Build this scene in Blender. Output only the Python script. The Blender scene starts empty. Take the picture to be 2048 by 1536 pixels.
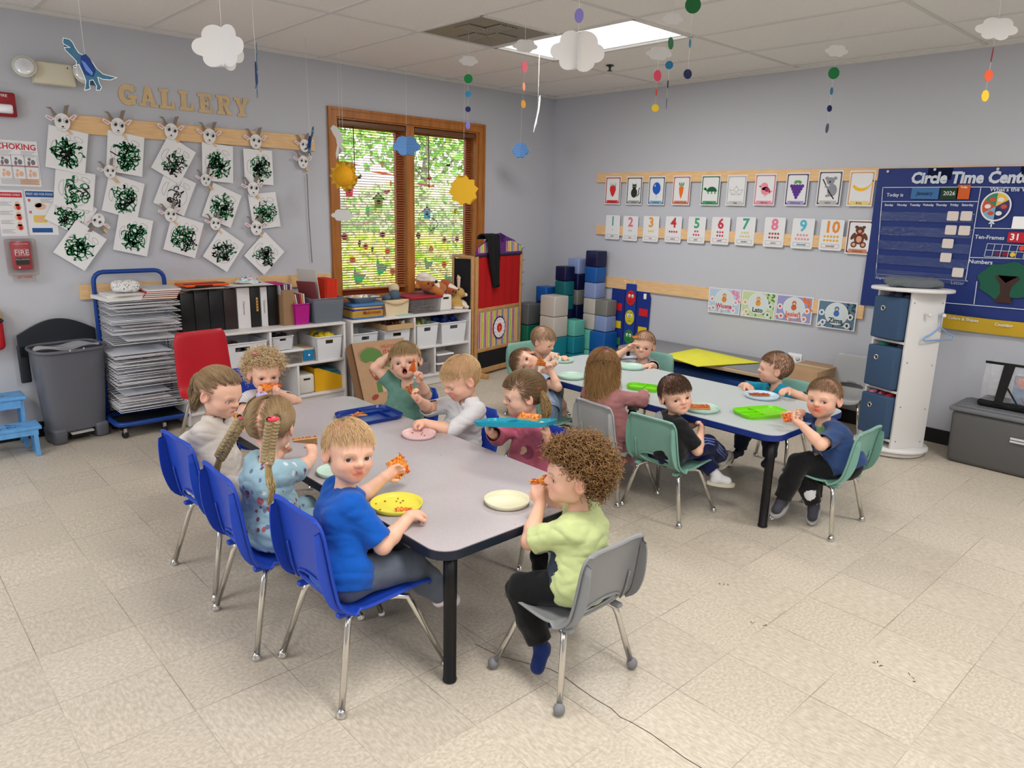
import bpy, bmesh, math, random
import numpy as np
from mathutils import Vector, Matrix, Euler
random.seed(7); RNG = np.random.default_rng(7)
S = bpy.context.scene
COL = S.collection
PI = math.pi
# ------------------------------------------------------------------ camera
CAMP = np.array([-5.466, -5.3582, 1.5309]); FPX = 1453.37
def _rot(y, p, r):
    d = np.array([math.cos(p)*math.sin(y), math.cos(p)*math.cos(y), math.sin(p)])
    rt = np.array([math.cos(y), -math.sin(y), 0.]); up = np.cross(rt, d)
    c, s = math.cos(r), math.sin(r)
    return np.array([c*rt+s*up, -s*rt+c*up, -d])
CR = _rot(.7492, -.2405, .0257)
cam = bpy.data.cameras.new('camera'); camo = bpy.data.objects.new('camera', cam); COL.objects.link(camo)
cam.sensor_width = 36; cam.lens = FPX/2048*36; cam.clip_start = .05; cam.clip_end = 200
camo.matrix_world = Matrix([[CR[0][i], CR[1][i], CR[2][i], CAMP[i]] for i in range(3)]+[[0, 0, 0, 1]])
S.camera = camo
# ------------------------------------------------------------------ view + sky + lights
S.view_settings.view_transform = 'Standard'; S.view_settings.look = 'None'
S.view_settings.gamma = 1; S.view_settings.exposure = 0.10
S.view_settings.use_curve_mapping = False
W = bpy.data.worlds.new('World'); S.world = W; W.use_nodes = True
nt = W.node_tree; nt.nodes.clear()
sky = nt.nodes.new('ShaderNodeTexSky'); sky.sky_type = 'NISHITA'
sky.sun_elevation = math.radians(52); sky.sun_rotation = math.radians(150); sky.sun_disc = False; sky.air_density = 1.2; sky.dust_density = 2.5
bg = nt.nodes.new('ShaderNodeBackground'); bg.inputs['Strength'].default_value = .9
wo = nt.nodes.new('ShaderNodeOutputWorld')
nt.links.new(sky.outputs[0], bg.inputs[0]); nt.links.new(bg.outputs[0], wo.inputs[0])
sun = bpy.data.lights.new('sun', 'SUN'); sun.energy = 6; sun.angle = .02; sun.color = (1, .95, .86)
suno = bpy.data.objects.new('sun', sun); COL.objects.link(suno); suno.rotation_euler = (math.radians(38), math.radians(-30), 0)
H = 2.572; TX0 = -2.5763; TY0 = -1.3039; TT = .6096
TROFFERS = [(-1.6619, -1.9135), (-4.1003, -4.3519), (-1.6619, -5.5711), (-6.5387, -1.9135), (-6.5387, -5.5711), (-4.1003, -6.79)]
LPOW = 34
for i, (x, y) in enumerate(TROFFERS):
    L = bpy.data.lights.new('troffer_lamp', 'AREA'); L.shape = 'RECTANGLE'; L.size = .54; L.size_y = 1.15
    L.energy = LPOW*(.9 if i == 0 else 1); L.color = (1, .975, .945)
    o = bpy.data.objects.new('troffer_lamp', L); COL.objects.link(o); o.location = (x, y, H-.012)
L = bpy.data.lights.new('left_window_daylight', 'AREA'); L.shape = 'RECTANGLE'; L.size = 1.1; L.size_y = 1.3; L.energy = 38; L.color = (.80, .89, 1)
o = bpy.data.objects.new('left_window_daylight', L); COL.objects.link(o); o.location = (-8.42, -2.2, 1.5); o.rotation_euler = (0, -PI/2, 0)
# ------------------------------------------------------------------ pixel -> world helpers (2048x1536 frame)
def _ray(px, py):
    return CR.T @ np.array([(px-1024)/FPX, -(py-768)/FPX, -1.])
def AX(px, py, x): d = _ray(px, py); return CAMP+(x-CAMP[0])/d[0]*d
def AY(px, py, y): d = _ray(px, py); return CAMP+(y-CAMP[1])/d[1]*d
def AZ(px, py, z): d = _ray(px, py); return CAMP+(z-CAMP[2])/d[2]*d
# ------------------------------------------------------------------ materials
def lin(c):
    if isinstance(c, str): c = tuple(int(c[i:i+2], 16) for i in (0, 2, 4))
    return tuple(((v/255)/12.92 if v/255 <= .04045 else ((v/255+.055)/1.055)**2.4) for v in c[:3])
_mc = {}
def mat(name, col=(128, 128, 128), rough=.6, metal=0, spec=.4, trans=0, alpha=1, bump=None, var=None, sheen=0, coat=0, sss=0, emit=None, estr=1, attr=None):
    if name in _mc: return _mc[name]
    m = bpy.data.materials.new(name); m.use_nodes = True; _mc[name] = m
    n = m.node_tree.nodes; l = m.node_tree.links; b = n['Principled BSDF']
    c = (*lin(col), 1)
    b.inputs['Base Color'].default_value = c; b.inputs['Roughness'].default_value = rough
    b.inputs['Metallic'].default_value = metal; b.inputs['Specular IOR Level'].default_value = spec
    b.inputs['Transmission Weight'].default_value = trans; b.inputs['Alpha'].default_value = alpha
    b.inputs['Sheen Weight'].default_value = sheen; b.inputs['Coat Weight'].default_value = coat
    if sss:
        b.inputs['Subsurface Weight'].default_value = sss; b.inputs['Subsurface Scale'].default_value = .004; b.inputs['Subsurface Radius'].default_value = (1, .35, .2)
    if emit: b.inputs['Emission Color'].default_value = (*lin(emit), 1); b.inputs['Emission Strength'].default_value = estr
    src = None
    if attr:
        a = n.new('ShaderNodeAttribute'); a.attribute_name = attr; src = a.outputs['Color']
    if var:   # (scale, amount, [stretch xyz])
        tc = n.new('ShaderNodeTexCoord'); mp = n.new('ShaderNodeMapping'); nz = n.new('ShaderNodeTexNoise')
        mp.inputs['Scale'].default_value = var[2] if len(var) > 2 else (1, 1, 1)
        nz.inputs['Scale'].default_value = var[0]; nz.inputs['Detail'].default_value = 4
        l.new(tc.outputs['Object'], mp.inputs[0]); l.new(mp.outputs[0], nz.inputs['Vector'])
        mr = n.new('ShaderNodeMapRange'); mr.inputs[1].default_value = .3; mr.inputs[2].default_value = .7
        mr.inputs[3].default_value = 1-var[1]; mr.inputs[4].default_value = 1+var[1]; l.new(nz.outputs[0], mr.inputs[0])
        mx = n.new('ShaderNodeVectorMath'); mx.operation = 'SCALE'
        if src: l.new(src, mx.inputs[0])
        else: mx.inputs[0].default_value = c[:3]
        l.new(mr.outputs[0], mx.inputs['Scale']); src = mx.outputs[0]
    if src: l.new(src, b.inputs['Base Color'])
    if bump:  # (scale, strength, dist, [stretch])
        tc = n.new('ShaderNodeTexCoord'); mp = n.new('ShaderNodeMapping'); nz = n.new('ShaderNodeTexNoise'); bp = n.new('ShaderNodeBump')
        mp.inputs['Scale'].default_value = bump[3] if len(bump) > 3 else (1, 1, 1)
        nz.inputs['Scale'].default_value = bump[0]; nz.inputs['Detail'].default_value = 3
        bp.inputs['Strength'].default_value = bump[1]; bp.inputs['Distance'].default_value = bump[2]
        l.new(tc.outputs['Object'], mp.inputs[0]); l.new(mp.outputs[0], nz.inputs['Vector']); l.new(nz.outputs[0], bp.inputs['Height']); l.new(bp.outputs[0], b.inputs['Normal'])
    return m
def flat(c, rough=.7):   # plain coloured paper / paint / plastic by colour
    h = c if isinstance(c, str) else '%02x%02x%02x' % tuple(c)
    return mat('paint_'+h, c, rough)
class NT:   # tiny node helper
    def __init__(s, name):
        s.m = bpy.data.materials.new(name); s.m.use_nodes = True; s.n = s.m.node_tree.nodes; s.l = s.m.node_tree.links; s.b = s.n['Principled BSDF']
        _mc[name] = s.m
    def N(s, t, **k):
        o = s.n.new('ShaderNode'+t)
        for a, v in k.items(): setattr(o, a, v)
        return o
    def put(s, sock, v):
        if isinstance(v, bpy.types.NodeSocket): s.l.new(v, sock)
        else: sock.default_value = v
    def math(s, op, a, b=0, c=0, clamp=False):
        o = s.N('Math', operation=op); o.use_clamp = clamp; s.put(o.inputs[0], a); s.put(o.inputs[1], b); s.put(o.inputs[2], c); return o.outputs[0]
    def mix(s, f, a, b):
        o = s.N('MixRGB'); s.put(o.inputs[0], f)
        for k, v in ((1, a), (2, b)):
            if isinstance(v, (tuple, str)): v = (*lin(v), 1)
            s.put(o.inputs[k], v)
        return o.outputs[0]
    def obj(s):
        t = s.N('TexCoord'); sp = s.N('SeparateXYZ'); s.l.new(t.outputs['Object'], sp.inputs[0]); return t.outputs['Object'], sp.outputs
    def noise(s, vec, scale, detail=4, stretch=None, rough=.5):
        if stretch: mp = s.N('Mapping'); mp.inputs['Scale'].default_value = stretch; s.l.new(vec, mp.inputs[0]); vec = mp.outputs[0]
        o = s.N('TexNoise'); o.inputs['Scale'].default_value = scale; o.inputs['Detail'].default_value = detail; o.inputs['Roughness'].default_value = rough
        s.l.new(vec, o.inputs['Vector']); return o.outputs[0]
    def ramp(s, v, lo, hi): return s.math('SMOOTHSTEP', v, lo, hi) if False else s._mr(v, lo, hi)
    def _mr(s, v, lo, hi):
        o = s.N('MapRange'); s.put(o.inputs[0], v); o.inputs[1].default_value = lo; o.inputs[2].default_value = hi; return o.outputs[0]
    def bump(s, h, strength, dist):
        o = s.N('Bump'); o.inputs['Strength'].default_value = strength; o.inputs['Distance'].default_value = dist; s.l.new(h, o.inputs['Height']); s.l.new(o.outputs[0], s.b.inputs['Normal'])
# ------------------------------------------------------------------ mesh builder
def rmat(rot):
    if rot is None: return Matrix.Identity(3)
    if isinstance(rot, (int, float)): return Matrix.Rotation(rot, 3, 'Z')
    if isinstance(rot, Matrix): return rot
    return Euler(rot).to_matrix()
class M:
    def __init__(s): s.v = []; s.f = []; s.mi = []; s.sm = []
    def add(s, vs, fs, mi=0, sm=False, tf=None):
        o = len(s.v)
        s.v += [tuple(tf @ Vector(v)) for v in vs] if tf is not None else [tuple(v) for v in vs]
        s.f += [tuple(i+o for i in f) for f in fs]; s.mi += [mi]*len(fs); s.sm += [sm]*len(fs); return s
    def box(s, c, d, rot=None, mi=0, tap=1, tapy=None):
        R = rmat(rot); c = Vector(c); ty = tap if tapy is None else tapy
        vs = [c+R @ Vector((x*d[0]/2*(tap if z > 0 else 1), y*d[1]/2*(ty if z > 0 else 1), z*d[2]/2)) for z in (-1, 1) for y in (-1, 1) for x in (-1, 1)]
        return s.add(vs, [(0, 2, 3, 1), (4, 5, 7, 6), (0, 1, 5, 4), (2, 6, 7, 3), (0, 4, 6, 2), (1, 3, 7, 5)], mi)
    def rbox(s, c, d, r=.01, seg=3, rot=None, mi=0, tap=1, sm=True):
        bm = bmesh.new(); bmesh.ops.create_cube(bm, size=1)
        for v in bm.verts:
            t = tap if v.co.z > 0 else 1; v.co = Vector((v.co.x*d[0]*t, v.co.y*d[1]*t, v.co.z*d[2]))
        bmesh.ops.bevel(bm, geom=bm.edges[:], offset=min(r, min(d)*.49), segments=seg, affect='EDGES', profile=.5)
        R = rmat(rot); c = Vector(c); bm.verts.index_update()
        s.add([c+R @ v.co for v in bm.verts], [[v.index for v in f.verts] for f in bm.faces], mi, sm); bm.free(); return s
    def tube(s, pts, r, n=8, mi=0, cap=True, closed=False):
        pts = [Vector(p) for p in pts]; k = len(pts); rr = r if isinstance(r, (list, tuple)) else [r]*k
        rings = []; up = None
        for i, p in enumerate(pts):
            t = (pts[(i+1) % k if closed else min(i+1, k-1)]-pts[(i-1) % k if closed else max(i-1, 0)])
            t = t.normalized() if t.length > 1e-9 else Vector((0, 0, 1))
            if up is None: up = Vector((0, 0, 1)) if abs(t.z) < .9 else Vector((1, 0, 0))
            a = up-t*up.dot(t)
            if a.length < 1e-6: a = t.orthogonal()
            a.normalize(); b = t.cross(a); up = a
            rings.append([p+(a*math.cos(q)+b*math.sin(q))*rr[i] for q in (2*PI*j/n for j in range(n))])
        vs = [v for g in rings for v in g]; fs = []
        for i in range(k if closed else k-1):
            for j in range(n):
                i2 = (i+1) % k; fs.append((i*n+j, i*n+(j+1) % n, i2*n+(j+1) % n, i2*n+j))
        if cap and not closed: fs += [tuple(range(n))[::-1], tuple((k-1)*n+j for j in range(n))]
        return s.add(vs, fs, mi, True)
    def cyl(s, p0, p1, r0, r1=None, n=20, mi=0): return s.tube([p0, p1], [r0, r0 if r1 is None else r1], n, mi)
    def lathe(s, prof, c=(0, 0, 0), n=32, mi=0, rot=None, sx=1, sy=1, caps=True):
        R = rmat(rot); c = Vector(c); vs = []; fs = []
        for r, z in prof:
            for j in range(n): q = 2*PI*j/n; vs.append(c+R @ Vector((r*math.cos(q)*sx, r*math.sin(q)*sy, z)))
        for i in range(len(prof)-1):
            for j in range(n): fs.append((i*n+j, i*n+(j+1) % n, (i+1)*n+(j+1) % n, (i+1)*n+j))
        if caps: fs += [tuple(range(n))[::-1], tuple((len(prof)-1)*n+j for j in range(n))]
        return s.add(vs, fs, mi, True)
    def ball(s, c, r, n=16, m=10, mi=0, rot=None):
        rx, ry, rz = r if isinstance(r, (tuple, list)) else (r, r, r)
        R = rmat(rot); c = Vector(c); vs = [c+R @ Vector((0, 0, -rz))]; fs = []
        for i in range(1, m):
            a = -PI/2+PI*i/m
            for j in range(n): q = 2*PI*j/n; vs.append(c+R @ Vector((rx*math.cos(a)*math.cos(q), ry*math.cos(a)*math.sin(q), rz*math.sin(a))))
        vs.append(c+R @ Vector((0, 0, rz)))
        for j in range(n): fs.append((0, 1+(j+1) % n, 1+j)); fs.append((len(vs)-1, len(vs)-1-n+j, len(vs)-1-n+(j+1) % n))
        for i in range(m-2):
            for j in range(n): fs.append((1+i*n+j, 1+i*n+(j+1) % n, 1+(i+1)*n+(j+1) % n, 1+(i+1)*n+j))
        return s.add(vs, fs, mi, True)
    def grid(s, fn, nu, nv, mi=0, sm=True, tf=None):
        vs = [fn(u/nu, v/nv) for v in range(nv+1) for u in range(nu+1)]
        fs = [(v*(nu+1)+u, v*(nu+1)+u+1, (v+1)*(nu+1)+u+1, (v+1)*(nu+1)+u) for v in range(nv) for u in range(nu)]
        return s.add(vs, fs, mi, sm, tf)
    def slab(s, pts, t, fr=None, mi=0, mi2=None):
        """extruded flat polygon: pts in the frame's u,v plane; fr = 4x4 (u,v,normal); front face at +t"""
        fr = fr or Matrix.Identity(4); n = len(pts)
        a = sum(pts[i][0]*pts[(i+1) % n][1]-pts[(i+1) % n][0]*pts[i][1] for i in range(n))
        if a < 0: pts = pts[::-1]
        t0, t1 = t if isinstance(t, tuple) else (0, t)
        vs = [fr @ Vector((p[0], p[1], t0)) for p in pts]+[fr @ Vector((p[0], p[1], t1)) for p in pts]
        bm = bmesh.new(); bv = [bm.verts.new((p[0], p[1], 0)) for p in pts]
        for i, q in enumerate(bv): q.index = i
        tris = []
        try:
            fc = bm.faces.new(bv); r = bmesh.ops.triangulate(bm, faces=[fc]); tris = [[q.index for q in f.verts] for f in r['faces']]
        except Exception: pass
        bm.free()
        s.add(vs, [tuple(i+n for i in tr) for tr in tris], mi)
        o = len(s.v)-2*n
        k = [tuple(o+i for i in tr[::-1]) for tr in tris]+[(o+i, o+(i+1) % n, o+n+(i+1) % n, o+n+i) for i in range(n)]
        s.f += k; s.mi += [mi if mi2 is None else mi2]*len(k); s.sm += [False]*len(k)
        return s
    def mesh(s, name, mats):
        me = bpy.data.meshes.new(name); me.from_pydata(s.v, [], s.f)
        for m in (mats if isinstance(mats, (list, tuple)) else [mats]): me.materials.append(m)
        if s.f: me.polygons.foreach_set('material_index', s.mi); me.polygons.foreach_set('use_smooth', s.sm)
        me.update(); return me
def link(name, me, parent=None, loc=None, rot=None):
    o = bpy.data.objects.new(name, me); COL.objects.link(o)
    if parent: o.parent = parent
    if loc is not None: o.location = loc
    if rot is not None: o.rotation_euler = rot if not isinstance(rot, (int, float)) else (0, 0, rot)
    return o
def part(name, m, mats, parent=None, loc=None, rot=None, label=None, bev=None):
    o = link(name, m.mesh(name, mats) if isinstance(m, M) else m, parent, loc, rot)
    if label: o['label'] = label
    if bev: b = o.modifiers.new('b', 'BEVEL'); b.width = bev; b.segments = 2; b.limit_method = 'ANGLE'
    return o
def tag(o, label, cat, group=None, kind=None):
    o['label'] = label; o['category'] = cat
    if group: o['group'] = group
    if kind: o['kind'] = kind
    return o
def thing(name, label, cat, loc=(0, 0, 0), rot=0, group=None):
    o = link(name, None, None, loc, rot); o.empty_display_size = .05
    return tag(o, label, cat, group)
def struct(name, m, mats, bev=None):
    o = part(name, m, mats, bev=bev); o['kind'] = 'structure'; return o
def copytree(root, loc, rot, label, group=None):
    r = root.copy(); COL.objects.link(r); r.location = loc; r.rotation_euler = (0, 0, rot) if isinstance(rot, (int, float)) else rot; r['label'] = label
    if group: r['group'] = group
    def rec(a, b):
        for ch in list(a.children):
            c = ch.copy(); COL.objects.link(c); c.parent = b; rec(ch, c)
    rec(root, r); return r
def frame(o, u, v):   # 4x4 frame from origin, u axis, v axis
    u = Vector(u).normalized(); v = Vector(v); v = (v-u*v.dot(u)).normalized(); n = u.cross(v)
    return Matrix([[u.x, v.x, n.x, o[0]], [u.y, v.y, n.y, o[1]], [u.z, v.z, n.z, o[2]], [0, 0, 0, 1]])
WB = lambda x, z, y=0: frame((x, y, z), (1, 0, 0), (0, 0, 1))   # back wall frame, normal -y
WR = lambda y, z, x=0: frame((x, y, z), (0, -1, 0), (0, 0, 1))   # right wall frame, normal -x
_tc = {}
def text_tris(body, bold=0, ext=0):
    k = (body, bold)
    if k in _tc: return _tc[k]
    cu = bpy.data.curves.new('t', 'FONT'); cu.body = body; cu.size = 1; cu.align_x = 'CENTER'; cu.align_y = 'CENTER'; cu.offset = bold; cu.resolution_u = 2
    o = bpy.data.objects.new('t', cu); COL.objects.link(o)
    dg = bpy.context.evaluated_depsgraph_get(); me = o.evaluated_get(dg).to_mesh()
    vs = [tuple(v.co) for v in me.vertices]; fs = [tuple(p.vertices) for p in me.polygons]
    o.evaluated_get(dg).to_mesh_clear(); bpy.data.objects.remove(o); bpy.data.curves.remove(cu)
    _tc[k] = (vs, fs); return _tc[k]
def text(m, body, size, fr, u=0, v=0, w=.001, mi=0, bold=0, fit=None, shear=0, sy=1):
    """lettering as flat faces lifted w above the frame plane; fit = max width"""
    vs, fs = text_tris(body, bold)
    if not vs: return m
    if fit:
        wd = (max(a[0] for a in vs)-min(a[0] for a in vs))*size; k = min(1, fit/wd) if wd else 1
    else: k = 1
    m.add([fr @ Vector((a[0]*size*k+u+shear*a[1]*size, a[1]*size*sy+v, w)) for a in vs], fs, mi); return m
def ell(cx, cy, rx, ry, n=16, a0=0, a1=2*PI, rot=0):
    full = abs(a1-a0-2*PI) < 1e-6; k = n if full else n+1
    out = []
    for i in range(k):
        q = a0+(a1-a0)*i/n; x, y = rx*math.cos(q), ry*math.sin(q)
        out.append((cx+x*math.cos(rot)-y*math.sin(rot), cy+x*math.sin(rot)+y*math.cos(rot)))
    return out
def rrect(cx, cy, w, h, r, n=4):
    o = []
    for (sx, sy, a) in ((1, 1, 0), (-1, 1, PI/2), (-1, -1, PI), (1, -1, 1.5*PI)):
        for i in range(n+1):
            q = a+PI/2*i/n; o.append((cx+sx*(w/2-r)+r*math.cos(q), cy+sy*(h/2-r)+r*math.sin(q)))
    return o
def line2(pts, w):   # 2D polyline -> list of quads
    out = []
    for (a, b) in zip(pts[:-1], pts[1:]):
        dx, dy = b[0]-a[0], b[1]-a[1]; L = math.hypot(dx, dy) or 1; nx, ny = -dy/L*w/2, dx/L*w/2
        ex, ey = dx/L*w*.3, dy/L*w*.3
        out.append([(a[0]+nx-ex, a[1]+ny-ey), (a[0]-nx-ex, a[1]-ny-ey), (b[0]-nx+ex, b[1]-ny+ey), (b[0]+nx+ex, b[1]+ny+ey)])
    return out
def ink(m, polys, fr, w=.0008, mi=0):   # flat faces on a plane
    for p in polys:
        a = sum(p[i][0]*p[(i+1) % len(p)][1]-p[(i+1) % len(p)][0]*p[i][1] for i in range(len(p)))
        if a < 0: p = p[::-1]
        vs = [fr @ Vector((x, y, w)) for x, y in p]
        if len(p) == 4: m.add(vs, [(0, 1, 2, 3)], mi)
        else:
            cx = sum(x for x, y in p)/len(p); cy = sum(y for x, y in p)/len(p); n = len(p)
            m.add(vs+[fr @ Vector((cx, cy, w))], [(i, (i+1) % n, n) for i in range(n)], mi)
    return m
CHROME = mat('chrome', (215, 213, 208), .12, 1)
WHITEP = mat('white_laminate', (226, 224, 222), .4)
BLACK = mat('black_plastic', (20, 20, 22), .45)
PAPER = mat('white_paper', (232, 232, 232), .7)
STRINGM = mat('white_string', (235, 235, 235), .8)
PINE = mat('pine_board', (226, 186, 136), .6, var=(9, .10, (1, 1, 9)), bump=(40, .15, .002))
OAK = mat('oak_trim', (170, 106, 44), .45, var=(30, .22, (1, 1, .12)))
CARD = mat('cardboard', (176, 142, 108), .85, var=(14, .06))
# ================================================================== SETTING
k = NT('vinyl_floor_tiles')
vec, xyz = k.obj()
def cell(a, off, size): t = k.math('DIVIDE', k.math('SUBTRACT', a, off), size); return k.math('FLOOR', t), k.math('FRACT', t)
ix, fx = cell(xyz[0], -4.8481, .3048); iy, fy = cell(xyz[1], -3.61, .3048)
par = k.math('MODULO', k.math('ADD', k.math('ADD', ix, iy), 200), 2)
n1 = k.noise(vec, 105, 4, (1, .34, 1), .6); n2 = k.noise(vec, 95, 4, (.8, .95, 1), .6); n3 = k.noise(vec, 95, 3, None, .7)
g = k.mix(par, n1, n2); fac = k._mr(g, .36, .66)
base = k.mix(fac, (184, 173, 156), (210, 201, 186))
spk = k._mr(n3, .63, .72); base = k.mix(k.math('MULTIPLY', spk, .3), base, (130, 118, 102))
big = k.noise(vec, .9, 3); base = k.mix(k._mr(big, .3, .75), base, k.mix(.12, base, (150, 130, 100)))
wn = k.N('TexWhiteNoise'); cb = k.N('CombineXYZ'); k.put(cb.inputs[0], ix); k.put(cb.inputs[1], iy); k.l.new(cb.outputs[0], wn.inputs[0])
sv = k.math('MULTIPLY_ADD', wn.outputs[0], .10, .95); vm = k.N('VectorMath', operation='SCALE'); k.l.new(base, vm.inputs[0]); k.l.new(sv, vm.inputs['Scale'])
def edge(f): return k.math('MAXIMUM', k.math('LESS_THAN', f, .005), k.math('GREATER_THAN', f, .995))
ln = k.math('MAXIMUM', edge(fx), edge(fy)); lm = k.math('MULTIPLY', ln, k._mr(k.noise(vec, 2.6, 2), .35, .65))
fin = k.mix(k.math('MULTIPLY', lm, .75), vm.outputs[0], (92, 84, 72))
k.l.new(fin, k.b.inputs['Base Color']); k.b.inputs['Roughness'].default_value = .38; k.b.inputs['Specular IOR Level'].default_value = .35
k.bump(n3, .04, .001); FLOORM = k.m
struct('floor', M().box((-4.2, -3.7, -.05), (8.8, 7.9, .1)), FLOORM)
m = M()
cr = [AZ(a, b, .0006) for a, b in [(950, 1288), (1000, 1312), (1060, 1328), (1100, 1338), (1127, 1352), (1160, 1377), (1189, 1397), (1223, 1417), (1240, 1434), (1260, 1443), (1300, 1466), (1332, 1489), (1370, 1516), (1400, 1534), (1440, 1560)]]
ink(m, line2([(p[0], p[1]) for p in cr], .0028), Matrix.Identity(4), .0006)
for a, b in [(1438, 1166), (1450, 1170), (1505, 1243), (1530, 1250), (1752, 1324), (1760, 1332), (1822, 1350), (1829, 1360)]:
    p = AZ(a, b, .0006)
    for _ in range(3): q = (p[0]+random.uniform(-.012, .012), p[1]+random.uniform(-.008, .008)); ink(m, [ell(q[0], q[1], random.uniform(.002, .008), .002, 6, rot=random.random()*3)], Matrix.Identity(4), .0006)
o = part('crack', m, flat((60, 52, 44))); fl = bpy.data.objects['floor']; o.parent = fl
WALLM = mat('grey_wall_paint', (190, 192, 199), .75, bump=(60, .06, .002))
# walls
WX0, WX1, WZ0, WZ1 = -2.44, -.98, .74, 2.18     # window opening
m = M()
m.box((-5.55, .06, 1.286), (8.5-2.39*0-2.2-.04*0-.06*0, .12, 2.572)) if False else None
m.box(((-8.6+WX0)/2, .06, H/2), (WX0+8.6, .12, H)); m.box(((WX1+.12)/2, .06, H/2), (.12-WX1, .12, H))
m.box(((WX0+WX1)/2, .06, WZ0/2), (WX1-WX0, .12, WZ0)); m.box(((WX0+WX1)/2, .06, (H+WZ1)/2), (WX1-WX0, .12, H-WZ1))
struct('wall_back', m, WALLM)
struct('wall_right', M().box((.06, -3.75, H/2), (.12, 7.74, H)), WALLM)
struct('wall_left', M().box((-8.56, -3.75, H/2), (.12, 7.74, H)), WALLM)
struct('wall_front', M().box((-4.25, -7.56, H/2), (8.74, .12, H)), WALLM)
BB = mat('black_vinyl_baseboard', (22, 22, 24), .5)
struct('baseboard_back', M().box((-4.25, -.004, .05), (8.49, .008, .1)), BB)
struct('baseboard_right', M().box((-.004, -3.75, .05), (.008, 7.48, .1)), BB)
# ceiling
k = NT('acoustic_ceiling_tile'); vec, xyz = k.obj()
n3 = k.noise(vec, 150, 3, None, .75); n4 = k.noise(vec, 45, 3)
c = k.mix(k._mr(n3, .62, .72), (236, 234, 230), (176, 172, 166)); k.l.new(c, k.b.inputs['Base Color']); k.b.inputs['Roughness'].default_value = .95
k.bump(n3, .25, .002); CEILM = k.m
holes = [(TX0, TX0+TT, TY0-TT, TY0)]
struct('ceiling', M().box((-4.25, -3.75, H+.11), (8.7, 7.7, .1)), CEILM)
m = M(); m2 = M()
xs = [TX0+TT*i for i in range(-10, 5)]; xs = [x for x in xs if -8.4 < x < -.05]
ys = [TY0+1.2192]+[TY0-1.2192*j for j in range(0, 6)]; ys = [y for y in ys if -7.5 < y < -.02]
for x in xs: m.box((x, -3.75, H+.001), (.024, 7.5, .006))
for y in ys: m.box((-4.25, y, H+.0015), (8.5, .024, .006))
m.box((TX0+TT/2, TY0-TT, H+.001), (TT, .024, .006))
for (c, d) in (((-4.25, -.014, H-.004), (8.5, .028, .02)), ((-.014, -3.75, H-.004), (.028, 7.5, .02))): m.box(c, d)
struct('trim_1', m, mat('ceiling_grid_metal', (216, 214, 210), .85))
gx = [-8.5]+xs+[0]; gy = [0]+ys+[-7.5]
for a, b in zip(gx[:-1], gx[1:]):
    for c, d in zip(gy[:-1], gy[1:]):
        if any(a-.01 < tx < b+.01 and d-.01 < ty < c+.01 for tx, ty in TROFFERS): continue
        if abs(a-TX0) < .01 and abs(c-TY0) < .01: d2 = c-TT; m2.box(((a+b)/2, (c-TT+d)/2, H+.012), (b-a-.012, c-TT-d-.012, .016)); continue
        m2.box(((a+b)/2, (c+d)/2, H+.012), (b-a-.012, c-d-.012, .016))
o = part('ceiling_tiles', m2, CEILM, parent=bpy.data.objects['ceiling'])
# troffers
diff = NT('prismatic_diffuser'); diff.b.inputs['Base Color'].default_value = (.9, .9, .9, 1); v_, x_ = diff.obj()
st = diff.math('SINE', diff.math('MULTIPLY', x_[0], 41)); diff.put(diff.b.inputs['Emission Strength'], diff.math('MULTIPLY_ADD', st, .12, .95))
diff.b.inputs['Emission Color'].default_value = (.97, .98, 1, 1)
for i, (x, y) in enumerate(TROFFERS):
    t = thing('ceiling_light', 'lit white rectangular troffer set in the ceiling beside the air vent' if i == 0 else 'lit rectangular troffer in the ceiling out of the picture', 'light', (x, y, H+.004), 0, None if i == 0 else 'troffers nearer the camera')
    m = M()
    for sx in (-1, 1): m.box((sx*.29, 0, 0), (.03, 1.2, .014))
    for sy in (-1, 1): m.box((0, sy*.592, 0), (.58, .03, .014))
    part('frame', m, flat((215, 212, 206)), t)
    part('diffuser', M().box((0, 0, .012), (.55, 1.16, .004)), diff.m, t)
# vent
t = thing('ceiling_vent', 'square brownish grey air vent plate in the ceiling left of the lit troffer', 'vent', (TX0+TT/2, TY0-TT/2, H+.003))
VM = mat('vent_metal', (140, 134, 120), .5)
part('plate', M().box((0, 0, .006), (.585, .585, .008)), VM, t)
sl = mat('vent_slot', (92, 88, 80), .6); sl2 = flat((170, 164, 150))
for cx, cy, h in ((-.13, -.02, 0), (.13, .02, 0), (.02, .14, 1), (-.02, -.14, 1)):
    m = M()
    for i in range(5):
        q = (i-2)*.026; m.box((cx+(q if h else 0), cy+(0 if h else q), 0), ((.012, .17, .006) if h else (.17, .012, .006)), mi=1)
    m.box((cx, cy, .0015), (.17 if not h else .15, .15 if not h else .17, .003), mi=0)
    part('louver', m, [sl, sl2], t)
p = AZ(1220, 131, H)
t = thing('sprinkler_head', 'small dark fire sprinkler head on the ceiling right of the lit troffer', 'sprinkler', (p[0], p[1], H))
m = M().lathe([(.028, 0), (.03, -.004), (.012, -.008), (.008, -.02), (.008, -.034), (.02, -.036), (.02, -.039), (.002, -.04)])
part('body', m, mat('dark_metal', (60, 58, 55), .4, .6), t)
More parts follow.
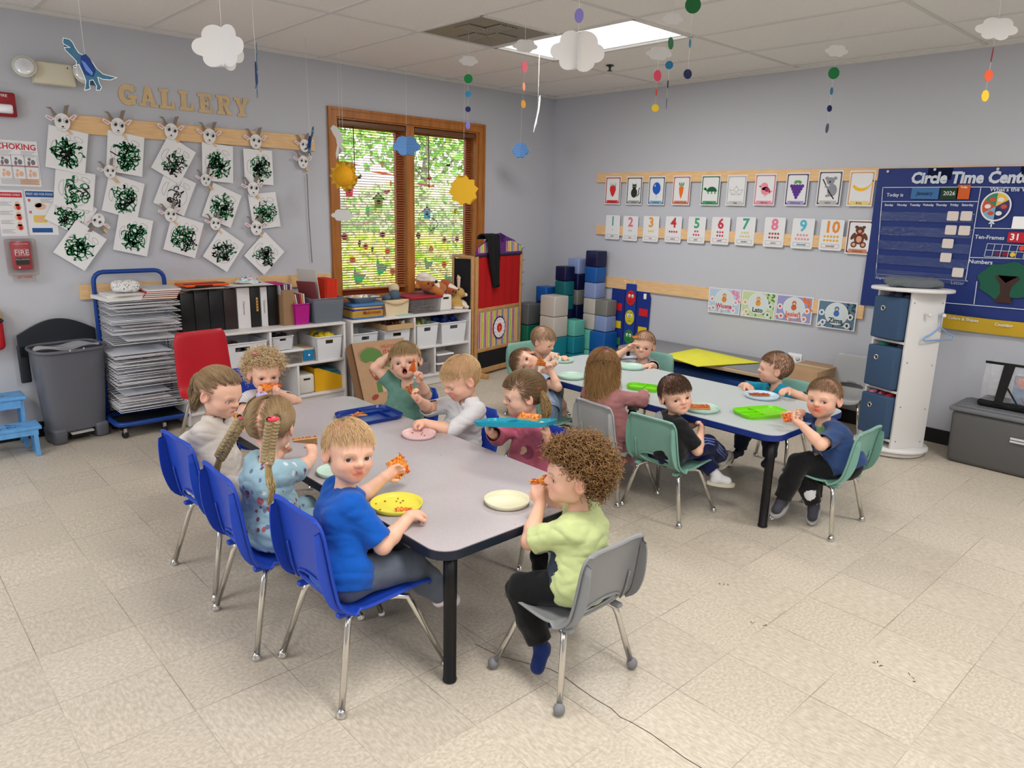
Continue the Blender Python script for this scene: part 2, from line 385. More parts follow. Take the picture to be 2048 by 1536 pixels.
# window: trim, frames, glass
def box4(m, x0, x1, z0, z1, w, y, d, mi=0, bot=True):
    m.box(((x0+x1)/2, y, z1-w/2), (x1-x0, d, w), mi=mi); 
    if bot: m.box(((x0+x1)/2, y, z0+w/2), (x1-x0, d, w), mi=mi)
    m.box((x0+w/2, y, (z0+z1)/2), (w, d, z1-z0-2*w), mi=mi); m.box((x1-w/2, y, (z0+z1)/2), (w, d, z1-z0-2*w), mi=mi)
m = M(); box4(m, WX0-.068, WX1+.068, WZ0-.07, WZ1+.062, .07, -.009, .018); box4(m, WX0-.068, WX1+.068, WZ0-.07, WZ1+.062, .02, -.02, .01)
struct('trim_2', m, OAK)
xm = (WX0+WX1)/2-.015
m = M(); box4(m, WX0, WX1, WZ0, WZ1, .02, .07, .14); m.box((xm, .06, (WZ0+WZ1)/2), (.075, .11, WZ1-WZ0-.04))
o = struct('window_1', m, OAK)
ext = mat('red_brown_sash', (150, 62, 22), .5)
for a, b in ((WX0+.02, xm-.04), (xm+.04, WX1-.02)):
    m = M(); box4(m, a, b, WZ0+.02, WZ1-.02, .055, .105, .035); part('window_sash', m, ext, o)
    g = M().box(((a+b)/2, .105, (WZ0+WZ1)/2), (b-a-.09, .004, WZ1-WZ0-.14)); gm = mat('window_glass', (255, 255, 255), 0, trans=1, spec=.3)
    gm.node_tree.nodes['Principled BSDF'].inputs['IOR'].default_value = 1.02
    part('window_pane', g, gm, o)
SL = mat('wood_blind_slat', (176, 112, 66), .5)
for a, b, lb in ((WX0+.025, xm-.042, 'left window sash'), (xm+.042, WX1-.025, 'right window sash')):
    t = thing('window_blind', 'brown horizontal slat blind lowered with open slats in the '+lb, 'blind', ((a+b)/2, .035, WZ1), 0, None)
    w = b-a-.01
    part('headrail', M().rbox((0, -.005, -.045), (w, .04, .04), .006), mat('headrail_brown', (110, 72, 48), .4), t)
    m = M(); z = -.075
    while z > -(WZ1-WZ0)+.075:
        m.add([(-w/2, -.0115, z-.0045), (w/2, -.0115, z-.0045), (w/2, 0, z+.0002), (-w/2, 0, z+.0002), (w/2, .0115, z+.0035), (-w/2, .0115, z+.0035)], [(0, 1, 2, 3), (3, 2, 4, 5)]); z -= .0205
    part('slats', m, SL, t)
    part('bottom_rail', M().rbox((0, 0, z+.003), (w, .024, .014), .004), SL, t)
    m = M()
    for x in (-w*.4, 0, w*.4): m.tube([(x, -.012, -.06), (x, -.012, z)], .0009, 4); m.tube([(x, .012, -.06), (x, .012, z)], .0009, 4)
    part('ladder_cord', m, SL, t)
    part('wand', M().tube([(-w*.28, -.02, -.06), (-w*.28+.004, -.022, -.52)], .004, 8), mat('wand_brown', (70, 42, 26), .4), t)
m = M()
for z_ in (.80, 2.20): m.box((-8.46, -2.2, z_), (.06, 1.36, .08))
for y_ in (-2.86, -1.54): m.box((-8.46, y_, 1.5), (.06, .08, 1.4))
struct('window_2', m, OAK)
# outdoors
GR = NT('lawn'); v_, x_ = GR.obj(); GR.l.new(GR.mix(GR.noise(v_, 3, 5), (110, 150, 50), (190, 200, 110)), GR.b.inputs['Base Color']); GR.b.inputs['Roughness'].default_value = .9
tag(part('lawn', M().box((4, 13, -.36), (40, 25, .1)), GR.m), 'green lawn outside the window', 'lawn')
LEAFY = mat('sunlit_hedge_leaf', (176, 204, 70), .6, var=(2.5, .25)); LEAFG = mat('tree_leaf', (130, 170, 80), .6, var=(1.5, .35)); LEAFR = mat('pink_blossom_leaf', (150, 176, 110), .6, var=(2, .2)); BARK = mat('bark', (110, 96, 84), .9, var=(20, .2))
def leaves(name, label, cat, n, fn, size, material, trunk=None, trunkm=None):
    t = thing(name, label, cat, (0, 0, 0))
    P = np.array([fn() for _ in range(n)]); A = RNG.normal(0, 1, (n, 3)); A /= np.linalg.norm(A, axis=1)[:, None]; B = np.cross(A, RNG.normal(0, 1, (n, 3))); B /= np.linalg.norm(B, axis=1)[:, None]
    sz = size*RNG.uniform(.6, 1.4, (n, 1)); V = np.stack([P-A*sz-B*sz*.5, P+A*sz*.1-B*sz*.7, P+A*sz, P+A*sz*.1+B*sz*.7], 1).reshape(-1, 3)
    me = bpy.data.meshes.new('foliage'); F = np.arange(n*4).reshape(n, 4); me.from_pydata(V.tolist(), [], F.tolist()); me.materials.append(material)
    link('foliage', me, t)
    if trunk: part('trunk', trunk, trunkm or BARK, t)
    return t
def hedge_pt(x0, x1, y0, y1, z0, z1):
    def f():
        x = random.uniform(x0, x1); z = z0+(z1-z0)*random.random()**.8; b = .25*math.sin(x*2.1)+.15*math.sin(x*5+1)
        return (x, random.uniform(y0, y1), min(z, z1+b))
    return f
leaves('hedge', 'bright yellow green sunlit hedge seen through the lower window', 'hedge', 9000, hedge_pt(-4, 6, 3.2, 4.2, -.3, 1.1), .05, LEAFY)
leaves('shrub', 'low shrub and dry grass bed in front of the hedge outside', 'shrub', 3500, hedge_pt(-4, 4, 2.0, 2.8, -.3, .55), .045, mat('dry_shrub', (200, 180, 130), .7, var=(4, .4)))
def crown(cx, cy, cz, rx, rz):
    def f():
        v = RNG.normal(0, 1, 3); v /= np.linalg.norm(v); q = RNG.random()**.33
        return (cx+v[0]*rx*q, cy+v[1]*rx*q, cz+v[2]*rz*q)
    return f
def trunk(x, y, lean):
    m = M().tube([(x, y, -.3), (x+lean*.4, y, 1.5), (x+lean, y, 3.5)], [.11, .085, .05], 8)
    for q in range(6): a = random.uniform(1.2, 3.2); s = random.choice((-1, 1)); m.tube([(x+lean*a/3.5, y, a), (x+lean*a/3.5+s*.5, y+.1, a+.5), (x+s*1.1+lean, y+.2, a+1.3)], [.035, .02, .008], 5)
    return m
leaves('tree', 'slender garden tree with light green leaves outside the left sash', 'tree', 2600, crown(.6, 6, 3.3, 1.45, 1.5), .07, LEAFG, trunk(.3, 6, .5))
leaves('tree', 'tall leafy tree standing outside behind the right sash', 'tree', 3000, crown(3.6, 7, 3.4, 1.45, 1.6), .07, LEAFG, trunk(3.2, 7, .5))
leaves('bush', 'pale leafy bush between the trees outside', 'bush', 2600, crown(1.9, 5.2, 1.2, 1.3, .7), .06, LEAFR)
# ================================================================== BACK WALL SIDE
def flatsheet(name, label, cat, fr, w, h, draw, mats, t=.0012, parent=None, group=None, r=0):
    m = M(); m.slab(rrect(0, 0, w, h, r, 3) if r else [(-w/2, -h/2), (w/2, -h/2), (w/2, h/2), (-w/2, h/2)], t, fr, 0)
    if draw: draw(m, fr @ Matrix.Translation((0, 0, t)))
    o = part(name, m, mats, parent); 
    if cat: tag(o, label, cat, group)
    return o
def board(name, label, x0, x1, z0, z1, wall='b'):
    base = (x0, -.0, z0) if wall == 'b' else (0, x0, z0)
    m = M()
    if wall == 'b': m.box(((x0+x1)/2, -.0095, (z0+z1)/2), (x1-x0, .019, z1-z0))
    else: m.box((-.0095, (x0+x1)/2, (z0+z1)/2), (.019, abs(x1-x0), z1-z0))
    o = part(name, m, PINE, bev=.002); tag(o, label, 'wall board'); return o
board('wooden_board', 'long pale pine board on the wall behind the goat cutouts', -4.30, -2.63, 1.90, 2.008)
board('wooden_board', 'pine board on the wall behind the binders and drying rack', -4.33, -2.53, .868, .965)
# GALLERY letters
def strokes(ch):
    s = .30; t = .24
    def R(x0, y0, x1, y1): return [(x0, y0), (x1, y0), (x1, y1), (x0, y1)]
    if ch == 'L': return [R(.12, 0, .42, 1), R(0, .84, .54, 1), R(0, 0, .82, .17), R(.66, 0, .82, .40)]
    if ch == 'E': return [R(.12, 0, .40, 1), R(0, .84, .80, 1), R(0, 0, .82, .16), R(.66, 0, .82, .36), R(.64, .68, .80, 1), R(.3, .42, .6, .58), R(.52, .34, .62, .66)]
    if ch == 'R': return [R(.12, 0, .40, 1), R(0, .84, .5, 1), R(0, 0, .5, .15), [(.42, .5), (.62, .52), (.86, .12), (.62, .02)], R(.60, 0, .92, .15)]+line2(ell(.5, .72, .24, .2, 10, -PI/2, PI/2), .22)+line2([(.4, .52), (.52, .52)], .17)
    if ch == 'Y': return [R(.32, 0, .60, .5), R(.18, 0, .74, .15), [(.32, .4), (.6, .4), (.30, .95), (.06, .95)], [(.32, .4), (.6, .4), (.90, .95), (.68, .95)], R(0, .84, .42, 1), R(.58, .84, .98, 1)]
    if ch == 'A': return [[(.10, .05), (.32, .05), (.56, 1), (.34, 1)], [(.62, .05), (.88, .05), (.62, 1), (.36, 1)], R(.3, .25, .66, .40), R(-.02, 0, .36, .15), R(.56, 0, 1.0, .15)]
    if ch == 'G': return line2(ell(.5, .5, .34, .38, 20, PI*.22, PI*1.75), .26)+[R(.5, .34, .98, .5), R(.68, 0.04, .88, .5), R(.66, .66, .84, .98)]
GY = mat('gallery_wood', (212, 184, 138), .6, var=(20, .05)); GE = mat('gallery_wood_edge', (150, 112, 66), .7)
la = AY(233, 165, 0); lb = AY(498, 196, 0); gw = (lb[0]-la[0])/6.75
for i, ch in enumerate('GALLERY'):
    x = la[0]+gw*i*.975; hgt = .125; zc = 2.10+(.0012 if i % 2 else -.0005)*1
    fr = WB(x, zc, -.0005); m = M()
    for p in strokes(ch): m.slab([(a*gw*.9, b*hgt) for a, b in p], (0, .0062+.00004*len(m.f)/8), fr, 0, 1)
    o = part('wooden_letter', m, [GY, GE]); tag(o, 'wooden slab serif letter %s of the word GALLERY%s on the wall' % (ch, {2: ', directly after the A', 3: ', directly before the E'}.get(i, '')), 'letter')
# ---- art sheets
GRN = mat('green_yarn', (18, 132, 74), .8); BLKY = mat('black_yarn', (30, 20, 22), .8); INK = flat((96, 96, 100))
def gal(px, py): return AY(px/3.0118, 200+py/3.0118, -.01)
SH = [  # corners TL TR BR BL in the crop, green density, black density, depth layer, label
 ((288,140),(523,195),(515,460),(272,410),26,10,3,'top sheet of the leftmost column, thick green scribble with black at lower right'),
 ((350,425),(597,440),(540,682),(297,610),12,6,2,'second sheet down in the leftmost column, sparse green lines'),
 ((370,575),(625,690),(465,800),(243,672),16,10,1,'tilted sheet half hidden below the second one of the leftmost column'),
 ((490,745),(650,832),(487,1030),(293,900),22,0,3,'lowest diamond turned sheet at far left with green rings only'),
 ((645,175),(867,215),(853,475),(635,430),28,3,3,'top sheet of the second column, leaning green blob with one black stroke'),
 ((668,450),(890,500),(805,730),(598,655),18,10,2,'middle sheet of the second column with black zigzags at left'),
 ((715,690),(938,715),(860,955),(680,890),26,0,3,'lowest sheet of the second column, all green scribble'),
 ((1040,225),(1195,322),(1045,497),(888,400),9,22,3,'top sheet of the third column turned like a diamond, mostly black loops'),
 ((1020,435),(1203,500),(1080,700),(900,600),0,16,2,'middle sheet of the third column with thin black strokes only'),
 ((1040,680),(1232,735),(1165,963),(970,900),22,14,3,'lowest sheet of the third column, black and green rings'),
 ((1215,250),(1405,270),(1395,512),(1210,487),28,6,3,'top sheet of the fourth column hanging straight with green heap'),
 ((1280,500),(1470,570),(1370,777),(1215,695),24,6,2,'middle sheet of the fourth column, loose green curls'),
 ((1320,770),(1472,855),(1350,1043),(1232,945),12,26,3,'lowest sheet of the fourth column, dense black over green'),
 ((1455,297),(1622,293),(1655,525),(1475,500),24,10,3,'top sheet of the rightmost column, green ring with black corner'),
 ((1495,560),(1660,545),(1685,770),(1520,790),22,4,2,'middle sheet of the rightmost column, green diagonal scribble'),
 ((1590,795),(1710,905),(1582,1058),(1470,940),8,30,3,'lowest diamond turned sheet of the rightmost column, nearly all black')]
rg = random.Random(5)
def scrib(cx, cy, R, n, seed):
    r = random.Random(seed); out = []
    for _ in range(n):
        a = r.random()*6.28; q = R*r.random()**.5; x, y = cx+q*math.cos(a)*.8, cy+q*math.sin(a); d = r.random()*6.28; P = [(x, y)]; c = r.uniform(-.9, .9)
        for _ in range(r.randint(5, 9)):
            d += c+r.uniform(-.5, .5); x += math.cos(d)*R*.16; y += math.sin(d)*R*.16
            if (x-cx)**2+(y-cy)**2 > (R*1.15)**2: d += 2.4
            P.append((x, y))
        out.append(P)
    return out
for i, s in enumerate(SH):
    c = [gal(*p) for p in s[:4]]; ctr = sum(c)/4; u = (c[1]-c[0]+c[2]-c[3])/2; v = (c[0]-c[3]+c[1]-c[2])/2
    w, h = .215*.5+np.linalg.norm(u)*.5, .235*.5+np.linalg.norm(v)*.5; ang = math.atan2(u[2], u[0])
    fr = WB(ctr[0], ctr[2], -.004-.006*s[6]) @ Matrix.Rotation(ang, 4, 'Z')
    def draw(m, f, s=s, w=w, h=h, i=i):
        k = min(w, h)
        for P in (ell(.02, -.015, k*.30, k*.36, 22), ell(w*.26, h*.30, k*.12, k*.06, 12, rot=-.4), ell(0, h*.28, k*.06, k*.10, 12), ell(-w*.28, -.0, k*.12, k*.22, 12, PI*.5, PI*1.5)):
            ink(m, line2(P+P[:1], .0016), f, .0003, 1)
        for P in scrib(.005, -h*.06, k*.34, int(s[4]*2.0), i): ink(m, line2(P, .0058), f, .0012+.00002*i, 2)
        for P in scrib(.005+(.02 if i % 2 else -.01), -h*.08, k*.30, int(s[5]*.75), i+77): ink(m, line2(P, .0062), f, .0022, 3)
    flatsheet('drawing_sheet', 'goat drawing, '+s[7], 'drawing', fr, w, h, draw, [PAPER, INK, GRN, BLKY])
# ---- goat heads on clothespins
GH = [((370,130),0,1,'above the top sheet of the leftmost column'),((705,155),-.05,1,'above the top sheet of the second column'),((1025,185),-.1,1,'above the diamond sheet of the third column'),((1255,215),-.1,1,'above the top sheet of the fourth column'),((1533,247),-.05,1,'above the top sheet of the rightmost column'),((1826,272),0,.9,'at the right end of the board behind the hanging dinosaur'),((1818,370),-.05,.9,'holding the thin hanging stick near the window'),
 ((655,428),.1,.8,'peeking out left of the middle sheet of the second column'),((1232,478),0,.8,'peeking out left of the middle sheet of the fourth column'),((1518,532),0,1,'between the top and middle sheets of the rightmost column'),((585,728),2.8,.85,'upside down beside the lowest diamond sheet at far left'),((1020,688),0,.9,'left of the lowest sheet of the third column'),((1290,742),0,.85,'above the lowest sheet of the fourth column'),((1537,767),-.05,1,'between the middle and lowest sheets of the rightmost column')]
HORN = flat((132, 120, 110)); EARP = flat((214, 150, 160)); FACE = flat((232, 230, 228)); DK = flat((26, 24, 26))
for (q, a, s, lb) in GH:
    c = gal(*q); t = thing('goat_cutout', 'paper goat head '+lb, 'goat cutout', (c[0], -.032, c[2]))
    fr = frame((0, 0, 0), (1, 0, 0), (0, 0, 1)) @ Matrix.Rotation(a-.08, 4, 'Z') @ Matrix.Scale(s*1.18, 4)
    m = M(); m.slab(ell(0, -.004, .036, .044, 20), (0, .0012), fr, 0)
    m.slab([(-.03, .008), (-.072, .022), (-.078, .008), (-.05, -.006)], (0, .001), fr, 0); m.slab([(.028, .02), (.055, .045), (.068, .04), (.05, .012)], (0, .001), fr, 0)
    ink(m, [[(-.04, .006), (-.068, .016), (-.07, .009), (-.05, .0)], [(.036, .022), (.055, .039), (.06, .036), (.046, .017)]], fr, .0014, 2)
    m.slab([(-.022, .03), (-.05, .062), (-.072, .058), (-.052, .050), (-.038, .018)], (-.0008, .0004), fr, 1); m.slab([(.004, .036), (.012, .080), (.034, .088), (.028, .066), (.022, .03)], (-.0008, .0004), fr, 1)
    for ex in (-.015, .017):
        ink(m, [ell(ex, .006, .0125, .0145, 14)], fr, .0016, 3); ink(m, [ell(ex, .006, .0112, .0132, 14)], fr, .0018, 0); ink(m, [ell(ex+.002, .004, .0075, .0095, 12)], fr, .002, 3); ink(m, [ell(ex-.001, .008, .002, .0025, 8)], fr, .0022, 0)
    ink(m, [ell(.002, -.026, .006, .004, 8)]+line2([(-.010, -.034), (.002, -.037), (.013, -.032)], .0015), fr, .0016, 3)
    part('goat_head', m, [FACE, HORN, EARP, DK], t)
    m = M(); R = Matrix.Rotation(-.6, 3, 'Y')
    m.box((.026, .006, -.05), (.010, .008, .055), R); m.box((.032, .014, -.048), (.010, .006, .055), Matrix.Rotation(-.78, 3, 'Y'))
    part('clothespin', m, PINE, t)
c = gal(1845, 445); d = gal(1878, 980); t = thing('hanging_stick', 'thin brown stick clipped below a goat cutout left of the window', 'stick', (0, 0, 0))
part('stick', M().tube([(c[0], -.02, c[2]), (c[0]+.003, -.018, (c[2]+d[2])/2), (d[0], -.016, d[2])], .0028, 6), flat((96, 66, 58)), t)
# ---- left wall items: alarm, emergency light, posters, fire pull station
RED = mat('alarm_red', (150, 22, 34), .4); CRM = mat('cream_plastic', (212, 206, 184), .45)
a = AY(0, 185, 0); b = AY(33, 235, 0)
t = thing('fire_alarm', 'dark red fire alarm strobe at the upper left edge of the wall', 'alarm', (b[0], 0, b[2]))
part('housing', M().rbox((-.065, -.022, .065), (.13, .044, .135), .01), RED, t)
m = M().rbox((-.062, -.05, .04), (.085, .02, .052), .012); part('strobe_lens', m, mat('clear_lens', (236, 238, 240), .12, metal=.35, bump=(90, .5, .004)), t)
m = M(); text(m, 'FIRE', .022, frame((-.06, -.0445, .112), (1, 0, 0), (0, 0, 1)), bold=.01); part('lettering', m, flat('e8e0e0'), t)
a = AY(60, 150, 0); b = AY(140, 150, 0); c = AY(100, 150, 0)
t = thing('emergency_light', 'cream emergency light with two round lamps above the goat drawings', 'emergency light', (c[0]+.01, 0, c[2]))
part('housing', M().rbox((0, -.04, 0), (.225, .08, .125), .012, tap=.9), CRM, t)
for sx in (-1, 1):
    Rm = Euler((PI/2-.25, 0, sx*.25)).to_matrix()
    m = M().lathe([(.004, 0), (.045, .010), (.060, .026), (.062, .034), (.059, .035)], (sx*.145, -.055, .012), rot=Rm, mi=0)
    o = part('lamp_head', m, CRM, t)
    m = M().lathe([(.059, .033), (.04, .044), (.0, .048)], (sx*.145, -.055, .012), rot=Rm); part('lens', m, mat('clear_lens'), o)
part('indicator', M().ball((.07, -.08, .04), .004, 8, 6), DK, t)
def P4(name, lb, x0, y0, x1, y1, draw, mats, cat='poster', y=0, wall='b'):
    a = (AY if wall == 'b' else AX)(x0, y0, 0); b = (AY if wall == 'b' else AX)(x1, y1, 0); c = (a+b)/2
    w = abs(b[0]-a[0]) if wall == 'b' else abs(b[1]-a[1]); h = abs(a[2]-b[2]); fr = WB(c[0], c[2], -.001-y) if wall == 'b' else WR(c[1], c[2], -.001-y)
    return flatsheet(name, lb, cat, fr, w, h, (lambda m, f: draw(m, f, w, h)) if draw else None, mats)
RD = flat((196, 30, 52)); GYI = flat((120, 120, 124)); BL = flat((32, 86, 150)); SK = flat((226, 180, 150)); YEL = flat((226, 196, 90)); LAMN = mat('laminated_paper', (226, 226, 228), .25)
def lines(m, f, x0, x1, y0, y1, n, mi, th=.0018):
    for i in range(n): y = y1+(y0-y1)*i/max(1, n-1); ink(m, [[(x0, y-th/2), (x1-.01*(i % 3), y-th/2), (x1-.01*(i % 3), y+th/2), (x0, y+th/2)]], f, .0004, mi)
def chok(m, f, w, h):
    text(m, 'CHOKING', .046, f, 0.0, h*.36, .0006, 1, bold=.02, fit=w*.92); text(m, 'Emergency Care For', .013, f, -.02, h*.44, .0006, 2)
    lines(m, f, -w*.45, -w*.1, h*.16, h*.27, 5, 2); lines(m, f, .02, w*.45, h*.16, h*.27, 5, 2)
    for i in range(3):
        for yy, s in ((.06*h, .034), (-.2*h, .036)):
            x = (i-1)*w*.31
            ink(m, line2([(x-s, yy-s), (x+s, yy-s), (x+s, yy+s), (x-s, yy+s), (x-s, yy-s)], .0016), f, .0005, 2)
            ink(m, [ell(x-.008, yy+.012, .008, .009, 10), ell(x+.01, yy-.006, .012, .016, 10), ell(x-.012, yy-.012, .008, .014, 10)], f, .0005, 2 if yy > 0 else 4)
    ink(m, [[(-w*.46, -.055*h), (w*.46, -.055*h), (w*.46, -.04*h), (-w*.46, -.04*h)]], f, .0004, 1)
    lines(m, f, -w*.45, w*.45, -h*.36, -h*.45, 5, 2); ink(m, [[(0, -h*.46), (w*.45, -h*.46), (w*.45, -h*.34), (0, -h*.34)]], f, .0003, 4)
P4('safety_poster', 'laminated white choking first aid poster with red title at the left edge', -14, 278, 84, 374, chok, [LAMN, RD, GYI, BL, SK])
def cpr(m, f, w, h):
    ink(m, [[(-w*.5, h*.34), (w*.46, h*.34), (w*.46, h*.45), (-w*.5, h*.45)]], f, .0004, 1); text(m, 'CHOKING CHILD', .017, f, -.0, h*.395, .0008, 0, bold=.01, fit=w*.8)
    for i in range(4): lines(m, f, -w*.45, w*.05, h*(.24-.2*i), h*(.17-.2*i), 4, 2)
    for i in range(3): ink(m, [ell(w*.25, h*(.2-.22*i), .014, .016, 10), ell(w*.25, h*(.13-.22*i), .02, .02, 10)], f, .0006, 4); ink(m, [ell(w*.27, h*(.12-.22*i), .011, .013, 10)], f, .0008, 1)
P4('safety_poster', 'laminated sheet with red band and small red drawings below the choking poster', -10, 379, 56, 472, cpr, [LAMN, RD, GYI, BL, SK])
def aid(m, f, w, h):
    ink(m, [[(-w*.48, h*.34), (w*.48, h*.34), (w*.48, h*.47), (-w*.48, h*.47)]], f, .0004, 3); text(m, 'FIRST AID FOR FOOD', .018, f, 0, h*.405, .0008, 0, bold=.01, fit=w*.9)
    ink(m, [[(-w*.42, h*.24), (-w*.34, h*.24), (-w*.34, h*.3), (-w*.42, h*.3)], [(-w*.42, -h*.02), (-w*.34, -h*.02), (-w*.34, h*.04), (-w*.42, h*.04)]], f, .0006, 1)
    text(m, '1', .018, f, -w*.38, h*.27, .0009, 0); text(m, '2', .018, f, -w*.38, h*.01, .0009, 0)
    ink(m, [ell(-w*.1, h*.17, .02, .016, 12), ell(-w*.02, h*.14, .03, .02, 12)], f, .0006, 4); ink(m, [rrect(-w*.08, -h*.14, .07, .045, .01)], f, .0005, 5); ink(m, [ell(-w*.08, -h*.15, .022, .012, 12)], f, .0007, 4)
    ink(m, [[(-w*.4, -h*.44), (w*.3, -h*.44), (w*.3, -h*.34), (-w*.4, -h*.34)]], f, .0005, 3); lines(m, f, 0, w*.4, h*.3, h*.23, 4, 2)
P4('safety_poster', 'laminated first aid for food sheet with blue bands beside the goat drawings', 48, 379, 118, 470, aid, [LAMN, RD, GYI, BL, SK, YEL])
a = AY(5, 475, 0); b = AY(77, 548, 0); c = (a+b)/2; w, h = b[0]-a[0], a[2]-b[2]
t = thing('fire_pull_station', 'red fire pull station under a clear lift cover at the left edge', 'fire pull station', (c[0], 0, c[2]))
part('station', M().rbox((0, -.02, .005), (w*.62, .04, h*.74), .008), mat('alarm_red2', (176, 40, 60), .4), t)
f = frame((0, -.041, .005), (1, 0, 0), (0, 0, 1)); m = M(); text(m, 'FIRE', .042, f, 0, .018, .0006, 0, bold=.01); text(m, 'IN CASE OF FIRE', .010, f, 0, .07, .0006, 0); m.box((0, -.0428, -.028), (w*.44, .003, .042), mi=1); text(m, 'PULL DOWN', .012, f, 0, -.022, .0036, 0); ink(m, line2([(-.035, .0), (.035, .0), (.035, .038), (-.035, .038), (-.035, 0)], .0015), f, .0005, 0); ink(m, [ell(-.02, -.07, .006, .006, 8)], f, .0006, 0); part('lettering', m, [flat('eadfe0'), DK], t)
cl = mat('clear_cover', (225, 205, 190), .12, trans=.9, alpha=.35)
m = M().rbox((0, -.035, -.005), (w, .07, h), .015); part('clear_cover', m, cl, t)
m = M().box((0, -.04, -h/2-.018), (w*.75, .004, .045)); part('lift_tab', m, cl, t)
m = M(); text(m, 'LIFT HERE', .018, frame((0, -.0425, -h/2-.012), (1, 0, 0), (0, 0, 1)), bold=.01); part('tab_lettering', m, RD, t)
# red yellow thing hanging at the left edge
p = AY(2, 655, -.05); t = thing('hanging_bag', 'red bag with yellow and black bands at the left edge above the step stool', 'bag', (p[0]-.07, 0, p[2]-.12))
part('bag_body', M().rbox((0, -.05, .08), (.16, .09, .19), .03), mat('red_cloth', (178, 20, 34), .7), t); part('yellow_band', M().rbox((0, -.05, .205), (.15, .08, .07), .02), flat((228, 186, 40)), t); part('black_band', M().rbox((0, -.05, .165), (.164, .094, .018), .006), DK, t)
part('hanger', M().tube([(-.03, -.03, .23), (-.03, -.015, .33), (0, -.004, .36), (.03, -.015, .33), (.03, -.03, .23)], .006, 8), DK, t)
# step stool
BLP = mat('worn_light_blue_paint', (96, 158, 214), .5, var=(25, .12)); DRW = flat((34, 40, 64))
t = thing('step_stool', 'worn light blue wooden two step stool at the left edge', 'step stool', (-4.86, -.19, 0))
for nm, c_, d_ in (('upper_step', (0, .04, .325), (.26, .18, .02)), ('lower_step', (.02, -.13, .17), (.29, .16, .02))):
    o = part(nm, M().box(c_, d_), BLP, t, bev=.004)
    m = M(); fr = frame((c_[0], c_[1], c_[2]+d_[2]/2), (1, 0, 0), (0, 1, 0))
    for P in scrib(0, 0, .07, 5, 3): ink(m, line2([(x*1.4, y*.7) for x, y in P], .004), fr, .0006, 0)
    part('painted_scrolls', m, DRW, o)
for sx in (-1, 1):
    part('side_frame', M().box((sx*.105, .10, .16), (.02, .03, .31), (.12, 0, 0)).box((sx*.105, -.02, .16), (.02, .03, .31), (-.0, 0, 0)).box((sx*.105, .04, .09), (.02, .12, .03)), BLP, t)
    part('leg', M().box((sx*.13, -.20, .08), (.022, .035, .16), (-.12, 0, 0)), BLP, t); part('leg', M().box((sx*.13, -.09, .08), (.022, .03, .16)), BLP, t)
part('apron', M().box((0, -.035, .29), (.2, .015, .05)), BLP, t); part('apron', M().box((.02, -.205, .145), (.25, .012, .03)), BLP, t)
# trash can
TG = mat('trash_grey_plastic', (96, 98, 106), .35, bump=(200, .1, .0005)); LID = mat('dark_lid', (40, 44, 50), .4)
t = thing('trash_can', 'tall grey plastic step trash can with its dark lid propped open', 'trash can', (-4.47, -.165, 0), .16)
def canp(u, v):
    z = .04+.60*v if v > 0 else 0
    w = .165+.035*v; d = .085+.03*v; q = 2*PI*u
    e = .45; x = w*(abs(math.cos(q))**e)*(1 if math.cos(q) >= 0 else -1); y = d*(abs(math.sin(q))**e)*(1 if math.sin(q) >= 0 else -1)
    return (x, y, .075+.525*v)
m = M().grid(canp, 48, 10); m.rbox((0, 0, .08), (.30, .15, .02), .01)
for sx in (-1, 1): m.rbox((sx*.125, -.005, .05), (.075, .165, .10), .018, tap=1.12)
part('can_body', m, TG, t)
def rim(r): return [(r*.204*(abs(math.cos(q))**.45)*(1 if math.cos(q) >= 0 else -1), r*.118*(abs(math.sin(q))**.45)*(1 if math.sin(q) >= 0 else -1)-0, .6+.012*math.sin(q)) for q in (2*PI*i/40 for i in range(40))]
part('rim', M().tube(rim(1), .010, 8, closed=True), TG, t)
part('bin_liner', M().grid(lambda u, v: (.19*v*math.cos(2*PI*u), .10*v*math.sin(2*PI*u), .605-.01*math.sin(9*u*PI)*v-.012*(1-v)), 32, 6), mat('plastic_liner', (200, 200, 205), .2, alpha=.75), t)
m = M()
lp = [(-.225, -.06), (-.225, .08)]+[(-.225+.45*i/12, .08+.085*math.sin(PI*i/12)) for i in range(1, 12)]+[(.225, .08), (.225, -.06)]
m.slab([(x, z) for x, z in lp], .02, frame((0, .135, .60), (1, 0, 0), (0, 0, 1)))
m.rbox((-.205, .125, .50), (.06, .02, .24), .01)
part('lid', m, LID, t, bev=.006)
part('pedal', M().box((0, -.08, .06), (.13, .04, .008), (.1, 0, 0)).box((0, -.05, .04), (.12, .03, .03), mi=1), [flat((190, 190, 190)), DK], t)
part('clip', M().ball((-.03, -.125, .595), .006, 8, 6).ball((.05, -.125, .60), .006, 8, 6), flat((190, 192, 196)), t)
# drying rack
BLUE = mat('blue_powder_coat', (16, 62, 140), .35); WIRE = mat('white_wire', (214, 214, 218), .4)
t = thing('drying_rack', 'tall blue wheeled drying rack with many white wire shelves of papers', 'drying rack', (-4.05, -.2, 0))
bx, by = -4.05, -.2
def arch(x0, x1, y, zb, zt, r=.06):
    P = [(x0, y, zb), (x0, y, zt-r)]
    P += [(x0+r-r*math.cos(a), y, zt-r+r*math.sin(a)) for a in (PI/8, PI/4, 3*PI/8, PI/2)]
    P += [(x1-r+r*math.sin(a), y, zt-r+r*math.cos(a)) for a in (0, PI/8, PI/4, 3*PI/8)]
    return P+[(x1, y, zt-r), (x1, y, zb)]
part('frame', M().tube(arch(-.215, .215, .10, .075, 1.05), .0145, 10), BLUE, t)
pts = [(x, y, .095) for x, y in rrect(0, -.045, .46, .29, .06, 4)]
part('base_frame', M().tube(pts, .016, 10, closed=True), BLUE, t)
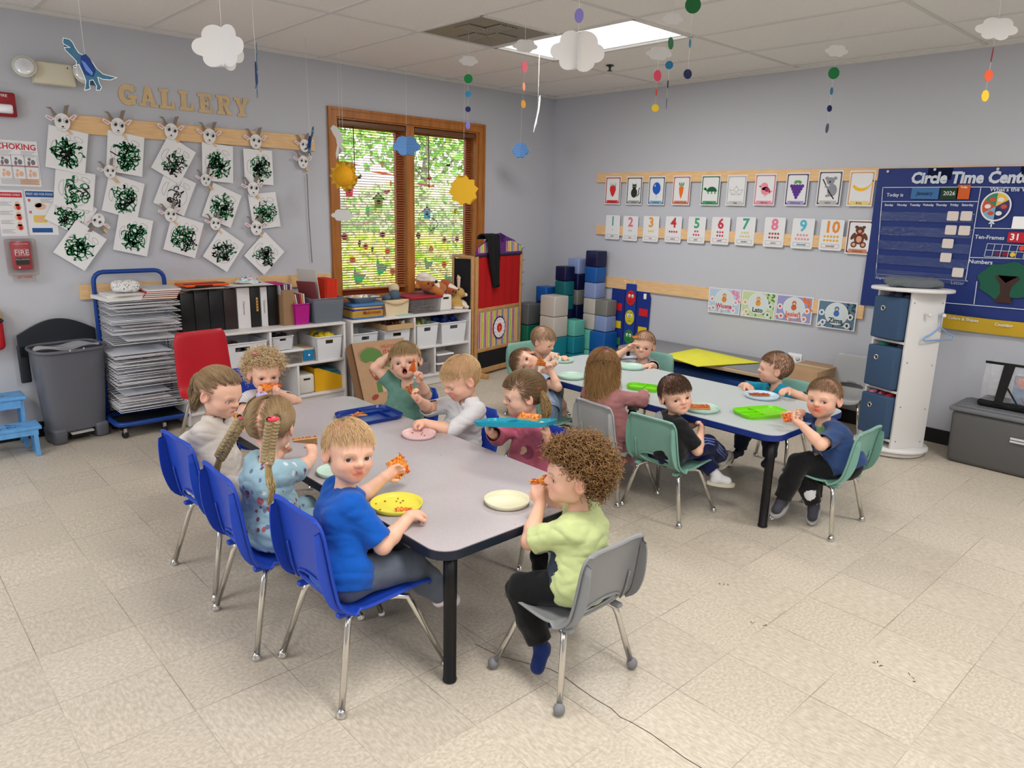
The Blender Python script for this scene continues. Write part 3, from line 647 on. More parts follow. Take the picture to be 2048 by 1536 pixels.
part('base_tray', M().box((0, -.045, .088), (.40, .24, .006)), DK, t)
m = M()
for sx in (-1, 1):
    for i in range(46): m.rbox((sx*.215, .082, .16+i*.0175), (.012, .012, .007), .002, 1)
part('shelf_peg', m, BLUE, t)
for (x, y) in ((-.19, .075), (.19, .075), (-.19, -.165), (.05, -.172)):
    m = M().lathe([(.006, -.009), (.022, -.009), (.024, 0), (.022, .009), (.006, .009)], (x, y, .024), 14, rot=(0, PI/2, .5)); c_ = part('caster', m, DK, t)
    part('fork', M().box((x, y, .052), (.02, .026, .03)), CHROME, c_)
zs = [.18, .2, .22, .235, .28, .345, .36, .375, .395, .41, .43, .45, .465, .49, .51, .53, .545, .63, .685, .70, .72, .75, .78, .82, .85, .865, .88]
for i, z in enumerate(zs):
    m = M(); y0, y1, x0, x1 = .085, -.185, -.21, .212; dz = -.012 if i % 3 else -.004
    m.tube([(x0, y0, z), (x0+.005, y1, z+dz), (x1, y1, z+dz), (x1, y0, z)], .0026, 5, closed=True)
    for q in (.2, .4, .6, .8): m.tube([(x0, y0+(y1-y0)*q, z+dz*q), (x1, y0+(y1-y0)*q, z+dz*q)], .0017, 4, cap=False)
    for q in (.33, .66): m.tube([(x0+(x1-x0)*q, y0, z), (x0+(x1-x0)*q, y1, z+dz)], .0017, 4, cap=False)
    part('wire_shelf', m, WIRE, t)
PA = [(i, z) for i, z in enumerate(zs) if i not in (2, 5, 8, 11, 14, 18, 22)]
tints = [(236, 236, 238), (226, 226, 232), (236, 230, 230), (214, 218, 226)]
places = {}
for n_, (i, z) in enumerate(PA):
    x = bx+random.uniform(-.05, .05); w = random.choice((.30, .36, .28)); a = random.uniform(-.06, .06)
    fr = frame((x, by-.05, z+.004), (1, a, 0), (-a, 1, .02))
    def dr(m, f, n_=n_):
        if n_ in (4, 9): 
            for P in scrib(-.03, 0, .07, 10, n_): ink(m, line2(P, .007), f, .0006, 1)
            for P in scrib(.09, .01, .04, 6, n_+5): ink(m, line2(P, .007), f, .0006, 1)
    flatsheet('drying_paper', {4: 'child painting with magenta marks lying low on the drying rack', 9: 'paper with pink marks on a middle shelf of the drying rack'}.get(n_, 'plain white paper lying on a wire shelf of the drying rack'), 'paper', fr, w, .24, dr, [flat(tints[n_ % 4]), flat((170, 40, 120))], .002, group=None if n_ in (4, 9) else 'papers on the drying rack')
# on top of the rack
o = part('paper_stack', M().box((-4.15, -.23, .90), (.26, .28, .022), .1).box((-4.13, -.22, .917), (.24, .27, .012), -.05).box((-4.12, -.25, .925), (.22, .26, .004), .18), flat((228, 226, 222))); tag(o, 'loose stack of white papers on top of the drying rack', 'papers')
CLO = mat('dotted_white_cloth', (226, 224, 222), .9)
def pouch(u, v):
    a = 2*PI*u; b = PI*(v-.5); x, y, z = math.cos(b)*math.cos(a), math.cos(b)*math.sin(a), math.sin(b)
    e = lambda q: (abs(q)**.6)*(1 if q >= 0 else -1)
    return (.078*e(x)+.006*math.sin(7*a), .06*e(y), .036*e(z)+.004*math.sin(9*a+4*v))
vt = NT('dotted_white_fabric'); vv, _ = vt.obj(); vo = vt.N('TexVoronoi'); vo.inputs['Scale'].default_value = 85; vt.l.new(vv, vo.inputs['Vector']); vt.l.new(vt.mix(vt.math('LESS_THAN', vo.outputs['Distance'], .26), (228, 226, 224), (30, 28, 34)), vt.b.inputs['Base Color']); vt.b.inputs['Roughness'].default_value = .85
o = part('fabric_pouch', M().grid(pouch, 40, 20), vt.m, loc=(-4.12, -.25, .968)); tag(o, 'white pouch with black dots lying on the papers of the drying rack', 'pouch')
for i, (c_, z) in enumerate((((196, 140, 80), .895), ((150, 40, 46), .908), ((90, 96, 100), .92), ((188, 34, 48), .932), ((214, 210, 206), .945))):
    m = M().box((0, 0, 0), (.21, .27, .011)); m.box((0, -.1352, 0), (.2, .001, .006), mi=1); m.box((0, 0, .0057), (.17, .22, .0006), mi=1 if i < 4 else 2)
    o = part('picture_book', m, [flat(c_), flat((228, 222, 214)), flat((190, 196, 204))], loc=(-3.94+.004*i, -.24, z), rot=-.12+.03*i)
    tag(o, ['tan picture book at the bottom of the book pile on the drying rack', 'dark red picture book second from the bottom of the drying rack pile', 'dark grey picture book in the middle of the drying rack pile', 'bright red spined book just under the top one on the drying rack', 'grey covered picture book on top of the pile on the drying rack'][i], 'book')
# ---- shelf units
LAM = mat('white_melamine', (222, 218, 216), .4)
def unit(label, x0, x1, mids, low, loc):
    t = thing('shelf_unit', label, 'shelf', loc); w = x1-x0; D = .36; Hh = .625
    part('top_panel', M().rbox((0, 0, Hh-.009), (w, D, .018), .004), LAM, t)
    for sx in (-1, 1): part('side_panel', M().rbox((sx*(w/2-.009), 0, Hh/2-.004), (.018, D-.005, Hh-.022), .004), LAM, t)
    part('back_panel', M().box((0, D/2-.006, Hh/2), (w-.03, .006, Hh-.05)), LAM, t)
    part('shelf', M().rbox((0, 0, .335), (w-.036, D-.01, .018), .004), LAM, t)
    part('bottom_panel', M().rbox((0, 0, .085), (w-.036, D-.01, .018), .004), LAM, t); part('kick_board', M().box((0, -D/2+.03, .04), (w-.036, .015, .072)), LAM, t)
    for x in mids: part('divider', M().rbox((x-(x0+x1)/2, 0, .475), (.018, D-.012, .26), .004), LAM, t)
    for x in low: part('divider', M().rbox((x-(x0+x1)/2, 0, .21), (.018, D-.012, .232), .004), LAM, t)
    return t
unit('white open shelf unit under the binders left of the pizza box', -3.845, -2.625, [-3.232], [-3.03, -3.45], (-3.235, -.215, 0))
unit('white open shelf unit under the window with toy bins', -2.575, -1.365, [-1.97], [-1.76, -2.17], (-1.97, -.215, 0))
# bins
def bin_(name, label, x, y, z, w, d, h, col, hole=True, cat='bin', group=None, rot=0, wallm=None, hw=.3):
    t = thing(name, label, cat, (x, y, z), rot, group); mt = wallm or mat('bin_'+('%02x%02x%02x' % tuple(col)), col, .4); th = .004; k = 1.12
    m = M(); m.box((0, 0, th/2), (w/k, d/k, th))
    def wall(p, q, hz):
        (x0, y0), (x1, y1) = p, q
        lo = 1/k; n = 9; zs_ = [0, .55, .70, .86, 1] if hz else [0, 1]; us = [0, .5-hw/2, .5+hw/2, 1] if hz else [0, 1]
        for a_ in range(len(zs_)-1):
            for b_ in range(len(us)-1):
                if hz and b_ == 1 and a_ == 2: continue
                c4 = []
                for (uu, zz) in ((us[b_], zs_[a_]), (us[b_+1], zs_[a_]), (us[b_+1], zs_[a_+1]), (us[b_], zs_[a_+1])):
                    s_ = lo+(1-lo)*zz; c4.append(((x0+(x1-x0)*uu)*s_, (y0+(y1-y0)*uu)*s_, h*zz))
                nx, ny = (y1-y0), -(x1-x0); L = math.hypot(nx, ny); nx, ny = -nx/L*th, -ny/L*th
                m.add(c4+[(a[0]+nx, a[1]+ny, a[2]) for a in c4], [(0, 1, 2, 3), (7, 6, 5, 4), (0, 4, 5, 1), (1, 5, 6, 2), (2, 6, 7, 3), (3, 7, 4, 0)])
    W2, D2 = w/2, d/2
    wall((-W2, -D2), (W2, -D2), hole); wall((W2, -D2), (W2, D2), False); wall((W2, D2), (-W2, D2), hole); wall((-W2, D2), (-W2, -D2), False)
    part('bin_body', m, mt, t); part('rim', M().tube([(a, b, h) for a, b in rrect(0, 0, w+.006, d+.006, .015, 3)], .0045, 6, closed=True), mt, t)
    return t
WB_ = (224, 226, 230)
def fill(t, w, d, z, cols, n, r, name='contents', seed=1, kind='ball'):
    rr = random.Random(seed); m = M(); mats_ = [flat(c) for c in cols]
    for i in range(n):
        c_ = (rr.uniform(-w/2, w/2)*.8, rr.uniform(-d/2, d/2)*.8, z+rr.uniform(-.02, .012)); 
        if kind == 'ball': m.ball(c_, (r*rr.uniform(.7, 1.4), r, r*rr.uniform(.5, 1)), 8, 6, rr.randrange(len(cols)), (rr.random()*3, rr.random()*3, rr.random()*3))
        elif kind == 'box': m.rbox(c_, (r*rr.uniform(1, 3), r*1.5, r), r*.2, 1, (rr.random()*.6, rr.random()*.6, rr.random()*3), rr.randrange(len(cols)))
        else: m.tube([c_, (c_[0]+rr.uniform(-r, r)*3, c_[1]+rr.uniform(-r, r)*2, c_[2]+rr.uniform(-.01, .02))], .004, 6, rr.randrange(len(cols)))
    return part(name, m, mats_, t)
zs1 = .3445
b = bin_('storage_bin', 'large white bin with cut handle behind the red chair on the left shelf unit', -3.44, -.23, zs1, .36, .32, .20, WB_); fill(b, .3, .25, .14, [(60, 60, 66), (120, 90, 80)], 12, .03, seed=2)
b = bin_('storage_bin', 'white bin at the left end of the left shelf unit beside the drying rack', -3.72, -.22, zs1, .19, .3, .17, WB_); fill(b, .15, .25, .15, [(40, 90, 50), (150, 60, 60), (220, 200, 160)], 10, .03, seed=3)
bk = mat('white_woven_basket', (214, 214, 218), .5, bump=(260, .8, .004)); 
b = bin_('woven_basket', 'small white woven basket of dark toys on the clear box', -3.13, -.27, zs1+.112, .165, .2, .10, WB_, wallm=bk, cat='basket'); fill(b, .13, .14, .10, [(60, 20, 26), (24, 50, 40), (40, 40, 44)], 22, .016, seed=4, kind='box')
clr = mat('clear_plastic', (215, 215, 215), .15, trans=.75, alpha=.5)
t = thing('clear_box', 'clear box of wooden pieces with white lid under the woven basket', 'box', (-3.10, -.24, zs1))
part('box_body', M().rbox((0, 0, .045), (.235, .26, .09), .01, tap=1.05), clr, t); part('lid', M().rbox((0, 0, .098), (.26, .28, .018), .007), flat((226, 226, 226)), t)
fill(t, .2, .2, .035, [(214, 186, 146), (226, 206, 170), (196, 160, 120)], 60, .02, seed=6, kind='stick')
t = thing('drawer_box', 'small wooden box with a bright blue drawer front', 'drawer box', (-2.925, -.25, zs1)); part('case', M().rbox((0, 0, .05), (.1, .2, .1), .003), flat((214, 190, 160)), t); d_ = part('drawer', M().rbox((0, -.1, .048), (.09, .014, .082), .003), flat((20, 120, 170)), t); part('knob', M().ball((0, -.112, .05), .008, 10, 8), flat('f0f0f0'), d_)
b = bin_('storage_bin', 'white bin with yellow toys at the right of the left shelf unit', -2.765, -.24, zs1, .215, .3, .18, WB_); fill(b, .17, .22, .165, [(230, 190, 20), (226, 200, 30), (90, 90, 90)], 14, .035, seed=7)
t = thing('storage_tub', 'rounded white tub with slot handle on the lowest left shelf', 'bin', (-2.95, -.26, .0945)); part('tub', M().rbox((0, 0, .075), (.13, .2, .15), .02), flat((218, 214, 208)), t); part('slot', M().rbox((0, -.1, .115), (.055, .006, .014), .003), DK, t)
t = thing('magazine_file', 'yellow slanted magazine file on the lowest left shelf', 'file box', (-2.745, -.24, .0945)); m = M(); m.slab([(-.135, 0), (.105, 0), (.105, .10), (-.1, .185), (-.135, .185)], (-.0, .004), frame((.0, -.10, 0), (1, 0, 0), (0, 0, 1))); m.slab([(-.135, 0), (.105, 0), (.105, .10), (-.1, .185), (-.135, .185)], (0, .004), frame((.0, .11, 0), (1, 0, 0), (0, 0, 1))); m.box((-.133, 0, .0925), (.004, .21, .185)).box((.103, 0, .05), (.004, .21, .1)).box((-.015, 0, .002), (.24, .21, .004)); part('file', m, flat((224, 168, 10)), t)
part('papers', M().box((0, 0, .07), (.18, .19, .13)).box((.01, .02, .14), (.14, .16, .03)), flat((60, 120, 130)), t)
# top of unit 1 : binders
ZT = .625
def binder(lb, x0, x1, h, col, y=-.24, lab=None, name='ring_binder', cat='binder'):
    t = thing(name, lb, cat, ((x0+x1)/2, y, ZT)); w = x1-x0-.002
    m = M().rbox((-w/2+.0025, .13, h/2), (.004, .27, h), .001, 1); m.rbox((w/2-.0025, .13, h/2), (.004, .27, h), .001, 1); m.rbox((0, -.004, h/2), (w, .005, h), .002, 2)
    part('cover', m, mat('binder_'+('%02x%02x%02x' % tuple(col)), col, .35), t); part('pages', M().box((0, .14, h/2), (w-.012, .24, h-.025)), flat((222, 220, 214)), t)
    f = frame((0, -.0068, h/2), (1, 0, 0), (0, 0, 1))
    if lab == 'gold': part('spine_label', ink(M(), [rrect(.012, .02, .014, .10, .002)], f, .0006), flat((206, 160, 70)), t); part('spine_marks', ink(M(), [rrect(.012, .02+.02*(q-1.5), .009, .008, .001) for q in range(4)], f, .0009), flat((60, 30, 40)), t)
    if lab == 'line': 
        m = M(); text(m, 'Classroom', .022, f @ Matrix.Rotation(-PI/2, 4, 'Z'), 0, -.0, .0008); part('spine_label', m, flat((40, 40, 50)), t)
    return t
binder('wide black binder at the left end of the binder row', -3.79, -3.70, .275, (22, 22, 24)); binder('second black binder from the drying rack', -3.698, -3.60, .285, (28, 28, 30)); binder('third black binder from the drying rack', -3.598, -3.50, .288, (22, 22, 26)); 
binder('brown black mottled binder left of the thick white one', -3.498, -3.405, .285, (48, 36, 36)); binder('thick white binder in the middle of the binder row', -3.402, -3.308, .29, (226, 222, 222), lab='line'); binder('black binder with a gold spine label', -3.305, -3.232, .29, (26, 26, 26), lab='gold'); binder('thin white binder right of the gold labelled one', -3.228, -3.178, .288, (220, 218, 218), lab='line')
binder('black binder with rounded spine beside the tan file box', -3.174, -3.10, .29, (16, 16, 18))
t = thing('file_box', 'tan cardboard magazine file between black binder and magenta bin', 'file box', (-3.045, -.2, ZT)); part('box', M().rbox((0, 0, .13), (.085, .22, .26), .003), mat('tan_card', (150, 118, 86), .8), t)
m = M(); 
for i in range(6): m.box((-.03+.012*i, .01, .17), (.008, .18, .26), (0, .05*(i-3), 0), mi=i % 3)
part('folders', m, [flat((190, 188, 190)), flat((100, 50, 110)), flat((220, 214, 206))], t)
t = bin_('storage_bin', 'magenta plastic bin of booklets on the left shelf unit', -2.95, -.24, ZT, .125, .19, .155, (176, 20, 130), hole=False); 
m = M()
for i in range(7): m.box((-.045+.014*i, .01, .13), (.009, .13, .19), (0, -.22+.03*i, 0), mi=i % 4)
part('booklets', m, [flat((190, 50, 60)), flat((214, 150, 110)), flat((226, 222, 220)), flat((120, 60, 80))], t)
gb = mat('smoky_grey_plastic', (120, 128, 138), .2, alpha=.72)
t = bin_('storage_bin', 'translucent grey basket of folders beside the magenta bin', -2.74, -.22, ZT, .26, .27, .185, (150, 150, 160), hole=False, wallm=gb)
m = M(); m.box((-.03, .05, .10), (.16, .15, .12), mi=0).box((0, 0, .155), (.20, .2, .02), mi=1)
part('folders', m, [flat((90, 92, 100)), flat((206, 206, 210))], t)
m = M(); m.box((-.06, .06, .26), (.006, .2, .27), (0, -.15, .3), mi=0); m.box((-.085, .03, .21), (.006, .16, .2), (0, -.3, .5), mi=1); part('picture_panel', m, [flat((206, 200, 194)), flat((130, 60, 66))], t)
m = M()
for i in range(9): m.box((.035+.0095*i, .04, .21), (.007, .2, .22), (0, .05, 0), mi=0)
part('red_folders', m, flat((222, 52, 24)), t)
# loose papers on the binders
for (x, y, w_, col, lb) in ((-3.66, -.20, .24, (200, 196, 196), 'grey papers lying across the left black binders'), (-3.33, -.17, .30, (226, 224, 222), 'white papers lying across the white binders')):
    m = M()
    for q in range(5): m.grid(lambda u, v, q=q: ((u-.5)*w_+.008*q, (v-.5)*.22-.01*q, .003*q+.006*math.sin(5*u+q)*v), 8, 4)
    o = part('paper_stack', m, flat(col), loc=(x, y, ZT+.296)); tag(o, lb, 'papers')
t = thing('clipboard_case', 'bright orange and black flat case on the binders beside the drying rack', 'case', (-3.62, -.2, ZT+.318), .05); part('case', M().rbox((0, 0, .008), (.30, .2, .014), .006), flat((240, 90, 20)), t); part('latch', M().box((-.03, -.1, .008), (.12, .008, .010)), DK, t)
part('band', M().box((0, -.04, .0165), (.28, .03, .003)), DK, t)
o = part('bag_of_pieces', M().grid(lambda u, v: (.1*(u-.5)*2*math.sin(PI*v)**.5, .09*(v-.5)*2, .045*math.sin(PI*u)*math.sin(PI*v)+.006*math.sin(30*u)*math.cos(26*v)), 30, 24), NT('mixed').m, loc=(-3.26, -.12, ZT+.315)); tag(o, 'clear bag of small coloured pieces on the binders', 'bag')
k = bpy.data.materials['mixed']; k.name = 'mixed_pieces_in_bag'; q = NT.__new__(NT); q.m = k; q.n = k.node_tree.nodes; q.l = k.node_tree.links; q.b = q.n['Principled BSDF']; vv, _ = NT.obj(q); vo = q.N('TexVoronoi'); vo.inputs['Scale'].default_value = 60; q.l.new(vv, vo.inputs['Vector']); hs = q.N('HueSaturation'); hs.inputs['Saturation'].default_value = .55; q.l.new(vo.outputs['Color'], hs.inputs['Color']); q.l.new(hs.outputs[0], q.b.inputs['Base Color']); q.b.inputs['Roughness'].default_value = .3
o = part('magenta_folder', M().box((0, 0, 0), (.16, .2, .006)), flat((178, 16, 110)), loc=(-3.13, -.18, ZT+.303), rot=-.15); tag(o, 'magenta folder lying on the rightmost black binder', 'folder')
# ---- unit 2 shelf contents
b = bin_('storage_bin', 'white handled bin in the upper left of the window shelf unit', -2.44, -.23, zs1, .23, .30, .17, WB_); fill(b, .18, .2, .10, [(60, 50, 50), (90, 80, 80)], 10, .03, seed=8)
b = bin_('storage_bin', 'white bin under the shallow wooden tray', -2.14, -.23, zs1, .26, .30, .17, WB_); fill(b, .18, .2, .10, [(60, 50, 50), (140, 90, 60)], 10, .03, seed=9)
t = thing('wooden_tray', 'shallow wooden tray of craft things lying on a white bin', 'tray', (-2.13, -.25, zs1+.176), .05); m = M().box((0, 0, .004), (.27, .3, .006)); 
for sx in (-1, 1): m.box((sx*.135, 0, .022), (.006, .31, .044))
for sy in (-1, 1): m.box((0, sy*.152, .022), (.27, .006, .044))
part('tray', m, mat('light_plywood', (196, 164, 122), .6), t); fill(t, .2, .2, .03, [(230, 230, 230), (190, 150, 90), (120, 60, 60)], 14, .018, seed=11)
b = bin_('storage_bin', 'white bin with green toys in the middle of the window shelf unit', -1.84, -.24, zs1, .225, .30, .19, WB_); fill(b, .19, .22, .19, [(110, 140, 110), (140, 160, 130), (226, 200, 40)], 22, .026, seed=12)
b = bin_('storage_bin', 'white bin heaped with dark blue toys at the right of the window shelf unit', -1.555, -.24, zs1, .28, .30, .185, WB_); fill(b, .24, .24, .195, [(20, 40, 120), (16, 30, 90), (30, 70, 150)], 30, .026, seed=13)
for i, (z, lb) in enumerate(((.0945, 'lower clear food box with white lid on the bottom right shelf'), (.175, 'upper clear food box with white lid on the bottom right shelf'))):
    t = thing('clear_box', lb, 'box', (-1.62, -.27, z)); part('box_body', M().rbox((0, 0, .03), (.17, .16, .06), .012), mat('smoky_clear', (150, 140, 146), .2, alpha=.6), t); part('lid', M().rbox((0, 0, .069), (.185, .175, .016), .006), flat('eeeeee'), t)
t = thing('clear_box', 'clear open tub of white pieces on the bottom shelf below the green toys', 'box', (-1.87, -.27, .0945)); part('box_body', M().rbox((0, 0, .05), (.17, .16, .10), .012), mat('smoky_clear'), t); fill(t, .15, .14, .11, [(220, 220, 222), (160, 160, 160)], 30, .016, seed=14)
# ---- on unit 2
t = thing('cookie_tin', 'blue and yellow oblong tin with purple band below the foil tray', 'tin', (-2.39, -.25, ZT)); part('tin_body', M().rbox((0, 0, .052), (.285, .2, .104), .02), mat('tin_yellow', (196, 160, 70), .35, .3), t)
part('band', M().rbox((0, 0, .075), (.288, .203, .03), .015), flat((66, 40, 130)), t); part('tin_lid', M().rbox((0, 0, .108), (.296, .21, .024), .012), flat((70, 116, 170)), t); part('tin_foot', M().rbox((0, 0, .007), (.29, .205, .014), .006), flat((60, 100, 160)), t)
m = M(); text(m, 'Makronen', .04, frame((.03, -.1025, .05), (1, 0, 0), (0, 0, 1)), bold=.02, fit=.17); part('lettering', m, flat((170, 60, 40)), t)
m = M(); text(m, 'x', .001, frame((0, 0, 0), (1, 0, 0), (0, 0, 1)))
FO = mat('foil', (190, 188, 184), .3, .9, bump=(60, .6, .01))
def foil(u, v):
    q = 2*PI*u; r = (.6+.4*v) if v < .9 else 1.04; e = .55; rip = 1+.012*math.sin(60*q)*v
    return (.135*r*rip*(abs(math.cos(q))**e)*(1 if math.cos(q) >= 0 else -1), .095*r*rip*(abs(math.sin(q))**e)*(1 if math.sin(q) >= 0 else -1), min(v, .9)*.055+(0 if v > 0 else 0))
t = thing('foil_tray', 'ribbed aluminium foil tray on the blue tin', 'tray', (-2.39, -.25, ZT+.1205)); part('tray', M().grid(foil, 120, 10), FO, t); fill(t, .18, .12, .03, [(226, 220, 120), (220, 220, 214), (190, 170, 130)], 16, .018, seed=15)
t = thing('wooden_basket', 'small wooden basket holding grey and striped wrist toys', 'basket', (-2.10, -.24, ZT)); m = M().box((0, 0, .004), (.22, .16, .008)); 
for sy in (-1, 1): m.slab([(-.105, 0), (.105, 0), (.122, .13), (-.122, .13)], (0, .005), frame((0, sy*.078, 0), (1, 0, 0), (0, 0, 1)))
for sx in (-1, 1): m.box((sx*.112, 0, .065), (.005, .155, .128), (0, sx*.13, 0))
part('basket_body', m, mat('pale_wood', (222, 200, 164), .6), t); part('strap', M().tube([(-.12, -.085, .125), (-.05, -.09, .10), (0, -.09, .095), (.05, -.09, .10), (.12, -.085, .125)], .008, 6), mat('pale_wood2', (206, 176, 130), .6), t)
m = M(); m.ball((.03, 0, .15), (.05, .05, .06), mi=0).lathe([(.02, 0), (.04, .01), (.045, .04), (.03, .07), (.0, .08)], (.04, .02, .175), 14, 1); m.ball((-.05, 0, .135), (.04, .04, .035), mi=0); part('toys', m, [flat((74, 92, 106)), flat((206, 186, 150))], t)
t = thing('clear_box', 'clear box of pencils with a dark red lid under the fox plush', 'box', (-1.82, -.22, ZT)); part('box_body', M().rbox((0, 0, .062), (.30, .26, .124), .015, tap=1.05), mat('clear_plastic'), t); part('lid', M().rbox((0, 0, .134), (.335, .29, .022), .01), flat((160, 26, 44)), t); fill(t, .26, .2, .04, [(90, 80, 80), (150, 100, 90), (120, 120, 130)], 70, .025, seed=16, kind='stick')
o = part('folded_card', M().box((0, 0, .003), (.12, .07, .004)).box((.04, .01, .006), (.1, .05, .004), .2), flat((170, 206, 200))); o.location = (-2.06, -.355, ZT); tag(o, 'small pale green cards lying at the front edge of the window shelf', 'cards')
t = thing('storage_tub', 'small white tub with slot handle under the reclining fox plush', 'bin', (-1.60, -.23, ZT)); part('tub', M().rbox((0, 0, .07), (.145, .2, .14), .02), flat((226, 224, 220)), t); part('slot', M().rbox((0, -.1005, .112), (.06, .006, .018), .004), flat((50, 30, 24)), t)
# ================================================================== window stickers, puppet theatre, blocks, right wall
def STK(x, y): return AY(640+x/3.657, 200+y/3.657, .098)
def sk(c):
    h = 'sticker_%02x%02x%02x' % c
    if h in _mc: return _mc[h]
    k = NT(h); k.b.inputs['Base Color'].default_value = (*lin(c), 1); k.b.inputs['Roughness'].default_value = .4
    tr = k.N('BsdfTranslucent'); tr.inputs[0].default_value = (*lin(c), 1); tp_ = k.N('BsdfTransparent'); tp_.inputs[0].default_value = (*[min(1, v*1.15+.05) for v in lin(c)], 1); ms_ = k.N('MixShader'); ms_.inputs[0].default_value = .45; k.l.new(tr.outputs[0], ms_.inputs[1]); k.l.new(tp_.outputs[0], ms_.inputs[2]); mx = k.N('MixShader'); mx.inputs[0].default_value = .85
    out = [n for n in k.n if n.type == 'OUTPUT_MATERIAL'][0]; k.l.new(k.b.outputs[0], mx.inputs[1]); k.l.new(ms_.outputs[0], mx.inputs[2]); k.l.new(mx.outputs[0], out.inputs[0]); return k.m
_flat = flat; flat = sk
ORG = flat((226, 140, 60)); TEAL = flat((60, 190, 150)); PNK = flat((200, 90, 120)); MAR = flat((110, 50, 60)); LBL = flat((120, 190, 210)); OLV = flat((120, 140, 80)); YLW = flat((238, 206, 40)); BRN = flat((90, 50, 40)); WHT = _flat('f4f4f4')
def sticker(x, y, kind, s, lb, c1, c2=None):
    p = STK(x, y); fr = WB(p[0], p[2], .1028); m = M()
    mats_ = [c1, c2 or WHT, DK]
    if kind == 'flower':
        for i in range(7): a = 2*PI*i/7; m.slab(ell(.6*s*math.cos(a), .6*s*math.sin(a), .42*s, .42*s, 8), (0, .0008+.00002*i), fr, 0)
        m.slab(ell(0, 0, .4*s, .4*s, 10), (0, .0014), fr, 1)
    elif kind == 'round': m.slab(ell(0, 0, s, s, 16), (0, .0008), fr, 0); m.slab(ell(0, 0, .55*s, .55*s, 12), (0, .0014), fr, 1)
    elif kind == 'house':
        m.slab([(-.8*s, .3*s), (.8*s, .3*s), (.6*s, -1.1*s), (-.6*s, -1.1*s)], (0, .001), fr, 0); m.slab([(-1.1*s, .2*s), (-1*s, 0.05*s), (0, .85*s), (1*s, .05*s), (1.1*s, .2*s), (0, 1.1*s)], (0, .0016), fr, 1); m.slab([(-.75*s, .25*s), (.75*s, .25*s), (0, .8*s)], (0, .0011), fr, 0); m.slab(ell(0, -.15*s, .33*s, .33*s, 12), (0, .0018), fr, 2)
    elif kind == 'leafT':
        m.slab([(-.2*s, -1.1*s), (-.5*s, .1*s), (-.35*s, 1.1*s), (-.05*s, .3*s), (.7*s, .1*s), (1.2*s, .15*s), (.8*s, -.5*s), (.1*s, -1*s)], (0, .001), fr, 0)
    elif kind == 'branch':
        m.slab([(-s, .1*s), (-.2*s, .16*s), (s, -.02*s), (s, -.1*s), (-.3*s, 0)], (0, .001), fr, 0)
    elif kind == 'leaf': m.slab([(0, s), (.45*s, .2*s), (.2*s, -.8*s), (0, -s), (-.35*s, -.4*s), (-.4*s, .3*s)], (0, .001), fr, 0)
    elif kind == 'bird': m.slab([(-s, 0), (-.5*s, .4*s), (0, .3*s), (.5*s, .8*s), (.8*s, .5*s), (1.1*s, .3*s), (.7*s, 0), (.1*s, -.5*s), (-.6*s, -.3*s)], (0, .001), fr, 0)
    elif kind == 'bee': m.slab(ell(0, 0, s, .6*s, 12), (0, .001), fr, 0); m.slab([(-.2*s, -.55*s), (.1*s, -.55*s), (.1*s, .55*s), (-.2*s, .55*s)], (0, .0014), fr, 2); m.slab(ell(.1*s, .7*s, .5*s, .3*s, 8), (0, .0012), fr, 1)
    elif kind == 'swirl': 
        for q in line2([(1.2*s*math.sin(3*u), 1.6*s*(u-.6)) for u in [i/16 for i in range(20)]], .008): m.slab(q, (0, .001), fr, 0)
    o = part('window_sticker', m, mats_); tag(o, lb, 'sticker')
sticker(430, 735, 'house', .058, 'green birdhouse window sticker in the left sash', flat((150, 180, 110)), BRN)
sticker(215, 655, 'house', .050, 'pink birdhouse window sticker at the left edge of the window', flat((226, 110, 130)), PNK)
sticker(785, 825, 'house', .052, 'light blue birdhouse window sticker in the right sash', LBL, flat((70, 90, 100)))
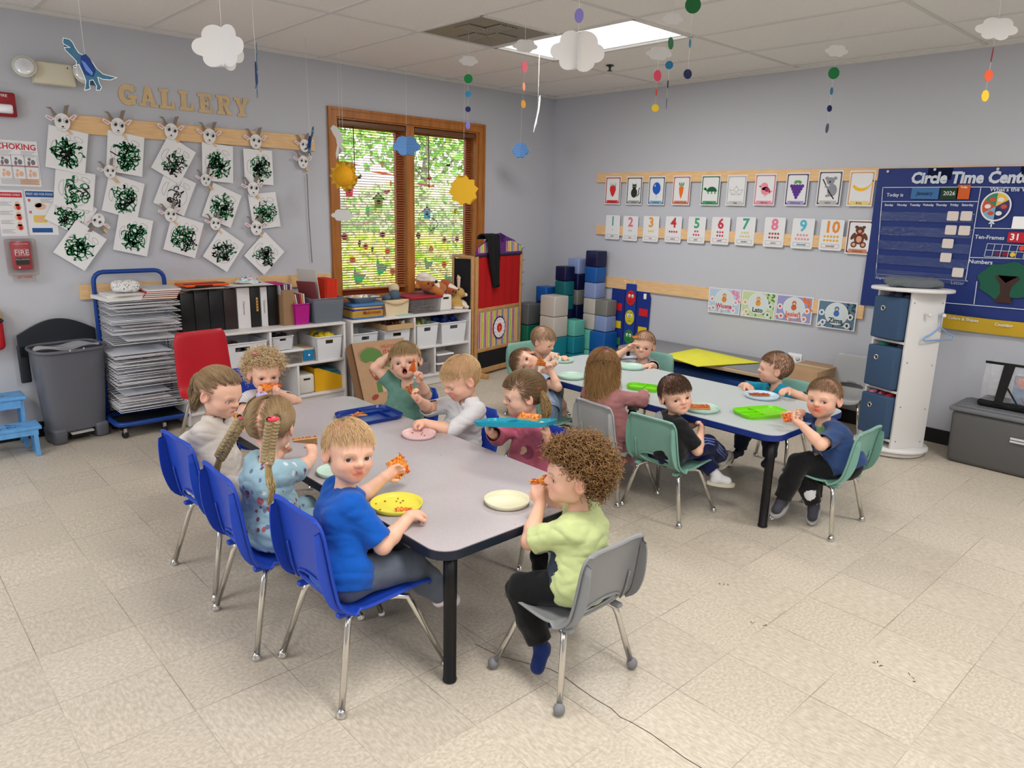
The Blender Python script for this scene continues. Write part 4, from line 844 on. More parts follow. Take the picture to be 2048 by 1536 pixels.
for a in ((180, 1000, 'flower', .030, 'pink flower sticker at the lower left of the window', PNK, MAR), (460, 985, 'round', .030, 'brown and cream round flower sticker in the left sash', flat((190, 150, 110)), BRN), (335, 1070, 'flower', .028, 'orange flower sticker between two dark leaves', ORG, MAR), (495, 1105, 'round', .028, 'orange tulip head sticker in the left sash, upper one', ORG, ORG), (240, 1170, 'round', .030, 'orange tulip head sticker at lower left of the left sash', ORG, ORG), (533, 1255, 'round', .029, 'lowest orange tulip head sticker of the left sash', ORG, ORG), (720, 990, 'flower', .026, 'small dark purple flower sticker in the right sash', flat((100, 60, 90)), PNK), (912, 1022, 'round', .028, 'brown centred cream flower sticker in the right sash', flat((210, 170, 120)), BRN), (1003, 1020, 'flower', .026, 'pink flower sticker at right of the right sash', PNK, MAR), (815, 1090, 'flower', .027, 'orange petalled flower sticker in the right sash', ORG, YLW), (910, 1205, 'round', .030, 'orange tulip head sticker low in the right sash', ORG, ORG),
          (290, 1050, 'leaf', .035, 'dark teal leaf sticker left of the orange flower', flat((30, 110, 100))), (385, 1090, 'leaf', .03, 'dark teal leaf sticker right of the orange flower', flat((30, 110, 100))), (440, 1215, 'leafT', .075, 'large green tulip leaf sticker in the middle of the left sash', TEAL), (275, 1285, 'leafT', .075, 'large green tulip leaf sticker at the lower left of the window', TEAL), (785, 1190, 'leafT', .060, 'green tulip leaf sticker in the right sash', TEAL), (935, 1305, 'leafT', .06, 'green tulip leaf sticker behind the fox plush', TEAL),
          (350, 810, 'leaf', .05, 'pale green leaf sticker in the middle of the left sash', flat((130, 200, 150))), (455, 540, 'branch', .13, 'orange branch sticker across the left sash', ORG), (230, 470, 'branch', .09, 'orange branch sticker behind the yellow honeycomb sun', ORG), (760, 625, 'branch', .12, 'orange branch sticker across the right sash', ORG), (455, 470, 'leaf', .03, 'golden leaf sticker above the left branch', flat((214, 170, 60))), (520, 610, 'leaf', .03, 'golden leaf sticker below the left branch', flat((214, 170, 60))), (285, 565, 'bird', .035, 'dark blue bird sticker beside the yellow honeycomb sun', flat((50, 70, 90))), (490, 675, 'bird', .035, 'pink bird sticker on the green birdhouse', flat((210, 100, 120))), (800, 575, 'bird', .030, 'red bird sticker above the light blue birdhouse', flat((200, 80, 90))), (940, 480, 'bird', .030, 'dark bird sticker near the top of the right sash', flat((60, 70, 70))), (990, 820, 'bee', .035, 'yellow bee sticker at the right of the right sash', YLW), (810, 900, 'swirl', .07, 'thin grey swirling vine sticker in the right sash', flat((120, 110, 120)))): sticker(*a)
flat = _flat
# puppet theatre
WD = mat('theatre_wood', (186, 140, 88), .5, var=(20, .1)); REDC = mat('red_panel_cloth', (176, 6, 12), .85, bump=(14, .3, .01)); BLKC = mat('black_cloth', (16, 15, 18), .9)
A = Vector((-1.325, -.40, 0)); Bv = Vector((-.635, -.255, 0)); ang = math.atan2(Bv.y-A.y, Bv.x-A.x); Wt = (Bv-A).length
t = thing('puppet_theatre', 'wooden puppet theatre with red curtain panel, striped board and clock', 'puppet theatre', A, ang)
for nm, x in (('post', .014), ('post', Wt-.014)): part(nm, M().rbox((x, 0, .55), (.028, .026, 1.08), .004), WD, t)
for z, h in ((.045, .05), (.238, .03), (.608, .035)): part('rail', M().rbox((Wt/2, 0, z), (Wt-.05, .022, h), .004), WD, t)
part('chalkboard', M().box((Wt/2, 0, .147), (Wt-.05, .012, .155)), BLKC, t)
part('curtain', M().grid(lambda u, v: (.028+(Wt/2-.03)*u, -.004+.004*math.sin(18*u), .625+.455*v), 20, 4).grid(lambda u, v: (Wt/2+.002+(Wt/2-.03)*u, -.004+.004*math.sin(18*u+2), .625+.455*v), 20, 4).box((Wt/2, .006, .853), (Wt-.05, .006, .455)), REDC, t)
part('curtain_rod', M().rbox((Wt/2, 0, 1.09), (Wt, .02, .018), .004), flat((30, 24, 40)), t)
st = [(196, 24, 60), (240, 236, 226), (28, 90, 160), (240, 236, 226), (230, 130, 40), (240, 236, 226), (150, 190, 40), (240, 220, 60), (240, 236, 226)]
m = M(); x = .03; i = 0; f = frame((0, -.0066, .422), (1, 0, 0), (0, 0, 1)); 
while x < Wt-.032:
    w_ = (.013, .006, .016, .006, .014, .005, .014, .008, .006)[i % 9]; w_ = min(w_, Wt-.03-x); ink(m, [[(x, -.165), (x+w_, -.165), (x+w_, .165), (x, .165)]], f, .0006, i % 9); x += w_; i += 1
m.box((Wt/2, 0, .422), (Wt-.052, .012, .335), mi=1)
part('striped_board', m, [flat(c) for c in st], t)
m = M(); f2 = f @ Matrix.Translation((Wt/2, 0, .002)); PUR = flat((92, 44, 120))
for i in range(40): pass
m.slab([( (.098+.004*math.cos(16*a))*math.cos(a), (.108+.004*math.cos(16*a))*math.sin(a)) for a in (2*PI*i/64 for i in range(64))], .004, f2, 0); ink(m, [ell(0, 0, .086, .094, 32)], f2, .0045, 1)
ink(m, [[( (.05 if i % 2 else .034)*math.cos(a), (.055 if i % 2 else .037)*math.sin(a)) for i in range(24) for a in [2*PI*i/24]]], f2, .005, 2)
for i in range(12): a = PI/2-2*PI*(i+1)/12; text(m, str(i+1), .022, f2, .068*math.cos(a), .075*math.sin(a), .0052, 3, bold=.01)
ink(m, [[(-.006, -.045), (.006, -.045), (.006, .012), (-.006, .012)]], f2, .0065, 4); ink(m, [ell(0, .0, .014, .014, 10)], f2, .006, 4)
part('clock_face', m, [PUR, flat('f2f0f0'), flat((214, 20, 36)), DK, flat((190, 150, 60))], t)
# crown top
m = M(); prof = [(0, 0), (Wt, 0), (Wt, .03), (Wt-.03, .075), (Wt-.10, .095), (Wt-.13, .12), (Wt/2+.10, .155), (Wt/2+.06, .15), (Wt/2+.055, .11), (Wt/2+.02, .10), (Wt/2-.0, .115), (Wt/2-.01, .15), (Wt/2, .19), (Wt/2-.07, .17), (.14, .13), (.11, .095), (.03, .075), (0, .03)]
ft = frame((0, .006, 1.10), (1, 0, 0), (0, 0, 1)); m.slab(prof, .01, ft, 0)
part('crown_board', m, PUR, t)
ins = lambda x: min([.055+.06*min(1, x/.15), .055+.06*min(1, (Wt-x)/.15)])
for xa, xb in ((.02, Wt/2-.03), (Wt/2+.08, Wt-.02)):
    m = M(); x = xa; i = 0
    while x < xb:
        w_ = (.013, .006, .016, .006, .014, .005, .014, .008, .006)[i % 9]; ink(m, [[(x, .018), (x+w_, .018), (x+w_, ins(x+w_)), (x, ins(x))]], ft, .0108, i % 9); x += w_; i += 1
    part('crown_stripes', m, [flat(c) for c in st], t)
for x in (.03, Wt-.03): part('foot', M().rbox((x, 0, .022), (.04, .26, .044), .006), WD, t)
wa = math.radians(93); wing = link('side_wing', M().rbox((.0, 0, .55), (.026, .026, 1.08), .004).rbox((.255, 0, .55), (.026, .026, 1.08), .004).rbox((.128, 0, 1.08), (.23, .02, .03), .004).rbox((.128, 0, .04), (.23, .02, .03), .004).mesh('side_wing', WD), t, (-.006, .03, 0), wa-ang)
part('wing_cloth', M().box((.128, 0, .56), (.23, .008, 1.0)), BLKC, wing)
# black scarf over the theatre
def scarf(u, v):
    L = v; z = 1.275-.46*L if L > .12 else 1.235+.04*math.sin(L/.12*PI/2)
    w_ = .085+.02*math.sin(L*5)-.035*L; return (.205+.05*L+(u-.5)*2*w_+.008*math.sin(11*u+6*v), -.026-.02*math.sin(PI*u)-.008*math.sin(23*u+4*v), z-.012*math.sin(9*u))
m = M().grid(scarf, 44, 40); m.grid(lambda u, v: (.20+(u-.5)*.16, .03-.058*math.cos(PI*v)*-1*-1, 1.235+.05*math.sin(PI*v)), 12, 8)
sc = part('scarf', m, mat('black_knit', (20, 20, 24), .95, bump=(240, .8, .01)), loc=A, rot=ang); tag(sc, 'black knitted scarf draped over the top of the puppet theatre', 'scarf')
md = sc.modifiers.new('s', 'SOLIDIFY'); md.thickness = .012
# ---- foam blocks
VIN = lambda c: mat('vinyl_%02x%02x%02x' % c, c, .35, bump=(30, .15, .004))
NAVY, BLU, PERI, CREAM, GREYB, MINT, DTEAL, TEALB, DGREY, GREENB = (16, 22, 62), (20, 86, 160), (132, 150, 194), (186, 180, 172), (122, 122, 118), (92, 172, 156), (18, 98, 104), (24, 120, 134), (84, 88, 88), (10, 90, 70)
cn = {NAVY: 'dark navy', BLU: 'royal blue', PERI: 'pale periwinkle', CREAM: 'cream', GREYB: 'warm grey', MINT: 'mint green', DTEAL: 'dark teal', TEALB: 'teal', DGREY: 'dark grey', GREENB: 'deep green'}
def block(x, y, z, s, c, where):
    m = M().rbox((0, 0, s/2), (s*.985, s*.985, s*.99), .012, 3)
    o = part('foam_block', m, VIN(c), loc=(x, y, z+.0005)); tag(o, cn[c]+' soft foam block, '+where, 'foam block'); return o
s = .15; xA, yA = -.12, -.745
for z, c, w_ in ((.99, NAVY, 'topmost of the tallest stack in the corner'), (.84, BLU, 'second from the top of the tallest stack'), (.69, PERI, 'third from the top of the tallest stack'), (.54, CREAM, 'fourth from the top of the tallest stack'), (.39, CREAM, 'fifth from the top of the tallest stack')): block(xA, yA, z-.004, s, c, w_)
block(xA, -.897, .536, s, GREYB, 'in front of the fourth block of the tallest stack'); block(xA, -.897, .386, s, PERI, 'under the warm grey one near the traffic light chart')
for z, l in ((.1925, 'upper'), (0, 'lower')):
    block(-.13, -.70, z, .192, MINT, l+' wide one at the base of the tallest stack'); block(-.13, -.895, z, .192, BLU, l+' wide one under the pale blocks near the chart')
# middle stacks
def stack(x, y, s, cols, lb):
    for i, c in enumerate(cols):
        block(x, y, s*(len(cols)-1-i), s*.995, c, ['topmost', 'second from top', 'third from top', 'fourth from top', 'fifth from top', 'sixth from top', 'seventh from top'][i]+' of '+lb)
stack(-.12, -.517, .15, [PERI, NAVY, GREYB, NAVY, CREAM, DTEAL, BLU], 'the stack left of the tallest one')
stack(-.292, -.508, .14, [NAVY, DTEAL, DTEAL, NAVY, BLU, DTEAL, BLU], 'the third stack from the right')
stack(-.30, -.27, .153, [BLU, NAVY, GREYB, BLU, DTEAL], 'the stack behind the front pile')
block(-.505, -.585, .525, .195, CREAM, 'large one on top of the front left pile'); block(-.505, -.585, .33, .195, CREAM, 'second one of the front left pile')
m = M().rbox((0, 0, .165), (.195, .195, .327), .012, 3); o = part('foam_block', m, VIN(TEALB), loc=(-.505, -.585, .0005)); tag(o, 'teal soft foam block, tall base of the front left pile', 'foam block')
block(-.315, -.674, .33, .155, MINT, 'resting on teal beside the front left pile'); block(-.315, -.674, .165, .163, TEALB, 'upper one under the small mint cube'); block(-.315, -.674, 0, .163, TEALB, 'lower one under the small mint cube')
block(-.52, -.25, .41, .2, DGREY, 'left end of the pile beside the puppet theatre'); block(-.52, -.25, .205, .203, GREENB, 'under the dark grey one beside the theatre'); block(-.52, -.25, 0, .203, BLU, 'bottom left one beside the theatre')
# wire things behind the theatre
t = thing('wire_stand', 'clear hanging holder on the wall behind the puppet theatre', 'holder', (-.45, -.01, .75)); m = M()
for z in (.0, .12, .24, .36): m.tube([(-.03, 0, z), (-.05, -.06, z+.03), (.03, -.06, z+.03), (.05, 0, z)], .003, 5)
m.tube([(0, 0, -.02), (0, 0, .42)], .004, 6); part('wire', m, flat((214, 216, 220)), t)
# ---- right wall boards
def AXw(x, y): return AX(1180+x/3.531, 320+y/3.531, 0)
board('wooden_board', 'upper pine board on the right wall behind the colour cards', -4.6, -.61, 1.765, 1.852, 'r')
board('wooden_board', 'middle pine board on the right wall behind the number cards', -3.2, -.635, 1.283, 1.372, 'r')
board('wooden_board', 'lower pine board on the right wall behind the season posters', -3.23, -.765, .79, .892, 'r')
# colour cards
def cc(m, f, w, h, bc, band, word, fn):
    b = .004
    ink(m, [[(-w*.46, -h*.46), (w*.46, -h*.46), (w*.46, h*.46), (-w*.46, h*.46)]], f, .0003, 1); ink(m, [rrect(0, .0, w*.82, h*.85, .012)], f, .0005, 0)
    ink(m, [[(-w*.36, -h*.47), (w*.36, -h*.47), (w*.36, -h*.35), (-w*.36, -h*.35)]], f, .0007, 2); text(m, word, h*.085, f, 0, -h*.41, .001, 3, bold=.01, fit=w*.66); fn(m, f, w, h)
def E_(m, f, mi, *a, lift=.0012): ink(m, [ell(*a)], f, lift, mi)
def strawberry(m, f, w, h):
    ink(m, [[(-.18*w, .14*h), (0, .19*h), (.18*w, .14*h), (.2*w, .02*h), (.1*w, -.16*h), (0, -.24*h), (-.1*w, -.16*h), (-.2*w, .02*h)]], f, .0012, 4)
    for a in (-.12, -.05, .02, .09, .15): ink(m, [[(a*w-.02*w, .15*h), (a*w+.02*w, .15*h), (a*w*1.6, .3*h)]], f, .0014, 5)
def cat_(m, f, w, h):
    E_(m, f, 4, 0, -.08*h, .2*w, .17*h, 16); E_(m, f, 4, 0, .14*h, .13*w, .085*h, 14); ink(m, [[(-.13*w, .16*h), (-.04*w, .2*h), (-.11*w, .27*h)], [(.13*w, .16*h), (.04*w, .2*h), (.11*w, .27*h)]], f, .0012, 4); ink(m, line2([(.18*w, -.2*h), (.3*w, -.12*h), (.28*w, 0), (.34*w, .1*h)], .05*w), f, .0012, 4)
    for x in (-.05, .05): E_(m, f, 0, x*w, .15*h, .025*w, .015*h, 8, lift=.0015)
def balloon(m, f, w, h):
    E_(m, f, 4, 0, .08*h, .24*w, .21*h, 20); ink(m, [[(-.03*w, -.12*h), (.03*w, -.12*h), (0, -.19*h)][::-1], *line2([(0, -.16*h), (.02*w, -.22*h), (-.01*w, -.3*h)], .01*w)], f, .0012, 4); E_(m, f, 0, -.1*w, .17*h, .03*w, .04*h, 8, lift=.0015)
def carrot(m, f, w, h):
    ink(m, [[(-.14*w, .1*h), (0, .14*h), (.14*w, .1*h), (.1*w, -.1*h), (0, -.3*h), (-.1*w, -.1*h)]], f, .0012, 4)
    for a in (-.1, 0, .1): ink(m, [ell(a*w, .2*h, .04*w, .08*h, 8, rot=-a*3)], f, .0014, 5)
def turtle(m, f, w, h):
    ink(m, [ell(.08*w, -.04*h, .27*w, .16*h, 16, 0, PI)], f, .0014, 4); E_(m, f, 5, -.28*w, .05*h, .09*w, .05*h, 12); ink(m, line2([(-.28*w, .05*h), (-.14*w, -.03*h)], .07*w), f, .0012, 5); ink(m, [[(x*w-.04*w, -.12*h), (x*w+.04*w, -.12*h), (x*w+.04*w, -.02*h), (x*w-.04*w, -.02*h)] for x in (-.1, .08, .26)], f, .0011, 5)
def boat(m, f, w, h):
    P = [(-.34*w, .02*h), (-.22*w, -.14*h), (.22*w, -.14*h), (.34*w, .02*h), (.14*w, 0), (0, .14*h), (-.14*w, 0), (-.34*w, .02*h)]
    ink(m, line2(P, .01*w)+line2([(-.14*w, 0), (.22*w, -.14*h)], .008*w)+line2([(.14*w, 0), (-.22*w, -.14*h)], .008*w), f, .0012, 3)
def birdp(m, f, w, h):
    E_(m, f, 4, -.04*w, .1*h, .18*w, .12*h, 16); E_(m, f, 4, .04*w, -.04*h, .22*w, .13*h, 16); ink(m, [[(.2*w, -.02*h), (.38*w, -.04*h), (.22*w, -.14*h)]], f, .0012, 4); E_(m, f, 6, .1*w, 0, .11*w, .07*h, 12, lift=.0015); ink(m, line2([(0, -.16*h), (0, -.22*h)], .01*w)+line2([(.08*w, -.16*h), (.08*w, -.22*h)], .01*w)+[[(-.3*w, .1*h), (-.21*w, .13*h), (-.21*w, .07*h)]], f, .0013, 3)
def grapes(m, f, w, h):
    for r_, n in enumerate((5, 4, 3, 2, 1)):
        for i in range(n): E_(m, f, 4, (i-(n-1)/2)*.12*w, (.1-.085*r_)*h, .07*w, .055*h, 10, lift=.0012+.0001*i)
    ink(m, [ell(-.06*w, .22*h, .1*w, .05*h, 8, rot=.5), ell(.1*w, .22*h, .1*w, .05*h, 8, rot=-.5)], f, .0018, 5)
def koala(m, f, w, h):
    E_(m, f, 4, .12*w, -.06*h, .2*w, .18*h, 16); E_(m, f, 4, .02*w, .2*h, .17*w, .11*h, 16, lift=.0013); E_(m, f, 4, -.14*w, .28*h, .08*w, .05*h, 10); E_(m, f, 4, .2*w, .28*h, .08*w, .05*h, 10); ink(m, line2([(-.3*w, .25*h), (0, -.1*h), (.22*w, -.3*h)], .045*w), f, .0015, 3); E_(m, f, 3, -.0*w, .18*h, .035*w, .03*h, 8, lift=.0017); ink(m, line2([(.0, -.02*h), (-.16*w, .06*h)], .09*w)+line2([(.05*w, -.2*h), (-.1*w, -.22*h)], .09*w), f, .0018, 4)
def banana(m, f, w, h):
    P = ell(.0, .34*h, .46*w, .42*h, 12, -PI*.78, -PI*.1); Q = ell(.02*w, .42*h, .42*w, .38*h, 12, -PI*.1, -PI*.78) if 0 else [(x*.86+.03*w, y*.62+.06*h) for x, y in P[::-1]]
    for i in range(len(P)-1): a, b = P[i], P[i+1]; c_, d_ = Q[len(Q)-2-i], Q[len(Q)-1-i]; ink(m, [[a, b, c_, d_]], f, .0012, 4)
    E_(m, f, 3, P[-1][0], P[-1][1], .03*w, .02*h, 8, lift=.0015)
def bear(m, f, w, h):
    E_(m, f, 4, 0, -.04*h, .2*w, .17*h, 16); E_(m, f, 4, 0, .2*h, .17*w, .11*h, 16, lift=.0013)
    for x in (-1, 1): E_(m, f, 4, x*.14*w, .29*h, .07*w, .045*h, 10); ink(m, [ell(x*.24*w, .02*h, .07*w, .12*h, 12, rot=x*.5), ell(x*.18*w, -.22*h, .12*w, .09*h, 12)], f, .0014, 4); E_(m, f, 5, x*.18*w, -.22*h, .07*w, .05*h, 10, lift=.0016); E_(m, f, 3, x*.06*w, .22*h, .018*w, .012*h, 8, lift=.0019)
    E_(m, f, 5, 0, -.06*h, .11*w, .1*h, 12, lift=.0016); E_(m, f, 5, 0, .17*h, .07*w, .045*h, 10, lift=.0016); ink(m, [[(-.1*w, .12*h), (-.1*w, .05*h), (.1*w, .12*h), (.1*w, .05*h)][::1]], f, .002, 6)
CARDS = [(172, 215, 125, 225, (170, 60, 60), (206, 60, 66), 'czerwony', strawberry, [(206, 40, 46), (60, 130, 60)], 'strawberry'), (323, 217, 125, 225, (60, 60, 60), (150, 156, 150), 'czarny', cat_, [(34, 40, 34)], 'black cat'), (480, 217, 132, 230, (60, 80, 110), (110, 170, 210), 'niebieski', balloon, [(16, 90, 190)], 'blue balloon'), (655, 215, 142, 235, (186, 90, 80), (222, 130, 90), 'pomarańczowy', carrot, [(230, 110, 30), (90, 150, 70)], 'orange carrot'), (860, 215, 152, 240, (50, 110, 80), (70, 150, 100), 'zielony', turtle, [(20, 90, 60), (90, 170, 110)], 'green turtle'), (1043, 215, 155, 240, (176, 176, 180), (190, 190, 190), 'biały', boat, [(230, 230, 230)], 'white paper boat'), (1245, 210, 170, 250, (206, 120, 140), (226, 140, 160), 'różowy', birdp, [(234, 140, 160), (200, 90, 120), (150, 50, 80)], 'pink bird'), (1470, 208, 185, 260, (80, 66, 96), (160, 150, 200), 'fioletowy', grapes, [(90, 44, 140), (90, 160, 80)], 'purple grapes'), (1700, 200, 195, 285, (80, 80, 84), (180, 180, 180), 'szary', koala, [(140, 142, 150)], 'grey koala'), (1922, 202, 205, 285, (214, 160, 110), (226, 206, 130), 'żółty', banana, [(238, 186, 40)], 'yellow banana'), (1910, 545, 210, 270, (110, 70, 56), (200, 130, 96), 'brązowy', bear, [(100, 56, 40), (214, 160, 130), (190, 40, 50)], 'brown teddy bear')]
for (cx, cy, w_, h_, bc, band, word, fn, cols, nm) in CARDS:
    a = AXw(cx-w_/2, cy); b = AXw(cx+w_/2, cy); c = AXw(cx, cy-h_/2); d = AXw(cx, cy+h_/2); w2 = a[1]-b[1]; h2 = c[2]-d[2]
    w2 = w2*.5+.155*.5; h2 = h2*.5+.215*.5; ctr = AXw(cx, cy); fr = WR(ctr[1], ctr[2], -.0205)
    ms = [LAMN, flat(bc), flat(band), DK]+[flat(c_) for c_ in cols]
    flatsheet('colour_card', 'laminated colour card showing a %s' % nm, 'card', fr, w2, h2, lambda m, f, bc=bc, band=band, word=word, fn=fn: cc(m, f, w2, h2, bc, band, word, fn), ms)
CNAME = {'1': 'slim teal', '2': 'pink', '3': 'amber', '4': 'crimson', '5': 'green', '6': 'dark pink', '7': 'sea green', '8': 'rosy', '9': 'sky blue', '10': 'orange double digit'}
NUM = [(170, 475, 115, 195, '1', (90, 170, 180), 'jeden', 1, (206, 206, 190)), (295, 483, 120, 200, '2', (220, 110, 130), 'dwa', 2, (180, 180, 180)), (440, 487, 128, 210, '3', (226, 150, 50), 'trzy', 3, (226, 196, 50)), (598, 490, 132, 212, '4', (196, 50, 60), 'cztery', 4, (190, 40, 50)), (762, 495, 142, 215, '5', (60, 160, 110), 'pięć', 5, (206, 60, 76)), (930, 500, 148, 222, '6', (196, 50, 76), 'sześć', 6, (200, 50, 60)), (1105, 504, 158, 235, '7', (60, 160, 130), 'siedem', 7, (206, 196, 130)), (1310, 510, 168, 245, '8', (226, 120, 150), 'osiem', 8, (170, 70, 60)), (1510, 520, 180, 250, '9', (80, 180, 200), 'dziewięć', 9, (220, 150, 150)), (1713, 530, 190, 250, '10', (230, 140, 50), 'dziesięć', 10, (226, 170, 60))]
for (cx, cy, w_, h_, dg, col, word, n, ic) in NUM:
    a = AXw(cx-w_/2, cy); b = AXw(cx+w_/2, cy); c = AXw(cx, cy-h_/2); d = AXw(cx, cy+h_/2); w2 = (a[1]-b[1])*.5+.145*.5; h2 = (c[2]-d[2])*.5+.19*.5; ctr = AXw(cx, cy)
    fr = WR(ctr[1], ctr[2], -.0205)
    def dr(m, f):
        text(m, dg, h2*.52, f, .0, h2*.24, .0008, 1, bold=.03, fit=w2*.8); rows = [n] if n < 5 else [n//2, n-n//2]
        for ri, k_ in enumerate(rows):
            for i in range(k_): ink(m, [ell((i-(k_-1)/2)*min(.024, w2*.17), -.05*h2-ri*h2*.13-(0 if len(rows) > 1 else .04*h2), min(.009, w2*.065), .009, 10)], f, .0008, 2)
        ink(m, line2([(-w2*.38, -h2*.42), (w2*.38, -h2*.42), (w2*.38, -h2*.3), (-w2*.38, -h2*.3), (-w2*.38, -h2*.42)], .0016), f, .0006, 3); text(m, word, h2*.09, f, 0, -h2*.36, .0009, 3, bold=.02, fit=w2*.7)
    flatsheet('number_card', 'laminated number card with %s numeral and the word %s' % (CNAME[dg], word), 'card', fr, w2, h2, dr, [LAMN, flat(col), flat(ic), flat(tuple(int(v*.6) for v in col))], r=.012)
# season posters
def AXs(x, y): return AX(1380+x/5.389, 540+y/5.389, 0)
for (P, word, bg_, c1, tc, lb, leafc) in ((((230, 185), (570, 210), (545, 490), (200, 447)), 'Wiosna', (176, 196, 222), (214, 130, 60), (196, 50, 80), 'spring poster with pink blossom and the word Wiosna', (226, 130, 160)), (((580, 212), (945, 250), (925, 535), (555, 497)), 'Lato', (190, 206, 160), (226, 150, 50), (40, 70, 60), 'summer poster with green leaves and the word Lato', (70, 130, 70)), (((950, 255), (1345, 295), (1320, 587), (927, 540)), 'Jesień', (150, 150, 196), (206, 90, 70), (226, 90, 60), 'autumn poster with orange leaves and the word Jesień', (226, 110, 40)), (((1405, 313), (1820, 355), (1785, 663), (1365, 607)), 'Zima', (90, 120, 140), (60, 110, 180), (40, 56, 66), 'winter poster with snow and fir trees and the word Zima', (40, 60, 60))):
    c = [AXs(*p) for p in P]; ctr = sum(c)/4; w2 = abs(c[0][1]-c[1][1]+c[3][1]-c[2][1])/2; h2 = (c[0][2]-c[3][2]+c[1][2]-c[2][2])/2; sl_ = math.atan2((c[1][2]-c[0][2]), (c[0][1]-c[1][1]))
    fr = WR(ctr[1], ctr[2], -.0205) @ Matrix.Rotation(sl_*.6, 4, 'Z'); rr = random.Random(len(word))
    def dr(m, f):
        ink(m, [[(-w2*.47, -h2*.46), (w2*.47, -h2*.46), (w2*.47, h2*.46), (-w2*.47, h2*.46)]], f, .0003, 1)
        for i in range(26): x = rr.uniform(.15, .46)*w2; y = rr.uniform(-.1, .44)*h2; ink(m, [ell(x, y, .014*rr.uniform(.5, 1.3), .008, 6, rot=rr.random()*3)], f, .0005+.00001*i, 5)
        for i in range(16): x = rr.uniform(-.46, .4)*w2; y = rr.uniform(-.46, -.2)*h2; ink(m, [ell(x, y, .012, .007, 6, rot=rr.random()*3)], f, .0005+.00001*i, 5 if i % 2 else 0)
        ink(m, [ell(-.0*w2, .05*h2, .3*w2, .40*h2, 28)], f, .001, 0); ink(m, [ell(-.0*w2, .05*h2, .28*w2, .375*h2, 28)], f, .0012, 6)
        ink(m, [ell(0, .22*h2, .06*w2, .09*h2, 14), ell(0, .06*h2, .075*w2, .11*h2, 14)], f, .0014, 2); ink(m, [ell(0, .2*h2, .035*w2, .05*h2, 12)], f, .0016, 7)
        for (x, y) in ((-.38, .05), (-.33, -.3), (.36, -.02), (.3, -.33)): ink(m, [ell(x*w2, y*h2, .075*w2, .11*h2, 16)], f, .0015, 0); ink(m, [ell(x*w2, y*h2, .035*w2, .055*h2, 10)], f, .0017, 2 if x < 0 else 5)
        text(m, word, .052, f, 0, -.2*h2, .002, 3, bold=.03, fit=w2*.5, sy=1)
    flatsheet('season_poster', 'laminated '+lb, 'poster', fr, w2, h2, dr, [LAMN, flat(bg_), flat(c1), flat(tc), GYI, flat(leafc), flat((206, 216, 216)), SK])
# outlet
p = AX(1590, 716, 0); t = thing('wall_outlet', 'white wall outlet plate with two covered sockets above the bench', 'outlet', (0, p[1], p[2])); part('plate', M().rbox((-.004, 0, 0), (.008, .115, .075), .003), WHT, t)
for s_ in (-1, 1): part('socket_cover', M().lathe([(.017, 0), (.017, .004), (.0, .005)], (-.008, s_*.027, 0), 16, rot=(0, -PI/2, 0)), flat((206, 206, 206)), t)
# traffic light chart
FB = mat('royal_blue_fabric', (16, 44, 130), .7, bump=(60, .2, .004)); FN = flat((10, 16, 60))
t = thing('feelings_chart', 'blue fabric feelings chart with red, yellow and green faces', 'chart', (0, -1.11, .62))
fr = WR(0, 0, -.012); m = M(); m.slab([(-.21, -.40), (.215, -.40), (.225, .12), (.16, .265), (-.17, .265), (-.23, .22), (-.235, .0)], .006, fr); part('backing', m, FB, t)
part('light_panel', ink(M(), [rrect(-.0, -.07, .15, .62, .01)], fr, .0065), FN, t)
part('light_strip', ink(M(), [rrect(-.0, -.07, .125, .60, .01)], fr, .0085), mat('royal_blue_fabric2', (22, 56, 150), .7), t)
for i, (c, z) in enumerate((((200, 30, 36), .10), ((206, 196, 40), -.085), ((40, 130, 60), -.27))):
    m = M(); m.slab(ell(0.02*0, z, .053, .07, 20), (.006, .011), fr, 0); ink(m, [ell(-.016, z+.018, .013, .017, 10), ell(.02, z+.018, .013, .017, 10)], fr, .0114, 1); ink(m, [ell(-.012, z+.014, .005, .007, 8), ell(.017, z+.014, .005, .007, 8)], fr, .0118, 2)
    yy = z-.032; ink(m, line2([(-.02, yy+(-.006 if i < 2 else .008)), (0, yy), (.02, yy+(-.006 if i < 2 else .008))], .004)+line2([(-.03, z+.045), (-.008, z+.038+.01*(i == 1))], .004)+line2([(.03, z+.045), (.01, z+.038+.01*(i == 1))], .004), fr, .0115, 2); part('face', m, [flat(c), WHT, DK], t)
for x, z, c in ((-.15, .0, (206, 24, 36)), (.155, -.02, (206, 24, 36)), (-.15, -.17, (226, 196, 30)), (.155, -.19, (226, 196, 30)), (-.15, -.33, (40, 130, 60)), (.155, -.34, (40, 130, 60))): part('pocket', ink(M(), [rrect(x, z, .10, .07, .002)], fr, .009), flat(c), t)
for x in (-.08, .03): part('grommet', M().lathe([(.007, 0), (.007, .004), (.003, .005)], (-.018, -x, .25), 10, rot=(0, -PI/2, 0)), WHT, t)
part('clip', M().rbox((-.024, -.165, .13), (.01, .03, .05), .004), WHT, t)
